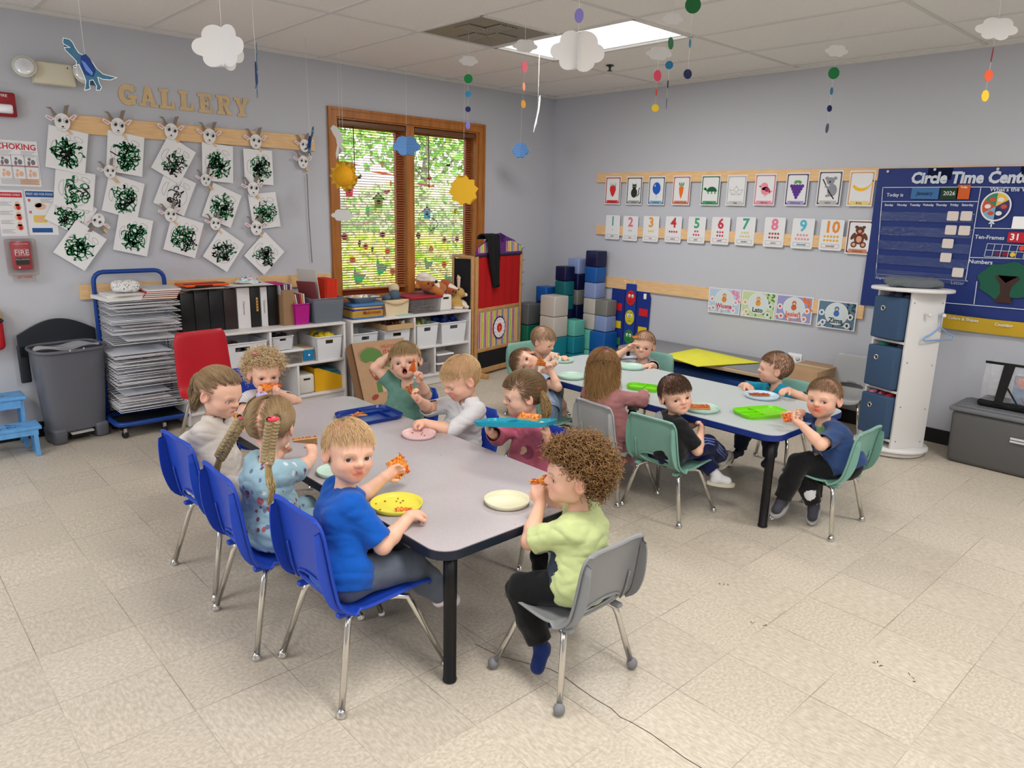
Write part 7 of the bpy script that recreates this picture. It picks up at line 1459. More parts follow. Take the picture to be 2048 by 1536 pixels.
def hand_prims(W_, d, n, side, s, curl=.4, spread=.12, thumb=.5, k=.004):
    """W_ wrist, d finger direction, n palm normal (palm faces n), side +1 thumb towards t"""
    d = nrm(d); n = nrm(n-d*(n@d)); t = np.cross(n, d)*side; P = []; s_ = s
    Pc = W_+d*.024*s_; P += [RC(W_, Pc+t*.004*s_, .0175*s_, .0165*s_, .008), RC(W_+d*.018*s_+t*.009*s_, W_+d*.036*s_+t*.0125*s_, .0115*s_, .0100*s_, .01), RC(W_+d*.016*s_-t*.008*s_, W_+d*.034*s_-t*.013*s_, .0110*s_, .0095*s_, .01)]
    for i, (o, l, r) in enumerate(((.0165, .026, .0066), (.0055, .029, .0068), (-.0055, .027, .0065), (-.0160, .021, .0058))):
        a0 = curl*.7+(.10*(i % 2)); b = W_+d*.036*s_+t*o*s_; dr = nrm(d*math.cos(a0)+n*math.sin(a0)+t*(o*spread*14)); m1 = b+dr*l*.55*s_
        a1 = a0+curl*1.15; dr2 = nrm(d*math.cos(a1)+n*math.sin(a1)+t*(o*spread*10)); e1 = m1+dr2*l*.45*s_; a2 = a1+curl*.8; dr3 = nrm(d*math.cos(a2)+n*math.sin(a2)); e2 = e1+dr3*l*.32*s_
        P += [RC(b, m1, r*s_, r*.95*s_, .0035), RC(m1, e1, r*.95*s_, r*.88*s_, .002), RC(e1, e2, r*.88*s_, r*.78*s_, .002)]
    tb = W_+d*.010*s_+t*.014*s_; t1 = tb+nrm(t*1.0+d*.6+n*thumb)*.018*s_; t2 = t1+nrm(t*.35+d*1.0+n*(thumb+.35))*.016*s_
    P += [RC(tb, t1, .0092*s_, .0078*s_, .006), RC(t1, t2, .0076*s_, .0064*s_, .002)]
    return P
def ik(a, c, l1, l2, pole):
    d = c-a; L = np.linalg.norm(d); L2 = min(L, (l1+l2)*.995); dn = d/L; c = a+dn*L2; x = (l1*l1-l2*l2+L2*L2)/(2*L2); h = math.sqrt(max(0, l1*l1-x*x)); p = pole-dn*(pole@dn); return a+dn*x+nrm(p)*h, c
# ---- hair strands
def tubes(P, r, nside=3):
    """P (n,k,3) strands -> V,F ; r (k,) radii"""
    n, k, _ = P.shape; T = np.zeros_like(P); T[:, 1:-1] = P[:, 2:]-P[:, :-2]; T[:, 0] = P[:, 1]-P[:, 0]; T[:, -1] = P[:, -1]-P[:, -2]; T /= np.linalg.norm(T, axis=2, keepdims=True)+1e-9
    ref = np.where(np.abs(T[..., 2:3]) < .9, A3(0, 0, 1), A3(1, 0, 0)); U = np.cross(T, ref); U /= np.linalg.norm(U, axis=2, keepdims=True)+1e-9; Wv = np.cross(T, U)
    V = np.stack([P+r[None, :, None]*(math.cos(a)*U+math.sin(a)*Wv) for a in (2*PI*j/nside for j in range(nside))], 2)
    i, s, j = np.meshgrid(np.arange(n), np.arange(k-1), np.arange(nside), indexing='ij'); f = lambda i, s, j: (i*k+s)*nside+j % nside
    F = np.stack([f(i, s, j), f(i, s, j+1), f(i, s+1, j+1), f(i, s+1, j)], -1).reshape(-1, 4); return V.reshape(-1, 3), F
def hairline(L, style):
    """True where scalp carries hair (local head coords)"""
    x, y, z = L[:, 0], L[:, 1], L[:, 2]
    front = z > (.050 if style.get('fringe') is None else style['fringe'])+(np.abs(x)/.07)**2*-.012
    side = (y < .030-(.045-z).clip(0, .2)*.28) & (z > -.018+(np.abs(y+.0)<.022)*.018-(y < -.025)*(.035 if not style.get('low') else .05))
    ok = np.where(y > .028, front, side | (z > .045)); earz = (np.abs(x) > .06) & (np.abs(y+.010) < .019) & (z < .016); return ok & ~earz
def make_hair(parent, H_, R, s, st):
    rg_ = np.random.default_rng(st.get('seed', 3)); T = lambda L: H_+(L*s)@R.T; col = LN(st['col'])*A3(1.02, .97, .92); kind = st['kind']
    # cap
    cz = max(.0045, st.get('thick', .006))
    def capmesh():
        pr = [EL(A3(0, -.014, .022), A3(.0745+cz, .0890+cz, .0805+cz), None, .01), EL(A3(0, .020, .014), A3(.063+cz, .059+cz, .0625+cz), None, .02)]
        pr += [EL(A3(0, .080, -.030), A3(.060, .060, .080 if st.get('fringe') is None else .080-(.05-st['fringe'])), None, .006, 's'), PL(A3(0, 0, -.028 if not st.get('low') else -.045), A3(0, .45, -1), .006)]
        for q in (-1, 1): pr += [EL(A3(q*.075, -.004, -.020), A3(.022, .026, .034), None, .004, 's')]
        fz = st.get('bumpf', 220); ba = st.get('bumpa', .0012)
        def dp(P): a = np.arctan2(P[:, 0], P[:, 1]+.03); return -ba*np.sin(a*34+P[:, 2]*fz*.4+nz(P, 60)*2)+.0*P[:, 0]
        return sdf_mesh(pr, .0028, dp)
    V, F = capmesh(); bad = (V[:, 1] > .016) & (V[:, 2] < .020); F = F[~bad[F].any(1)]; C = col*(.80+.18*nz(V, 90)[:, None]); Vs = [T(V)]; Fs = [F]; Cs = [C]; off = len(V)
    # roots
    n = int(st.get('n', 2200)*(1.35 if kind != 'curly' else 1)); D = rg_.normal(size=(n*3, 3)); D /= np.linalg.norm(D, axis=1)[:, None]; rt = D*A3(.0765, .0915, .0795)+A3(0, -.012, .022)
    inner = rt[:, 1] > .01; rt[inner] = (D*A3(.069, .085, .079)+A3(0, -.006, .020))[inner]
    ok = hairline(rt, st) & (D[:, 2] > -.75); rt = rt[ok][:n]; D = D[ok][:n]; nn = len(rt); k = st.get('k', 6); Ls = st.get('len', .025)*rg_.uniform(.6, 1.25, nn); crown = A3(*st.get('crown', (0.012, -.045, .088)))
    P = np.zeros((nn, k, 3)); P[:, 0] = rt-D*.001; step = Ls/(k-1)
    def push(p, extra=.004):
        q = (p-A3(0, -.010, .022))/(A3(.0745, .0895, .0780)+extra); r_ = np.linalg.norm(q, axis=1); q2 = q/r_[:, None]; f = np.where(r_ < 1, 1.0, r_); return q2*f[:, None]*(A3(.0745, .0895, .0780)+extra)+A3(0, -.010, .022)
    if kind == 'short':
        dr = rt-crown; dr -= D*(dr*D).sum(1)[:, None]; dr /= np.linalg.norm(dr, axis=1)[:, None]+1e-6; sw = A3(*st.get('sweep', (.0, .25, 0))); 
        for i in range(1, k):
            q = P[:, i-1]; d = dr+sw+D*st.get('lift', .22)*(1-i/k)+rg_.normal(size=(nn, 3))*.16; d[:, 2] -= .12*i; d /= np.linalg.norm(d, axis=1)[:, None]; P[:, i] = push(q+d*step[:, None], .0025+.004*i/k)
    elif kind == 'curly':
        ph = rg_.uniform(0, 6.28, nn); up = D*.55+A3(0, 0, .1)+rg_.normal(size=(nn, 3))*.5; up /= np.linalg.norm(up, axis=1)[:, None]; a = np.cross(up, rg_.normal(size=(nn, 3))); a /= np.linalg.norm(a, axis=1)[:, None]; b = np.cross(up, a); rad = rg_.uniform(.005, .0105, nn); tr = st.get('turn', 2.2)
        for i in range(k): q = i/(k-1); th = ph+tr*2*PI*q; P[:, i] = rt+D*(.002+.006*min(1, q*3))+up*(q*Ls)[:, None]+(a*np.cos(th)[:, None]+b*np.sin(th)[:, None])*(rad*min(1, q*3+.2)*(1-.25*q))[:, None]
    elif kind in ('long', 'tied'):
        ties = [A3(*t_) for t_ in st.get('ties', [])]
        if ties: dist = np.stack([np.linalg.norm(rt-t_, axis=1)+(0 if not st.get('split') else (1e3*((rt[:, 0] < 0) == (t_[0] > 0)))) for t_ in ties]); which = dist.argmin(0); tg = np.array(ties)[which]
        for i in range(1, k):
            q = P[:, i-1]; fr_ = i/(k-1)
            if kind == 'tied':
                d = tg-q; L_ = np.linalg.norm(d, axis=1); rem = k-i; P[:, i] = push(q+d/rem, .005+.003*math.sin(PI*fr_))
            else:
                g = R.T@A3(0, 0, -1); dr = q-crown; dq = (q-A3(0, -.01, .022))/A3(.071, .086, .069); nd = dq/np.linalg.norm(dq, axis=1)[:, None]; dr -= nd*(dr*nd).sum(1)[:, None]; dr /= np.linalg.norm(dr, axis=1)[:, None]+1e-6
                w = min(1, fr_*2.2); d = dr*(1-w)+g*w+A3(*st.get('sweep', (0, -.25, 0)))*(1-w)+rg_.normal(size=(nn, 3))*(.10+.10*fr_)
                if st.get('wave'): d += np.stack([np.sin(fr_*14+rt[:, 0]*90), np.cos(fr_*12+rt[:, 1]*80), 0*rt[:, 0]], 1)*st['wave']*fr_
                d /= np.linalg.norm(d, axis=1)[:, None]; P[:, i] = push(q+d*step[:, None], .004+.008*fr_)
    if kind in ('short', 'curly'): okp = ~((P[:, :, 1] > .016) & (P[:, :, 2] < (.020 if kind == 'short' else .012))).any(1); P = P[okp]; nn = len(P)
    if kind == 'tied': okp = ~((P[:, :, 1] > .03) & (P[:, :, 2] < .01)).any(1); P = P[okp]; nn = len(P)
    Pw = T(P.reshape(-1, 3)).reshape(nn, k, 3); r0 = st.get('r', .0008)*(.82 if kind != 'curly' else 1.25); rr = r0*(1-.6*np.linspace(0, 1, k)**2); V2, F2 = tubes(Pw, rr)
    var = rg_.uniform(.80, 1.18, nn); tip = LN(st.get('tip', st['col']))*A3(1.02, .98, .95); fr2 = np.linspace(0, 1, k); cc = (col[None, None]*(1-fr2[None, :, None])+tip[None, None]*fr2[None, :, None])*var[:, None, None]; C2 = np.repeat(cc.reshape(-1, 3), 3, 0)
    Vs.append(V2); Fs.append(F2+off); Cs.append(C2); off += len(V2)
    for (path, r_pair, n_, wob, cl) in st.get('tails', [])+[(T(np.array(a_[0])),)+tuple(a_[1:]) for a_ in st.get('ltails', [])]:   # free tails in world space: path list of points, radii, strands
        path = np.array(path, float); kk = 16; tt = np.linspace(0, 1, kk); seg = np.linspace(0, 1, len(path)); base = np.stack([np.interp(tt, seg, path[:, i]) for i in range(3)], 1); 
        for _ in range(2): base[1:-1] = (base[:-2]+2*base[1:-1]+base[2:])/4
        o = rg_.normal(size=(n_, 3)); o /= np.linalg.norm(o, axis=1)[:, None]; o *= rg_.uniform(0, 1, (n_, 1))**.5; rad = np.interp(tt, np.linspace(0, 1, len(r_pair)), r_pair)
        ph = rg_.uniform(0, 6.28, n_); Q = base[None]+o[:, None]*rad[None, :, None]; Q += wob*np.stack([np.sin(tt[None]*13+ph[:, None]), np.cos(tt[None]*11+ph[:, None]), 0*tt[None]+0*ph[:, None]], 2)*tt[None, :, None]
        V3, F3 = tubes(Q, np.full(kk, .0009)*(1-.6*tt**3)); c3 = LN(cl)*rg_.uniform(.7, 1.25, n_)[:, None]; C3 = np.repeat(c3, kk*3, 0); Vs.append(V3); Fs.append(F3+off); Cs.append(C3); off += len(V3)
    for (path, r_) in st.get('braids', []):
        path = np.array(path, float); kk = 60; tt = np.linspace(0, 1, kk); seg = np.linspace(0, 1, len(path)); base = np.stack([np.interp(tt, seg, path[:, i]) for i in range(3)], 1); tan = nrm(base[-1]-base[0]); vd = nrm(base[0]-CAMP); u = nrm(np.cross(tan, vd)); w = np.cross(tan, u)
        for a in range(3):
            th = 2*PI*(tt*len_br/1 if False else tt*4.2)+a*2*PI/3; c0 = base+u*(r_*.62*np.sin(th))[:, None]+w*(r_*.36*np.sin(2*th))[:, None]
            m_ = 60; oo = rg_.uniform(0, 6.28, m_); rq = rg_.uniform(.55, 1, m_)**.5; Q = c0[None]+(u[None, None]*(np.cos(oo)*rq)[:, None, None]+w[None, None]*(np.sin(oo)*rq)[:, None, None])*(r_*.50*(1-.18*tt))[None, :, None]
            V3, F3 = tubes(Q, np.full(kk, .0011)); c3 = LN(st['braidcol'])*rg_.uniform(.65, 1.2, m_)[:, None]; Vs.append(V3); Fs.append(F3+off); Cs.append(np.repeat(c3, kk*3, 0)); off += len(V3)
            V3, F3 = tubes(c0[None], np.full(kk, r_*.46), 8); Vs.append(V3); Fs.append(F3+off); Cs.append(np.tile(LN(st['braidcol'])*.6, (len(V3), 1))); off += len(V3)
    V = np.concatenate(Vs)-np.array(parent.location); link('hair', np_mesh('hair', V, np.concatenate(Fs), HAIRM, np.concatenate(Cs)), parent)
def fabric(name, col, pattern=None, rough=.9):
    if name in _mc: return _mc[name]
    k = NT(name); vv, xx = k.obj(); c = (*lin(col), 1); n1_ = k.noise(vv, 30, 3)
    def sc(v_, a): o = k.N('VectorMath', operation='SCALE'); k.put(o.inputs[0], v_); k.put(o.inputs['Scale'], a); return o.outputs[0]
    b_ = k.N('RGB'); b_.outputs[0].default_value = c; src = b_.outputs[0]
    if pattern: src = pattern(k, vv, xx, src)
    k.l.new(sc(src, k.math('MULTIPLY_ADD', n1_, .24, .88)), k.b.inputs['Base Color']); k.b.inputs['Roughness'].default_value = rough; k.b.inputs['Sheen Weight'].default_value = .15; k.b.inputs['Specular IOR Level'].default_value = .2
    w_ = k.noise(vv, 900, 2); w2 = k.noise(vv, 22, 3, (1, 1, .6)); k.bump(k.math('ADD', k.math('MULTIPLY', w_, .12), w2), .5, .008); return k.m
def floral(cols, sc_=26, th=.22):
    def f(k, vv, xx, src):
        for i, c in enumerate(cols):
            mp = k.N('Mapping'); mp.inputs['Location'].default_value = (i*3.7, i*1.3, i*.7); k.l.new(vv, mp.inputs[0]); vo = k.N('TexVoronoi'); vo.inputs['Scale'].default_value = sc_*(1+.22*i); k.l.new(mp.outputs[0], vo.inputs['Vector']); n_ = k.noise(vv, 60, 2)
            src = k.mix(k.math('LESS_THAN', k.math('ADD', vo.outputs['Distance'], k.math('MULTIPLY', n_, .18)), th), src, c)
        return src
    return f
def stripes(c, axis=2, w=.03, fr_=.35):
    def f(k, vv, xx, src): return k.mix(k.math('LESS_THAN', k.math('FRACT', k.math('DIVIDE', xx[axis], w)), fr_), src, c)
    return f
def trim(V, F, cuts):
    """cuts: list of (signed distance array, active mask); drops what lies beyond and snaps the rim onto the plane"""
    V = V.copy(); drop = np.zeros(len(F), bool)
    for d, act, n in cuts:
        o = (d > 0) & act; dz = np.where(o, d, 0); drop |= o[F].all(1) | (dz[F].max(1) > .012); 
    F = F[~drop]
    for d, act, n in cuts:
        o = (d > 0) & act & (d < .014); V[o] -= d[o, None]*n
    us = np.unique(F); mp_ = -np.ones(len(V), int); mp_[us] = np.arange(len(us)); return V[us], mp_[F]
def blobs(base, items):
    """printed patches of colour on a garment: items of (world point, radius, colour)"""
    def f(k, vv, xx, src):
        n_ = k.noise(vv, 45, 2)
        for p, r, c in items:
            d = k.N('VectorMath', operation='DISTANCE'); k.l.new(vv, d.inputs[0]); d.inputs[1].default_value = (p[0]-base[0], p[1]-base[1], p[2]); q = k.math('ADD', d.outputs['Value'], k.math('MULTIPLY', k.math('SUBTRACT', n_, .5), r*.9)); src = k.mix(k.math('LESS_THAN', q, r), src, c)
        return src
    return f
def kid(label, spec):
    s = spec.get('s', 1.0); hs = spec.get('hs', 1.06); hip = A3(*spec['hip']); Hc = A3(*spec['head']); R = headframe(*[math.radians(a) for a in spec['face']]); ty = math.radians(spec['body'])
    F_ = A3(math.cos(ty), math.sin(ty), 0); Rt = A3(F_[1], -F_[0], 0); vox = spec.get('vox', .0034)
    t = thing('person', label, 'person', (hip[0], hip[1], 0)); base = np.array(t.location)
    Pv = hip+A3(0, 0, .072*s); N_ = Hc+R@(A3(0, -.034, -.098)*hs)*.75+(Hc-A3(0, 0, .118*hs)-F_*.02)*.25-(.75-.75)*0; N_ = .5*(Hc+R@(A3(0, -.028, -.100)*hs))+.5*(Hc-A3(0, 0, .112*hs)-F_*.012); N_ = N_-A3(0, 0, .012)
    up = nrm(N_-Pv); Ch = Pv+(N_-Pv)*.66-F_*.012; By = Pv+(N_-Pv)*.33+F_*.006
    sp = {}
    for q, nm in ((-1, 'L'), (1, 'R')): sp[nm] = N_+Rt*q*.083*s-up*.034*s-F_*.004
    l1, l2 = .150*s, .122*s; B = []; arms = {}
    tor = lambda e: [RC(Pv-Rt*.040*s, Pv+Rt*.040*s, (.070+e)*s, (.070+e)*s, .03), RC(By-Rt*.026*s, By+Rt*.026*s, (.070+e)*s, (.070+e)*s, .03), RC(Ch-Rt*.036*s, Ch+Rt*.036*s, (.060+e)*s, (.060+e)*s, .03), RC(sp['L']*.82+N_*.18, sp['R']*.82+N_*.18, (.030+e*.8)*s, (.030+e*.8)*s, .03)]
    B += [p for p in head_prims(Hc, R, hs, spec.get('mouth', 'closed'))]
    nck = [RC(Hc+R@(A3(0, -.022, -.055)*hs), N_-up*.01, .030*s, .032*s, .016)]; B += nck+tor(-.006)
    for nm, q in (('L', -1), ('R', 1)):
        a = spec[nm]; w = A3(*a['w']); pole = A3(*a.get('pole', tuple(Rt*q*.6-A3(0, 0, 1)-F_*.2))); el, w = ik(sp[nm], w, l1, l2, pole); arms[nm] = (sp[nm], el, w)
        B += [RC(sp[nm], el, .0310*s, .0265*s, .018), RC(el, el+(w-el)*.35, .0262*s, .0268*s, .01), RC(el+(w-el)*.35, w, .0268*s, .0180*s, .01)]
        hd = a.get('hd'); hd = nrm(A3(*hd)) if hd is not None else nrm(w-el); pn_ = A3(*a.get('n', (0, 0, -1))); side = a.get('side', q)
        B += hand_prims(w+nrm(w-el)*.006, hd, pn_, side, 1.0*s, a.get('curl', .5), a.get('spread', .12), a.get('thumb', .5))
        if spec.get('dbg'): 
            for nm_, p_ in (('sh', sp[nm]), ('el', el), ('wr', w)): v = CR@(p_-CAMP); print('DBG', label[:24], nm, nm_, round(1024+FPX*v[0]/-v[2]), round(768-FPX*v[1]/-v[2]), np.round(p_, 2))
    legs = {}
    for nm, q in (('L', -1), ('R', 1)):
        hp_ = Pv+Rt*q*.045*s-A3(0, 0, .012)
        kn, an, ft = spec['legs'][nm] if 'legs' in spec else (hp_+F_*.185*s+Rt*q*.02+A3(0, 0, .0), None, None)
        kn = A3(*kn); an = A3(*an) if an is not None else kn+A3(0, 0, -.19*s)+F_*.02; an[2] = max(an[2], .05); fd = nrm(A3(*ft)) if ft is not None else F_
        kn = hp_+nrm(kn-hp_)*min(.21*s*spec.get('ls', 1), max(.15*s, np.linalg.norm(kn-hp_))); an = kn+nrm(an-kn)*min(.20*s*spec.get('ls', 1), np.linalg.norm(an-kn)); legs[nm] = (hp_, kn, an, fd); sd_ = np.cross(fd, A3(0, 0, 1)); dn = -nrm(np.cross(nrm(sd_), fd)) if abs(fd[2]) < .9 else A3(0, 0, -1)
        B += [RC(hp_, kn, .050*s, .036*s, .02), RC(kn, kn+(an-kn)*.4, .034*s, .034*s, .01), RC(kn+(an-kn)*.4, an, .034*s, .022*s, .01), RC(an+dn*.008, an+fd*.048*s+dn*.020, .0195*s, .0175*s, .01), RC(an+dn*.012, an-fd*.012+dn*.020, .0195*s, .017*s, .01)]
    V, Fq = sdf_mesh(B, vox); C = head_color(V, Hc, R, hs, spec.get('skin', (232, 184, 158)), spec['hair'].get('brow', spec['hair']['col']), spec.get('blush', .5), spec.get('sauce', 0), spec.get('mouth', 'closed'), seed=spec.get('seed', 0))
    for nm in ('L', 'R'):   # warmer hands
        w = arms[nm][2]; dd = np.linalg.norm(V-w-nrm(w-arms[nm][1])*.04, axis=1); k_ = np.clip(1-dd/.06, 0, 1)[:, None]*.35; C = C*(1-k_)+LN((226, 150, 124))*k_
    me = np_mesh('body', V-base, Fq, SKINM, C); link('body', me, t)
    for q in (-1, 1): c = Hc+R@(A3(q*.0300, .0542, -.0081)*hs); g = spec.get('gaze'); g = nrm(A3(*g)-c) if g is not None else nrm(R@A3(0, 1, -.05)); f_ = R[:, 1]; ca = g@f_; s_d = nrm(g-f_*ca); g = g if ca > .90 else f_*.90+s_d*.436; eye_part(t, c, R, hs, g, spec.get('iris', (70, 90, 120)))
    # clothes
    sl = spec.get('sleeve', .72); e = .0105; sh = tor(e)+[RC(By-Rt*.03*s-A3(0, 0, .03), Pv-Rt*.036*s-A3(0, 0, .0), .078*s, .082*s, .03), RC(Pv-Rt*.038*s, Pv+Rt*.038*s, .083*s, .083*s, .03)]
    if spec.get('collar'): sh += [RC(N_-up*.002-Rt*.012, N_-up*.002+Rt*.012, .044*s, .044*s, .008)]
    cuffs = []
    for nm, q in (('L', -1), ('R', 1)):
        a, b, c = arms[nm]
        if sl <= 1:
            en = a+(b-a)*(sl+.25); sh += [RC(a+up*.002, en, .039*s, (.043 if sl < .95 else .040)*s, .022)]; cuffs.append((a+(b-a)*sl, nrm(b-a), .10))
        else:
            q2 = sl-1; en = b+(c-b)*(q2+.2); sh += [RC(a, b, .0385*s, .0355*s, .022), RC(b, en, .0365*s, .029*s, .012)]; cuffs.append((b+(c-b)*q2, nrm(c-b), .09))
    wz = spec.get('wr', 1.0); sd = spec.get('seed', 1)
    def wrk(P): 
        z = (P-Pv)@up; r_ = -np.abs(nz(P*A3(1, 1, 2.0), 38, sd))*.0055*wz+.002*wz+nz(P*A3(1, 1, 1.6), 80, sd+3)*.0013*wz; return r_
    sh2 = [p for p in sh]
    Vs, Fs = sdf_mesh(sh2+[RC(Hc+R@(A3(0, -.022, -.04)*hs), N_+up*.004+F_*.006, .039*s, .0415*s if not spec.get('collar') else .038*s, .004, 's')], .0046, wrk)
    # trim at cuffs and hem by dropping faces beyond the cutting planes
    cuts = []
    for (c0, dv, rad) in cuffs: d_ = (Vs-c0)@dv; rr = np.linalg.norm(Vs-c0-d_[:, None]*dv, axis=1); cuts.append((d_, (rr < .054*s) & (d_ < .09), dv))
    hem = spec.get('hem', -.045)*s; hz = hem-(Vs-Pv)@up; cuts.append((hz, hz > -1, -up)); Vs, Fs = trim(Vs, Fs, cuts)
    sho = link('shirt' if not spec.get('dress') else 'dress', np_mesh('shirt', Vs-base, Fs, spec['shirt']), t); md = sho.modifiers.new('t', 'SOLIDIFY'); md.thickness = .003; md.offset = 1
    if spec.get('skirt'):
        col_, r0, r1, drop = spec['skirt']
        pr = [RC(By-A3(0, 0, .02), Pv+F_*.02, .08*s, .1*s, .03), RC(Pv, Pv+F_*.13-A3(0, 0, .01), r0, r0*.9, .04), RC(Pv-A3(0, 0, .02)-F_*.03, Pv-A3(0, 0, drop)-F_*.02, r0, r1, .03), RC(Pv+F_*.10-A3(0, 0, .02), Pv+F_*.12-A3(0, 0, drop), r0*.8, r1*.8, .03)]
        an_ = lambda P: np.sin(np.arctan2((P-Pv)@Rt, (P-Pv)@F_)*17+nz(P, 20)*1.5)*.0045*np.clip((Pv[2]+.02-P[:, 2])/.1, 0, 1)+nz(P, 50)*.0015
        Vk, Fk = sdf_mesh(pr, .005, an_); kk = Vk[:, 2] > Pv[2]-drop; Fk = Fk[kk[Fk].all(1)]; link('skirt', np_mesh('skirt', Vk-base, Fk, col_), t)
    if spec.get('pants') is not None:
        pl = spec.get('plen', .92); pr = [RC(Pv-Rt*.040*s-A3(0, 0, .004), Pv+Rt*.040*s-A3(0, 0, .004), .0765*s, .0765*s, .03)]; cu = []
        for nm in ('L', 'R'):
            hp_, kn, an, fd = legs[nm]; pr += [RC(hp_, kn, .062*s, .047*s, .022), RC(kn, kn+(an-kn)*.5, .0465*s, .045*s, .012), RC(kn+(an-kn)*.5, an, .045*s, .036*s, .012)]; cu.append((kn+(an-kn)*pl, nrm(an-kn)))
        Vp, Fp = sdf_mesh(pr, .005, lambda P: -np.abs(nz(P, 44, sd+5))*.0055+.002+nz(P, 90, sd)*.0012); cuts = []
        for (c0, dv), nm in zip(cu, ('L', 'R')): d_ = (Vp-c0)@dv; rr = np.linalg.norm(Vp-c0-d_[:, None]*dv, axis=1); cuts.append((d_, (rr < .06*s) & (d_ < .09), dv))
        d_ = (Vp-Pv)@up-.06*s; cuts.append((d_, np.linalg.norm(Vp-Pv, axis=1) < .15, up)); Vp, Fp = trim(Vp, Fp, cuts); pt_ = link('trousers', np_mesh('trousers', Vp-base, Fp, spec['pants']), t); md = pt_.modifiers.new('t', 'SOLIDIFY'); md.thickness = .003; md.offset = 1
    for nm in ('L', 'R'):
        hp_, kn, an, fd = legs[nm]; sk_, shc = spec.get('feet', ((230, 228, 228), None)); dn = -nrm(np.cross(nrm(np.cross(fd, A3(0, 0, 1))), fd)) if abs(fd[2]) < .9 else A3(0, 0, -1)
        ax = nrm(an-kn); T0 = an-ax*.055
        sc_ = [RC(T0, an, .0265*s, .0255*s, .01), RC(an-A3(0, 0, .008), an+fd*.052*s+dn*.020, .0245*s, .0235*s, .01), RC(an+dn*.012, an-fd*.014+dn*.020, .0245*s, .022*s, .01)]
        if sk_ is not None: Vk, Fk = sdf_mesh(sc_, .0045); so = link('sock', np_mesh('sock', Vk-base, Fk, sk_ if isinstance(sk_, bpy.types.Material) else flat(sk_, .9)), t)
        if shc is not None:
            mt_, sol = shc; sp_ = [RC(an+dn*.006, an+fd*.060*s+dn*.018, .0300*s, .0280*s, .012), RC(an+dn*.010, an-fd*.018+dn*.016, .0300*s, .0285*s, .012), PL(an+dn*.036, dn, .003)]
            Vk, Fk = sdf_mesh(sp_, .0042, lambda P: nz(P, 90)*.0006); so = link('shoe', np_mesh('shoe', Vk-base, Fk, mt_), t)
            c0 = an+fd*.021*s+dn*.038; u_ = fd; v_ = nrm(np.cross(dn, fd)); m = M(); fr = frame(tuple(c0-base), tuple(u_), tuple(v_)); pts_ = []
            for i in range(32): a_ = 2*PI*i/32; wv_ = .033+.004*math.cos(a_); pts_.append((.0725*math.cos(a_), wv_*math.sin(a_)))
            m.slab(pts_, (-.008, .008), fr); part('sole', m, sol, so, bev=.003)
    if spec.get('stripe') is not None:
        for nm, q in (('L', -1), ('R', 1)):
            hp_, kn, an, fd = legs[nm]; oo = nrm(Rt*q*.7+A3(0, 0, .75))
            for j in (-1, 0, 1):
                tn = nrm(np.cross(nrm(kn-hp_), oo)); dd = nrm(oo+tn*j*.30); e2 = kn+(an-kn)*.78; ov = nrm(Rt*q*.9+fd*.25+tn*0); dd2 = nrm(ov+nrm(np.cross(nrm(an-kn), ov))*j*.30)
                P = [hp_+(kn-hp_)*.25+dd*.063*s, hp_+(kn-hp_)*.5+dd*.060*s, hp_+(kn-hp_)*.85+dd*.055*s, kn+nrm(dd+dd2)*.052*s, kn+(e2-kn)*.4+dd2*.051*s, e2+dd2*.045*s]
                part('side_stripe', M().tube([tuple(p-base) for p in P], .0042, 6), spec['stripe'], t)
    make_hair(t, Hc, R, hs, spec['hair'])
    return t, dict(Hc=Hc, R=R, hs=hs, N=N_, Pv=Pv, up=up, F=F_, Rt=Rt, arms=arms, legs=legs, base=base, sp=sp)
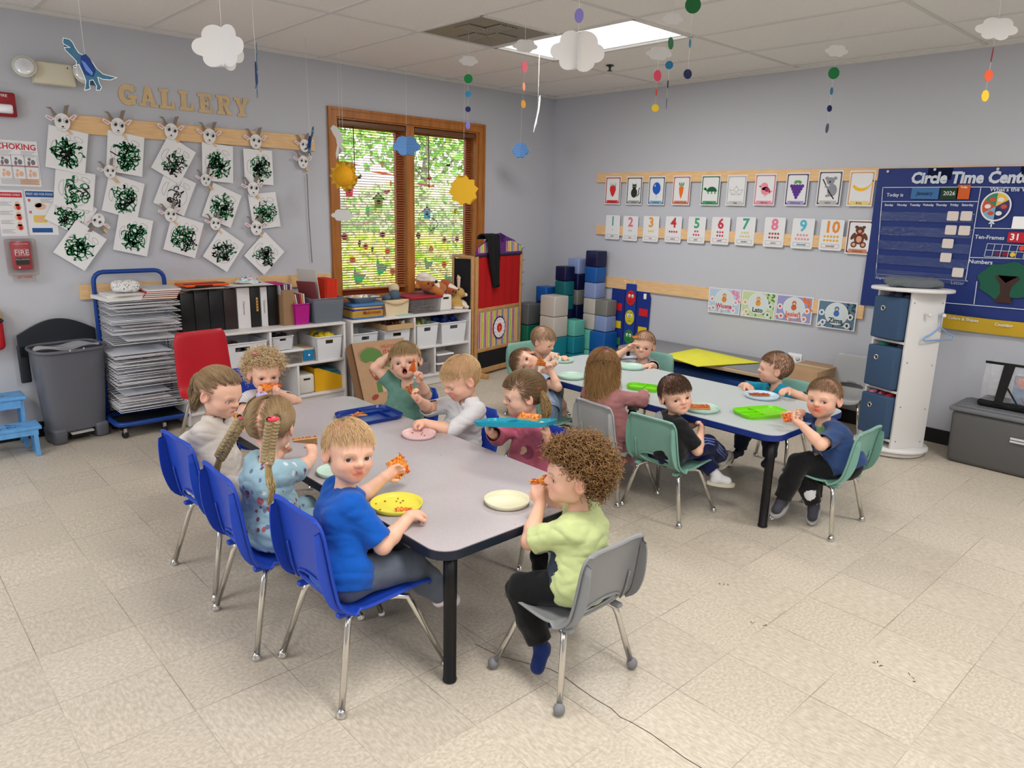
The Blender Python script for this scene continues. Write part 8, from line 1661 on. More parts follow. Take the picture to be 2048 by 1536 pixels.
# ---- pizza
CHS = mat('baked_cheese', (232, 140, 40), .45, attr='col', bump=(300, .4, .002)); CRU = mat('pizza_crust', (206, 160, 104), .8, var=(60, .15))
def pizza(label, c, nrm_, dirv, L=.085, w=.07, cat='pizza slice', name='pizza_slice', thick=.007, seed=0, sq=False, cut=1.0, shred=60, cols=((226, 120, 30), (246, 180, 70), (190, 60, 24))):
    t = thing(name, label, cat, tuple(c)); n = nrm(nrm_); u = nrm(np.asarray(dirv, float)-n*(np.asarray(dirv, float)@n)); v = np.cross(n, u); rg_ = np.random.default_rng(seed)
    fr = Matrix([[u[0], v[0], n[0], 0], [u[1], v[1], n[1], 0], [u[2], v[2], n[2], 0], [0, 0, 0, 1]])
    out = [(-L/2, -w/2), (-L/2, w/2), (L/2, w*.46 if sq else w*.07), (L/2*1.02, 0), (L/2, -w*.46 if sq else -w*.07)]
    o2 = [(x+rg_.uniform(-.002, .002), y+rg_.uniform(-.002, .002)) for x, y in out]
    m = M(); m.slab(o2, (-thick, 0), fr); part('crust', m, CRU, t, bev=.0015)
    nu, nv = 22, 22; vs = []; cc = []
    for i in range(nu+1):
        for j in range(nv+1):
            a = i/nu; x = -L/2+L*a; hw = w/2*(1 if sq else (1-a*.86)); y = -hw+2*hw*j/nv; ed = min(j/nv, 1-j/nv, a if not sq else a, 1-a)*8
            z = .0006+min(1, max(0, ed))*(.0022+.0022*rg_.random()); vs.append(fr @ Vector((x*.97, y*.95, z))); q = rg_.random(); cc.append(LN(cols[0 if q < .5 else (1 if q < .85 else 2)]))
    F = np.array([(i*(nv+1)+j, (i+1)*(nv+1)+j, (i+1)*(nv+1)+j+1, i*(nv+1)+j+1) for i in range(nu) for j in range(nv)]); V = np.array([tuple(q) for q in vs]); C = np.array(cc)
    ns = shred; st_ = []
    for _ in range(ns):
        a = rg_.random(); x = -L/2+L*a; y = (rg_.random()-.5)*w*(1 if sq else 1-a*.86)*.9; an = rg_.random()*6.28; l_ = rg_.uniform(.005, .013); p0 = fr @ Vector((x, y, .003)); p1 = fr @ Vector((x+l_*.5*math.cos(an), y+l_*.5*math.sin(an), .005)); p2 = fr @ Vector((x+l_*math.cos(an), y+l_*math.sin(an), .0035)); st_.append([p0, p1, p2])
    V2, F2 = tubes(np.array(st_), np.array([.0014, .0017, .0012]), 4); C2 = np.repeat(np.array([LN(cols[k_]) for k_ in rg_.integers(0, 3, ns)]), 12, 0)
    link('cheese_topping', np_mesh('cheese_topping', np.concatenate([V, V2]), np.concatenate([F, F2+len(V)]), CHS, np.concatenate([C, C2])), t)
    return t
# ---- plush animals
PL_ = mat('plush_fur', (200, 120, 40), .95, sheen=.4, attr='col', bump=(160, .9, .006))
def plush(name, label, cat, base, prims, colf, h=.005, extra=None):
    V, F = sdf_mesh(prims, h, lambda P: nz(P, 170)*.0016+nz(P, 330, 2)*.0011); t = thing(name, label, cat, base); b = np.array(t.location)
    link('plush_body', np_mesh('plush_body', V-b, F, PL_, colf(V)), t)
    if extra: extra(t, b)
    return t
ORN, CRW, DKB, TAN_ = LN((186, 106, 36)), LN((232, 220, 206)), LN((30, 22, 20)), LN((196, 156, 84))
def nose_eyes(items):
    def f(t, b):
        for nm, p, r in items: part(nm, M().ball(tuple(np.array(p)-b), r, 10, 8), mat('plush_black', (12, 10, 10), .15), t)
    return f
fx = A3(-1.765, -.25, .885); ff = nrm((.25, -.95, -.12)); fr_ = nrm((.93, .28, -.28)); fu = np.cross(fr_, ff); FR = np.array([fr_, ff, fu]).T; q = lambda x, y, z: fx+FR@A3(x, y, z)
pr = [EL(q(0, 0, 0), (.088, .075, .074), FR, .02), EL(q(-.045, .02, -.035), (.05, .05, .035), FR, .02), EL(q(.05, .02, -.03), (.05, .05, .038), FR, .02), RC(q(0, .05, -.015), q(.0, .105, -.022), .032, .014, .02)]
pr += [RC(q(s_*.055, -.01, .05), q(s_*.085, -.01, .105), .026, .006, .01) for s_ in (-1, 1)]+[EL(A3(-1.64, -.22, .815), (.12, .08, .062), None, .03), RC(A3(-1.70, -.29, .80), A3(-1.66, -.33, .785), .035, .03, .02), RC(A3(-1.56, -.2, .80), A3(-1.53, -.17, .83), .045, .03, .03)]
def cf(V):
    L = (V-fx)@FR; C = np.tile(ORN, (len(V), 1)); hd = np.linalg.norm(V-fx, axis=1) < .14; w = hd & (L[:, 2] < -.012-.25*np.abs(L[:, 0]-.0)*0+.35*(np.abs(L[:, 0])-.02)) & (L[:, 1] > -.03); C[w] = CRW; e = hd & (L[:, 2] > .078); C[e] = DKB; return C
plush('plush_fox', 'orange and white fox plush lying on the red lidded box in the window', 'plush toy', (-1.70, -.24, .77), pr, cf, extra=nose_eyes([('nose', q(0, .118, -.018), .014), ('eye', q(-.034, .068, .015), .009), ('eye', q(.034, .068, .015), .009)]))
f2 = A3(-1.50, -.27, .80); q2 = lambda x, y, z: f2+FR@A3(x, y, z)
pr = [EL(q2(0, 0, 0), (.052, .048, .046), FR, .02), RC(q2(.005, .03, -.012), q2(.01, .062, -.02), .024, .010, .015), EL(q2(-.03, -.05, -.04), (.05, .05, .04), FR, .02)]+[RC(q2(s_*.032, -.005, .03), q2(s_*.045, -.005, .058), .015, .004, .006) for s_ in (-1, 1)]
def cf2(V): L = (V-f2)@FR; C = np.tile(LN((176, 84, 36)), (len(V), 1)); C[(L[:, 2] < -.012) & (L[:, 1] > .0)] = CRW; C[L[:, 2] > .045] = DKB; return C
plush('plush_fox', 'small reddish fox plush squeezed between the big fox and the rabbit', 'plush toy', (-1.53, -.25, .765), pr, cf2, .0045, nose_eyes([('nose', q2(.01, .072, -.016), .008), ('eye', q2(-.02, .043, .012), .009), ('eye', q2(.022, .043, .012), .009)]))
rb = A3(-1.405, -.27, .765)
pr = [EL(rb, (.050, .046, .045), None, .02), RC(rb+A3(.02, -.02, -.01), rb+A3(.048, -.035, -.018), .026, .016, .015), EL(rb+A3(-.035, .02, -.085), (.062, .055, .062), None, .03), RC(rb+A3(0, .01, .03), rb+A3(.008, .02, .13), .012, .016, .01), RC(rb+A3(.008, .02, .13), rb+A3(.0, .02, .155), .016, .005, .01), RC(rb+A3(-.03, 0, .02), rb+A3(-.10, -.015, .045), .014, .022, .01), RC(rb+A3(-.10, -.015, .045), rb+A3(-.125, -.02, .055), .022, .006, .01),
      RC(rb+A3(.0, -.02, -.09), rb+A3(.05, -.055, -.125), .026, .017, .015), RC(rb+A3(.03, .0, -.085), rb+A3(.085, -.03, -.123), .024, .016, .015), RC(rb+A3(-.06, -.02, -.12), rb+A3(-.02, -.055, -.122), .022, .017, .015)]
def cf3(V): L = V-rb; C = np.tile(TAN_, (len(V), 1)); C[(L[:, 0] > .03) & (L[:, 2] < 0.0)] = CRW; C[L[:, 2] < -.115] = CRW; C[(L[:, 2] < -.07) & (L[:, 0] > .0)] = CRW; e = (L[:, 2] > .05) & (L[:, 1] < .012); C[e] = LN((226, 190, 176)); e = (L[:, 0] < -.05) & (L[:, 2] > .01) & (L[:, 1] < -.018); C[e] = LN((226, 190, 180)); return C
plush('plush_rabbit', 'tan and white rabbit plush with long ears at the right end of the shelf', 'plush toy', (-1.41, -.27, .626), pr, cf3, .0045, nose_eyes([('nose', rb+A3(.062, -.046, -.014), .007), ('eye', rb+A3(.030, -.040, .010), .0065)]))
# ================================================================== CHILDREN
CAMV = tuple(CAMP)
def pp2(p): v = CR@(np.asarray(p, float)-CAMP); return (round(1024+FPX*v[0]/-v[2]), round(768-FPX*v[1]/-v[2]))
CH_ = lambda k: A3(*CH[k].location)
# 1 boy in blue shirt
K1, k1 = kid('little blond boy in a royal blue T-shirt looking round with sauce on his chin', dict(hip=(-4.40, -3.43, .305), head=AX(699, 903, -4.335), face=(-96, 2, 6), body=-12, vox=.0027, s=1.04, hs=1.05, gaze=CAMV, iris=(60, 60, 70), sauce=.65, seed=1,
    R=dict(w=AZ(818, 1034, .535), n=(0, 0, -1), curl=.75, hd=(.8, .1, -.1), thumb=.3, pole=(-.2, -.5, -1)), L=dict(w=AX(768, 955, -4.13), n=(.3, -.9, 0), curl=.35, hd=(.9, .0, .35), pole=(-.1, .5, -1)),
    legs=dict(R=((-4.20, -3.52, .36), (-4.03, -3.53, .16), (.9, 0, -.3)), L=((-4.2, -3.38, .36), (-4.00, -3.44, .16), (.9, -.3, -.3))),
    shirt=fabric('royal_blue_jersey', (10, 84, 176)), sleeve=.86, pants=fabric('slate_grey_jersey', (92, 100, 114)), feet=((226, 218, 220), None), hem=-.05,
    hair=dict(kind='short', col=(184, 150, 106), tip=(222, 194, 150), brow=(170, 134, 96), n=4200, len=.022, k=6, r=.0007, sweep=(.1, .35, -.0), thick=.005, seed=1)))
# 2 braided girl
b1 = [AX(486, 835, -4.42), AX(470, 862, -4.45), AX(452, 892, -4.46), AX(440, 914, -4.47)]; t1 = [AX(440, 914, -4.47), AX(432, 945, -4.475), AX(430, 970, -4.475), AX(448, 985, -4.47)]
b2 = [AX(546, 838, -4.50), AX(541, 868, -4.50), AX(537, 896, -4.50), AX(535, 924, -4.505)]; t2 = [AX(535, 924, -4.505), AX(538, 955, -4.505), AX(545, 980, -4.505), AX(538, 1006, -4.51)]
K2, k2 = kid('girl with two blonde braids in a light blue printed outfit seen from behind', dict(hip=(-4.44, -2.98, .305), head=AX(543, 850, -4.40), face=(42, -8, 0), body=5, vox=.0032, s=1.02, hs=1.05, seed=2,
    R=dict(w=AX(626, 915, -4.20), n=(0, .8, .5), curl=.8, hd=(.2, .3, .9), thumb=.6, pole=(-.1, -.4, -1)), L=dict(w=AX(578, 900, -4.17), n=(0, -.8, .5), curl=.8, hd=(.2, -.2, .9), pole=(0, .4, -1)),
    shirt=fabric('light_blue_print', (156, 190, 202), floral([(186, 96, 104), (214, 226, 230), (110, 120, 160), (120, 70, 84)], 13, .27)), sleeve=.80, pants=fabric('light_blue_print'  , (0, 0, 0)), plen=.7, feet=(flat((214, 110, 130)), None), hem=-.06,
    hair=dict(kind='tied', col=(126, 104, 74), tip=(172, 148, 108), brow=(150, 120, 90), ties=[(-.050, -.062, .006), (.046, -.068, -.002)], split=True, n=2600, k=9, r=.0008, thick=.0045, low=True, bumpa=.0006, seed=2, braidcol=(206, 182, 136), braids=[(b1, .023), (b2, .022)], tails=[([AX(524, 792, -4.40), AX(506, 806, -4.42), AX(490, 830, -4.42)], [.016, .018, .010], 260, .003, (150, 128, 94)), (t1, [.012, .014, .010], 260, .004, (206, 180, 126)), (t2, [.011, .014, .009], 260, .004, (206, 180, 126))])))
def tie(parent, name, p, r, c, th=.006): m = M(); q = Vector(p)-parent.location; m.tube([q+Vector((r*math.cos(a), r*math.sin(a), 0)) for a in [2*PI*i/12 for i in range(12)]], th, 8, closed=True); part(name, m, flat(c, .9), parent)
tie(K2, 'hair_tie', b1[0], .013, (226, 90, 120)); tie(K2, 'hair_tie', b2[0], .013, (226, 60, 90)); tie(K2, 'hair_tie', b1[-1], .010, (110, 120, 170)); tie(K2, 'hair_tie', b2[-1], .010, (226, 170, 170))
q_ = AX(524, 792, -4.40)-np.array(K2.location); m = M()
for i in range(10): a = 2*PI*i/10; m.ball((q_[0]+.012*math.cos(a), q_[1]+.012*math.sin(a), q_[2]+.004*(i % 2)), .010, 8, 6)
part('scrunchie', m, flat((176, 160, 206), .9), K2)
# 3 girl in white sweatshirt
K3, k3 = kid('girl in a cream sweatshirt with pulled back light brown hair biting a slice', dict(hip=(-4.42, -2.42, .305), head=AX(440, 786, -4.36), face=(-60, -16, 4), body=-50, vox=.0032, s=1.02, hs=1.08, iris=(80, 90, 100), seed=3, gaze=tuple(AX(500, 830, -4.0)),
    R=dict(w=AX(430, 850, -4.36), n=(.6, .3, .2), curl=.7, hd=(.5, .1, .7), pole=(-.9, .2, -.5)), L=dict(w=AX(505, 862, -4.15), n=(-.5, -.3, .2), curl=.7, hd=(0, -.2, 1), pole=(.4, .8, -.8)),
    shirt=fabric('cream_print_fleece', (206, 198, 190), blobs((-4.42, -2.42), [(AX(393, 818, -4.42), .016, (196, 90, 104)), (AX(385, 850, -4.45), .018, (60, 66, 90)), (AX(452, 930, -4.35), .03, (196, 100, 112)), (AX(452, 930, -4.35), .022, (206, 198, 190)), (AX(430, 890, -4.4), .022, (50, 46, 70)), (AX(468, 915, -4.33), .024, (196, 100, 112))])), sleeve=1.25, collar=1, pants=fabric('white_leggings', (206, 204, 206)), feet=((220, 214, 216), None),
    hair=dict(kind='tied', col=(136, 112, 84), tip=(168, 144, 108), brow=(150, 120, 90), ties=[(0, -.080, .045)], n=2600, k=8, r=.0008, thick=.0045, low=True, bumpa=.0006, fringe=.058, seed=3, ltails=[([(0, -.084, .045), (0, -.104, .02), (0, -.104, -.03), (0, -.092, -.075)], [.014, .030, .036, .03], 900, .006, (156, 132, 98)), ([(.05, -.05, -.01), (.055, -.055, -.05), (.05, -.06, -.085)], [.02, .022, .016], 300, .005, (150, 126, 92)), ([(-.05, -.05, -.01), (-.055, -.055, -.05), (-.05, -.06, -.085)], [.02, .022, .016], 300, .005, (150, 126, 92))])))
# 4 curly toddler at the end
K4, k4 = kid('curly blonde toddler in a white top at the far end biting cheesy pizza', dict(hip=(-3.93, -1.70, .315), head=AY(529, 746, -1.79), face=(-101, -6, 0), body=-90, vox=.0032, s=.98, hs=1.04, iris=(60, 70, 90), seed=4, gaze=tuple(AX(640, 800, -4.1)), blush=.7,
    L=dict(w=AY(566, 790, -1.93), n=(0, 0, 1), curl=.6, hd=(-.8, -.2, .5), pole=(1, .1, -.6)), R=dict(w=AY(512, 800, -1.9), n=(0, 0, 1), curl=.5, hd=(.3, -.3, .6), pole=(-1, 0, -1)),
    shirt=fabric('white_print_jersey', (226, 222, 222), stripes((190, 190, 206), 0, .012, .3)), sleeve=.5, pants=fabric('white_leggings', 0), feet=((230, 226, 226), None),
    hair=dict(kind='curly', col=(206, 178, 132), tip=(232, 210, 170), brow=(200, 170, 130), n=1300, len=.040, k=16, r=.0012, turn=1.6, thick=.003, low=True, fringe=.055, seed=4)))
tie(K4, 'hair_bow', AY(510, 706, -1.80), .009, (240, 130, 140), .005)
# 5 shouting boy
K5, k5 = kid('boy in a green dinosaur T-shirt shouting with one hand behind his head', dict(hip=(-3.28, -2.12, .275), head=AX(811, 722, -3.30), face=(-133, 10, -8), body=-160, vox=.0030, s=1.0, hs=1.06, mouth='open', iris=(70, 80, 90), seed=5, gaze=CAMV, blush=.6,
    R=dict(w=AX(784, 708, -3.325), n=(.3, -.6, 0), curl=.6, hd=(.7, -.3, -.2), pole=(-.75, .75, .1)), L=dict(w=AX(840, 762, -3.38), n=(-.6, 0, 0), curl=1.1, hd=(-.1, 0, 1), pole=(.3, -.8, -1)),
    shirt=fabric('green_print_jersey', (104, 146, 132), blobs((-3.28, -2.12), [(AX(800, 806, -3.42), .040, (34, 40, 44)), (AX(822, 800, -3.42), .03, (34, 40, 44)), (AX(795, 818, -3.42), .018, (200, 80, 90)), (AX(805, 780, -3.42), .02, (150, 180, 166))])), sleeve=.60, pants=fabric('black_jersey', (18, 18, 20)), feet=((60, 60, 70), None),
    hair=dict(kind='short', col=(146, 122, 84), tip=(190, 164, 118), brow=(150, 120, 84), n=3200, len=.032, k=7, r=.0008, sweep=(.3, .45, -.05), thick=.006, fringe=.044, seed=5)))
# 6 boy in hoodie
K6, k6 = kid('blond boy in a light grey marl hoodie with sauce on his cheek', dict(hip=(-3.28, -2.62, .275), head=AX(921, 757, -3.37), face=(166, -24, 0), body=172, vox=.0030, s=1.03, hs=1.08, iris=(70, 90, 120), seed=6, gaze=tuple(AZ(838, 868, .5)), sauce=.75, blush=.8,
    L=dict(w=AX(852, 846, -3.55), n=(0, 0, -1), curl=1.0, hd=(-.8, .35, .05), pole=(.3, -.8, -.7)), R=dict(w=AX(838, 800, -3.50), n=(.4, -.4, 0), curl=.9, hd=(-.5, .3, .75), pole=(.2, .9, -.7)),
    shirt=fabric('light_grey_marl', (212, 212, 214)), sleeve=1.12, collar=1, pants=fabric('grey_sweat', (120, 122, 128)), feet=((60, 60, 70), None),
    hair=dict(kind='short', col=(196, 160, 112), tip=(230, 200, 150), brow=(200, 160, 110), n=3800, len=.020, k=6, r=.0007, sweep=(0, .45, .0), thick=.005, fringe=.042, seed=6)))
# 7 girl in pink with tray
pn_ = AX(1100, 762+30, -3.2)
K7, k7 = kid('girl in a pink long sleeved top carrying a turquoise tray, seen in profile', dict(hip=(-3.25, -3.12, .275), head=AX(1046, 788, -3.28), face=(148, -10, 0), body=165, vox=.0030, s=1.0, hs=1.06, iris=(70, 60, 50), seed=7,
    L=dict(w=AX(1094, 872, -3.36), n=(-.3, .3, 1), curl=.55, hd=(-.1, .1, 1), pole=(.2, -.6, -1)), R=dict(w=AX(985, 868, -3.46), n=(.3, -.2, .8), curl=.6, hd=(-.4, .2, .5), pole=(.1, .9, -1)),
    shirt=fabric('dusty_pink_jersey', (192, 100, 124), blobs((-3.25, -3.12), [(AX(1055, 905, -3.33), .030, (150, 74, 98)), (AX(1045, 900, -3.34), .018, (220, 180, 150))])), sleeve=1.88, pants=fabric('white_leggings', 0), feet=((200, 120, 130), None),
    hair=dict(kind='tied', col=(98, 78, 54), tip=(140, 114, 80), brow=(120, 90, 60), ties=[(.050, -.062, .006)], n=2600, k=8, r=.0008, thick=.0045, low=True, bumpa=.0006, fringe=.046, seed=7, tails=[([AX(1078, 778, -3.26), AX(1090, 800, -3.24), AX(1094, 822, -3.24), AX(1090, 838, -3.25)], [.010, .024, .026, .018], 420, .005, (170, 138, 92))])))
tie(K7, 'hair_tie', AX(1076, 776, -3.27), .008, (190, 50, 70), .004)
# 8 curly boy
K8, k8 = kid('curly brown haired boy in a lime green T-shirt and black trousers', dict(hip=(-3.80, -3.93, .275), head=AX(1147, 950, -3.80), face=(142, 2, 0), body=112, vox=.0028, s=1.04, hs=1.06, iris=(60, 60, 50), seed=8, blush=.6,
    L=dict(w=AX(1080, 1008, -3.86), n=(.4, .3, .2), curl=.8, hd=(-.1, .3, 1), pole=(-.5, -.4, -1)), R=dict(w=AX(1092, 985, -3.74), n=(-.6, -.3, .2), curl=.7, hd=(-.5, -.1, .7), pole=(.6, .2, -.9)),
    legs=dict(L=((-3.95, -3.80, .30), (-3.93, -3.885, .11), (-.6, -.25, -.45)), R=((-3.76, -3.72, .33), (-3.84, -3.83, .14), (-.1, .5, -.4))),
    shirt=fabric('lime_green_jersey', (196, 208, 146), blobs((-3.80, -3.93), [(AX(1098, 1128, -3.90), .055, (40, 50, 64)), (AX(1112, 1160, -3.90), .035, (36, 50, 80)), (AX(1090, 1110, -3.90), .028, (150, 152, 156))])), sleeve=.86, pants=fabric('black_jersey', 0), plen=.86, feet=(fabric('navy_yellow_sock', (22, 38, 92), blobs((-3.80, -3.93), [(AX(1046, 1350, -3.93), .022, (206, 190, 60)), (AX(1048, 1346, -3.93), .010, (226, 226, 226))])), None), hem=-.06,
    hair=dict(kind='curly', col=(88, 62, 36), tip=(150, 114, 70), brow=(110, 80, 50), n=1500, len=.044, k=22, r=.0014, turn=2.2, thick=.006, low=True, fringe=.052, seed=8)))
# 9 lying girl
K9, k9 = kid('child in a pale blue skirt leaning head sideways over the far table edge', dict(hip=(-2.45, -2.37, .275), head=AX(1050, 725, -2.40), face=(-140, 8, -74), body=20, vox=.0034, s=.95, hs=1.0, iris=(60, 60, 60), seed=9, gaze=CAMV,
    R=dict(w=AX(1103, 742, -2.36), n=(-.5, -.2, .3), curl=.8, hd=(-.3, 0, .8), pole=(-.2, -.8, -1)), L=dict(w=AX(1108, 728, -2.25), n=(-.5, -.3, -.2), curl=.7, hd=(-.7, -.2, .3), pole=(.6, .5, -.6)),
    shirt=fabric('pale_blue_shiny', (150, 172, 200)), sleeve=.4, pants=None, skirt=(fabric('pale_blue_tulle', (140, 166, 196)), .10, .13, .17), feet=((210, 180, 190), None),
    hair=dict(kind='short', col=(92, 68, 48), tip=(150, 120, 88), brow=(110, 80, 60), n=2200, len=.05, k=8, r=.0008, sweep=(0, -.2, 0), thick=.006, low=True, seed=9)))
# 10 toddler at far end
put(sg, 'c10', -1.74, -1.64, PI, 'sea green shell chair at the far end of the far table')
K10, k10 = kid('toddler in a cream T-shirt at the far end of the far table', dict(hip=(-1.76, -1.62, .275), head=AY(1087, 682, -1.83), face=(-70, -20, 0), body=-90, vox=.0036, s=.92, hs=1.0, iris=(60, 50, 40), seed=10,
    R=dict(w=AY(1102, 712, -1.95), n=(0, 0, -1), curl=.7, hd=(.3, -.8, .1)), L=dict(w=AY(1128, 716, -1.98), n=(0, 0, -1), curl=.5, pole=(.9, .2, -.4)),
    shirt=fabric('cream_jersey', (214, 206, 190)), sleeve=.7, pants=fabric('grey_sweat', 0), feet=((60, 60, 70), None),
    hair=dict(kind='short', col=(120, 96, 70), tip=(170, 146, 112), brow=(130, 100, 70), n=1800, len=.022, k=5, r=.0009, thick=.004, seed=10)))
# 11 girl in mauve
K11, k11 = kid('girl with long loose blonde brown hair in a mauve velour dress', dict(hip=(-2.48, -2.95, .275), head=AX(1207, 733, -2.46), face=(35, -6, 0), body=15, vox=.0036, s=1.0, hs=1.04, iris=(60, 60, 60), seed=11,
    R=dict(w=AZ(1288, 787, .525), n=(0, 0, -1), curl=.5, hd=(.7, .6, 0), pole=(.0, -.9, -.2)), L=dict(w=AZ(1225, 745, .53), n=(0, 0, -1), curl=.4, pole=(0, .9, -.4)),
    shirt=fabric('mauve_velour', (168, 114, 114)), sleeve=1.75, dress=1, skirt=(fabric('mauve_velour', 0), .098, .125, .15), pants=None, feet=((206, 170, 190), None), hem=-.06,
    hair=dict(kind='long', col=(132, 98, 62), tip=(196, 158, 104), brow=(130, 100, 70), n=3600, len=.23, k=18, r=.0009, sweep=(0, -.3, 0), wave=.55, thick=.006, low=True, seed=11)))
q_ = AX(1204, 701, -2.49)-np.array(K11.location); part('hair_clip', M().ball(tuple(q_), (.026, .012, .010), 14, 8, rot=-.7), flat((236, 80, 130)), K11)
# 12 boy with raised hand
K12, k12 = kid('boy in a grey and white striped shirt grimacing with one arm raised', dict(hip=(-1.31, -2.22, .275), head=AX(1287, 691, -1.38), face=(-152, 0, 4), body=-165, vox=.0034, s=.98, hs=1.02, mouth='smile', iris=(50, 50, 50), seed=12, gaze=CAMV, blush=.6,
    R=dict(w=AX(1255, 697, -1.47), n=(-.3, -.3, -.6), curl=.35, hd=(.25, -.5, .45), pole=(-.5, .9, -.7)), L=dict(w=AZ(1300, 731, .525), n=(0, 0, -1), curl=.4, hd=(-.8, .3, 0), pole=(.4, -.9, -.5)),
    shirt=fabric('grey_white_stripe', (196, 198, 206), stripes((110, 114, 126), 2, .026, .35)), sleeve=.8, pants=fabric('grey_sweat', 0), feet=((60, 60, 70), None),
    hair=dict(kind='short', col=(110, 86, 60), tip=(150, 122, 90), brow=(120, 90, 60), n=2600, len=.010, k=4, r=.0008, thick=.0025, fringe=.05, seed=12)))
# 13 boy in turquoise
K13, k13 = kid('boy in a turquoise hoodie looking away to the left beside the far table', dict(hip=(-1.33, -3.33, .275), head=AX(1549, 737, -1.42), face=(122, 2, 0), body=165, vox=.0034, s=1.0, hs=1.04, iris=(60, 70, 80), seed=13, sauce=.5,
    L=dict(w=AX(1578, 781, -1.56), n=(0, 0, -1), curl=.45, spread=.3, hd=(-.8, .15, .02), pole=(.4, -.9, -.3)), R=dict(w=AX(1492, 771, -1.57), n=(0, 0, -1), curl=.5, spread=.3, hd=(-.3, -.8, -.1), pole=(-.1, 1, -.2)),
    shirt=fabric('turquoise_jersey', (24, 148, 180)), sleeve=.9, collar=1, pants=JEAN if 'JEAN' in globals() else fabric('dark_jeans', (44, 54, 74)), feet=((60, 60, 70), None),
    legs=dict(L=((-1.52, -3.38, .30), (-1.53, -3.40, .10), (-1, 0, 0)), R=((-1.52, -3.22, .30), (-1.53, -3.20, .10), (-1, 0, 0))),
    hair=dict(kind='short', col=(92, 66, 44), tip=(138, 106, 76), brow=(110, 80, 56), n=3000, len=.013, k=5, r=.0008, thick=.003, fringe=.05, sweep=(0, .3, 0), seed=13)))
# 14 boy black grey
WSH = mat('white_leather', (214, 212, 208), .45)
K14, k14 = kid('dark haired boy in a black and grey shirt and striped navy track trousers', dict(hip=(-2.48, -3.31, .275), head=AX(1352, 790, -2.44), face=(-120, 2, -12), body=-22, vox=.0032, s=.98, hs=1.04, iris=(60, 44, 34), seed=14, gaze=CAMV,
    R=dict(w=AX(1402, 864, -2.32), n=(-.3, .6, .2), curl=.9, hd=(.1, .1, 1), pole=(-.2, -.6, -1)), L=dict(w=AX(1400, 842, -2.22), n=(0, 0, -1), curl=.5),
    legs=dict(R=((-2.28, -3.43, .36), (-2.12, -3.43, .25), (.9, .1, .45)), L=((-2.29, -3.33, .34), (-2.27, -3.50, .20), (.55, -.55, -.05))),
    shirt=fabric('black_jersey2', (24, 24, 26), lambda k, vv, xx, src: k.mix(k.math('MULTIPLY', k.math('GREATER_THAN', k.math('SUBTRACT', xx[1], xx[0]), .035), k.math('GREATER_THAN', xx[2], .40)), src, (140, 142, 148))), sleeve=.8, pants=fabric('navy_track', (20, 28, 70)), plen=.85, ls=1.15, stripe=flat((110, 130, 196)), feet=((220, 220, 224), (WSH, flat((206, 200, 180)))),
    hair=dict(kind='short', col=(48, 32, 22), tip=(84, 58, 40), brow=(60, 42, 32), n=3400, len=.026, k=6, r=.0008, sweep=(.1, .35, 0), thick=.005, fringe=.040, seed=14)))
# 15 boy navy
SHM = fabric('navy_print_shoe', (30, 60, 90), floral([(190, 110, 60), (120, 150, 170), (220, 220, 220)], 60, .2))
K15, k15 = kid('boy in a navy blue print T-shirt and black trousers with sauce smeared cheeks', dict(hip=(-1.94, -3.97, .275), head=AX(1647, 797, -1.955), face=(-178, 4, -3), body=150, vox=.0031, s=1.02, hs=1.05, iris=(70, 90, 120), seed=15, gaze=CAMV, sauce=.85, blush=.9,
    L=dict(w=AX(1604, 851, -2.16), n=(-.2, .5, .6), curl=.6, hd=(-.3, .6, .35), pole=(-.3, -.9, -1)), R=dict(w=AX(1602, 826, -2.0), n=(-.3, -.6, .2), curl=.5, hd=(-.8, .1, .1), pole=(.7, .5, -.6)),
    legs=dict(L=((-2.06, -3.84, .30), (-2.03, -3.91, .105), (-.3, -.1, -.5)), R=((-2.13, -3.83, .33), (-2.165, -3.80, .13), (-.9, .0, -.35))),
    shirt=fabric('navy_blue_jersey', (48, 72, 118), blobs((-1.94, -3.97), [(AX(1632, 858, -2.02), .040, (96, 140, 96)), (AX(1618, 856, -2.05), .018, (226, 226, 230)), (AX(1630, 912, -2.03), .045, (120, 150, 176)), (AX(1632, 928, -2.03), .020, (40, 44, 60)), (AX(1640, 932, -2.02), .012, (210, 120, 90)), (AX(1666, 866, -1.96), .014, (226, 226, 230))])), sleeve=.84, pants=fabric('black_jersey_white_panel', (18, 18, 20), blobs((-1.94, -3.97), [(AX(1620, 990, -2.08), .030, (214, 214, 216)), (AX(1632, 1018, -2.05), .028, (214, 214, 216))])), feet=((60, 60, 70), (SHM, flat((150, 150, 150)))), hem=-.055,
    hair=dict(kind='short', col=(112, 88, 62), tip=(152, 124, 92), brow=(150, 116, 84), n=3400, len=.016, k=5, r=.0008, thick=.0035, fringe=.050, sweep=(0, .35, 0), seed=15)))
# ---- pizzas and trays that are held or lie on plates
pizza('pizza slice heaped with orange shredded cheese held by the boy in blue', AX(797, 934, -4.06), (.2, -.86, .45), (-.9, -.1, -.2), .085, .075, seed=1, sq=True, shred=120)
pizza('thin brown crusted slice held to the mouth of the braided girl', AX(610, 880, -4.18), (.3, .5, .75), (-.5, .5, .3), .095, .08, seed=2)
pizza('orange slice in the hands of the girl in the cream sweatshirt', AX(460, 838, -4.27), (-.3, -.3, .9), (-.9, .1, 0), .065, .06, seed=3, sq=True)
pizza('cheesy slice at the mouth of the curly toddler', AY(543, 773, -1.90), (0, -.35, .9), (.98, 0, -.1), .105, .07, seed=4, cols=((226, 110, 30), (246, 170, 60), (206, 70, 24)))
pizza('orange slice held up beside the face of the shouting boy', AX(826, 731, -3.41), (-.7, -.7, .1), (.1, -.1, 1), .062, .04, seed=5, cols=((200, 90, 20), (216, 110, 30), (180, 70, 20)))
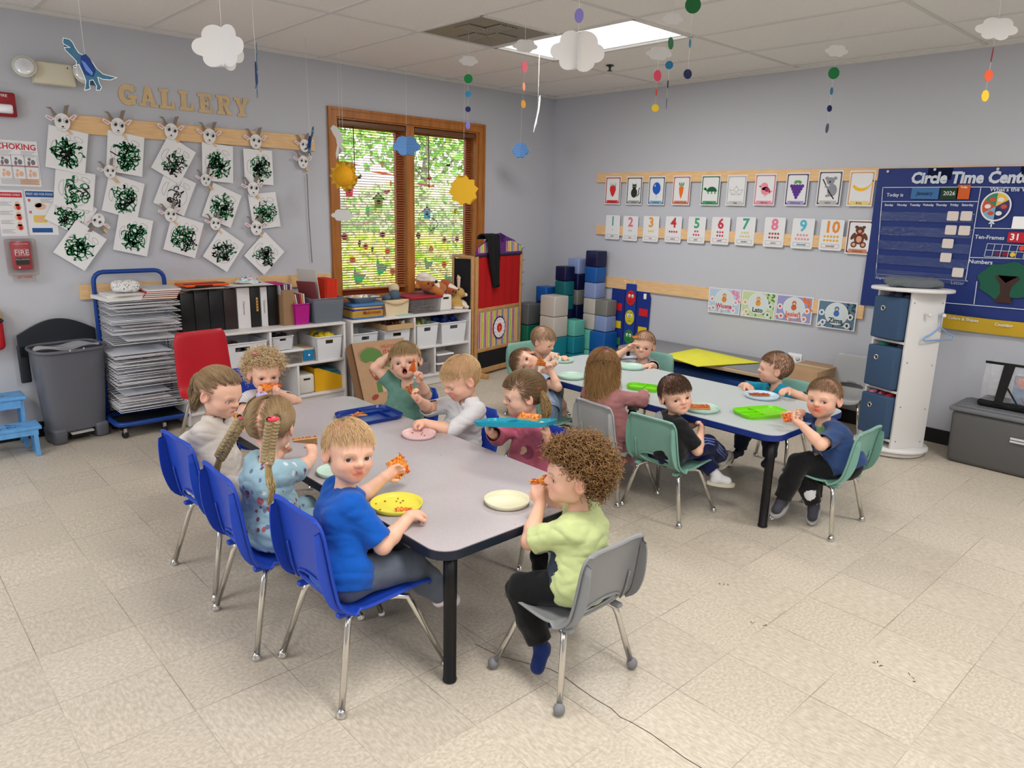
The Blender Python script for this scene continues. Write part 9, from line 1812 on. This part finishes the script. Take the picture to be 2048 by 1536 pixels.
pizza('dark sauced folded slice held by the boy in the grey hoodie', AX(822, 783, -3.53), (-.6, -.6, .4), (.3, -.3, -.8), .065, .045, seed=6, cols=((120, 50, 24), (206, 130, 60), (150, 60, 30)))
pizza('slice held in both hands by the curly haired boy', AX(1080, 962, -3.83), (-.3, -.3, .9), (-.8, .5, 0), .06, .045, seed=8)
pizza('slice pressed to the mouth of the child lying on the table', AX(1085, 727, -2.40), (-.5, -.8, .2), (.6, -.4, -.4), .07, .06, seed=9, cols=((206, 100, 30), (226, 140, 50), (180, 70, 24)))
pizza('small slice pinched in the raised hand of the striped boy', AX(1272, 674, -1.50), (0, 0, 1), (.8, -.6, 0), .04, .02, seed=12)
pizza('small slice held up by the dark haired boy', AX(1408, 840, -2.27), (-.6, -.7, 0), (0, .1, 1), .035, .02, seed=14)
pizza('sauce covered slice held in both hands by the boy in navy', AX(1577, 835, -2.13), (-.5, -.3, .8), (-.7, .5, .2), .055, .055, seed=15, sq=True, cols=((196, 60, 24), (226, 150, 60), (170, 40, 20)))
pizza('slice lying in the blue divided tray', AZ(712, 830, .512), (0, 0, 1), (-.75, -.1, 0), .085, .07, seed=16, thick=.005)
pizza('slice remnant on the edge of the yellow plate', AZ(806, 1020, .510), (0, 0, 1), (.7, -.6, 0), .05, .025, seed=17, thick=.004, sq=True)
pizza('shredded orange pizza on the mint plate of the dark haired boy', AZ(1398, 813, .511), (0, 0, 1), (.7, -.7, 0), .11, .075, seed=18, thick=.005, sq=True, shred=150, cols=((200, 80, 30), (216, 120, 50), (170, 50, 24)))
pizza('torn sauced pieces on the pale blue plate', AZ(1519, 789, .511), (0, 0, 1), (.75, -.65, 0), .11, .045, seed=19, thick=.005, sq=True, shred=120, cols=((170, 60, 24), (196, 100, 50), (140, 40, 24)))
# tray carried by the pink girl
a = AX(957, 840, -3.53); b = AX(1108, 842, -3.38); c = (a+b)/2; dv = b-a
tr_ = tray('lunch_tray', 'turquoise divided tray carried by the girl in pink', c-A3(0, 0, .02), (12, 150, 176), [((-.1, -.46), (-.1, .46)), ((-.46, .0), (-.1, .0))], math.atan2(dv[1], dv[0]), np.linalg.norm(dv)*.98, .20, z=c[2]-.020)
tr_.rotation_euler = (math.radians(-10), -math.atan2(dv[2], math.hypot(dv[0], dv[1])), math.atan2(dv[1], dv[0]))
pizza('square slice on the turquoise tray carried by the girl in pink', AX(1060, 834, -3.42)+A3(0, 0, .004), (0, 0, 1), dv, .085, .06, seed=20, thick=.012, sq=True)
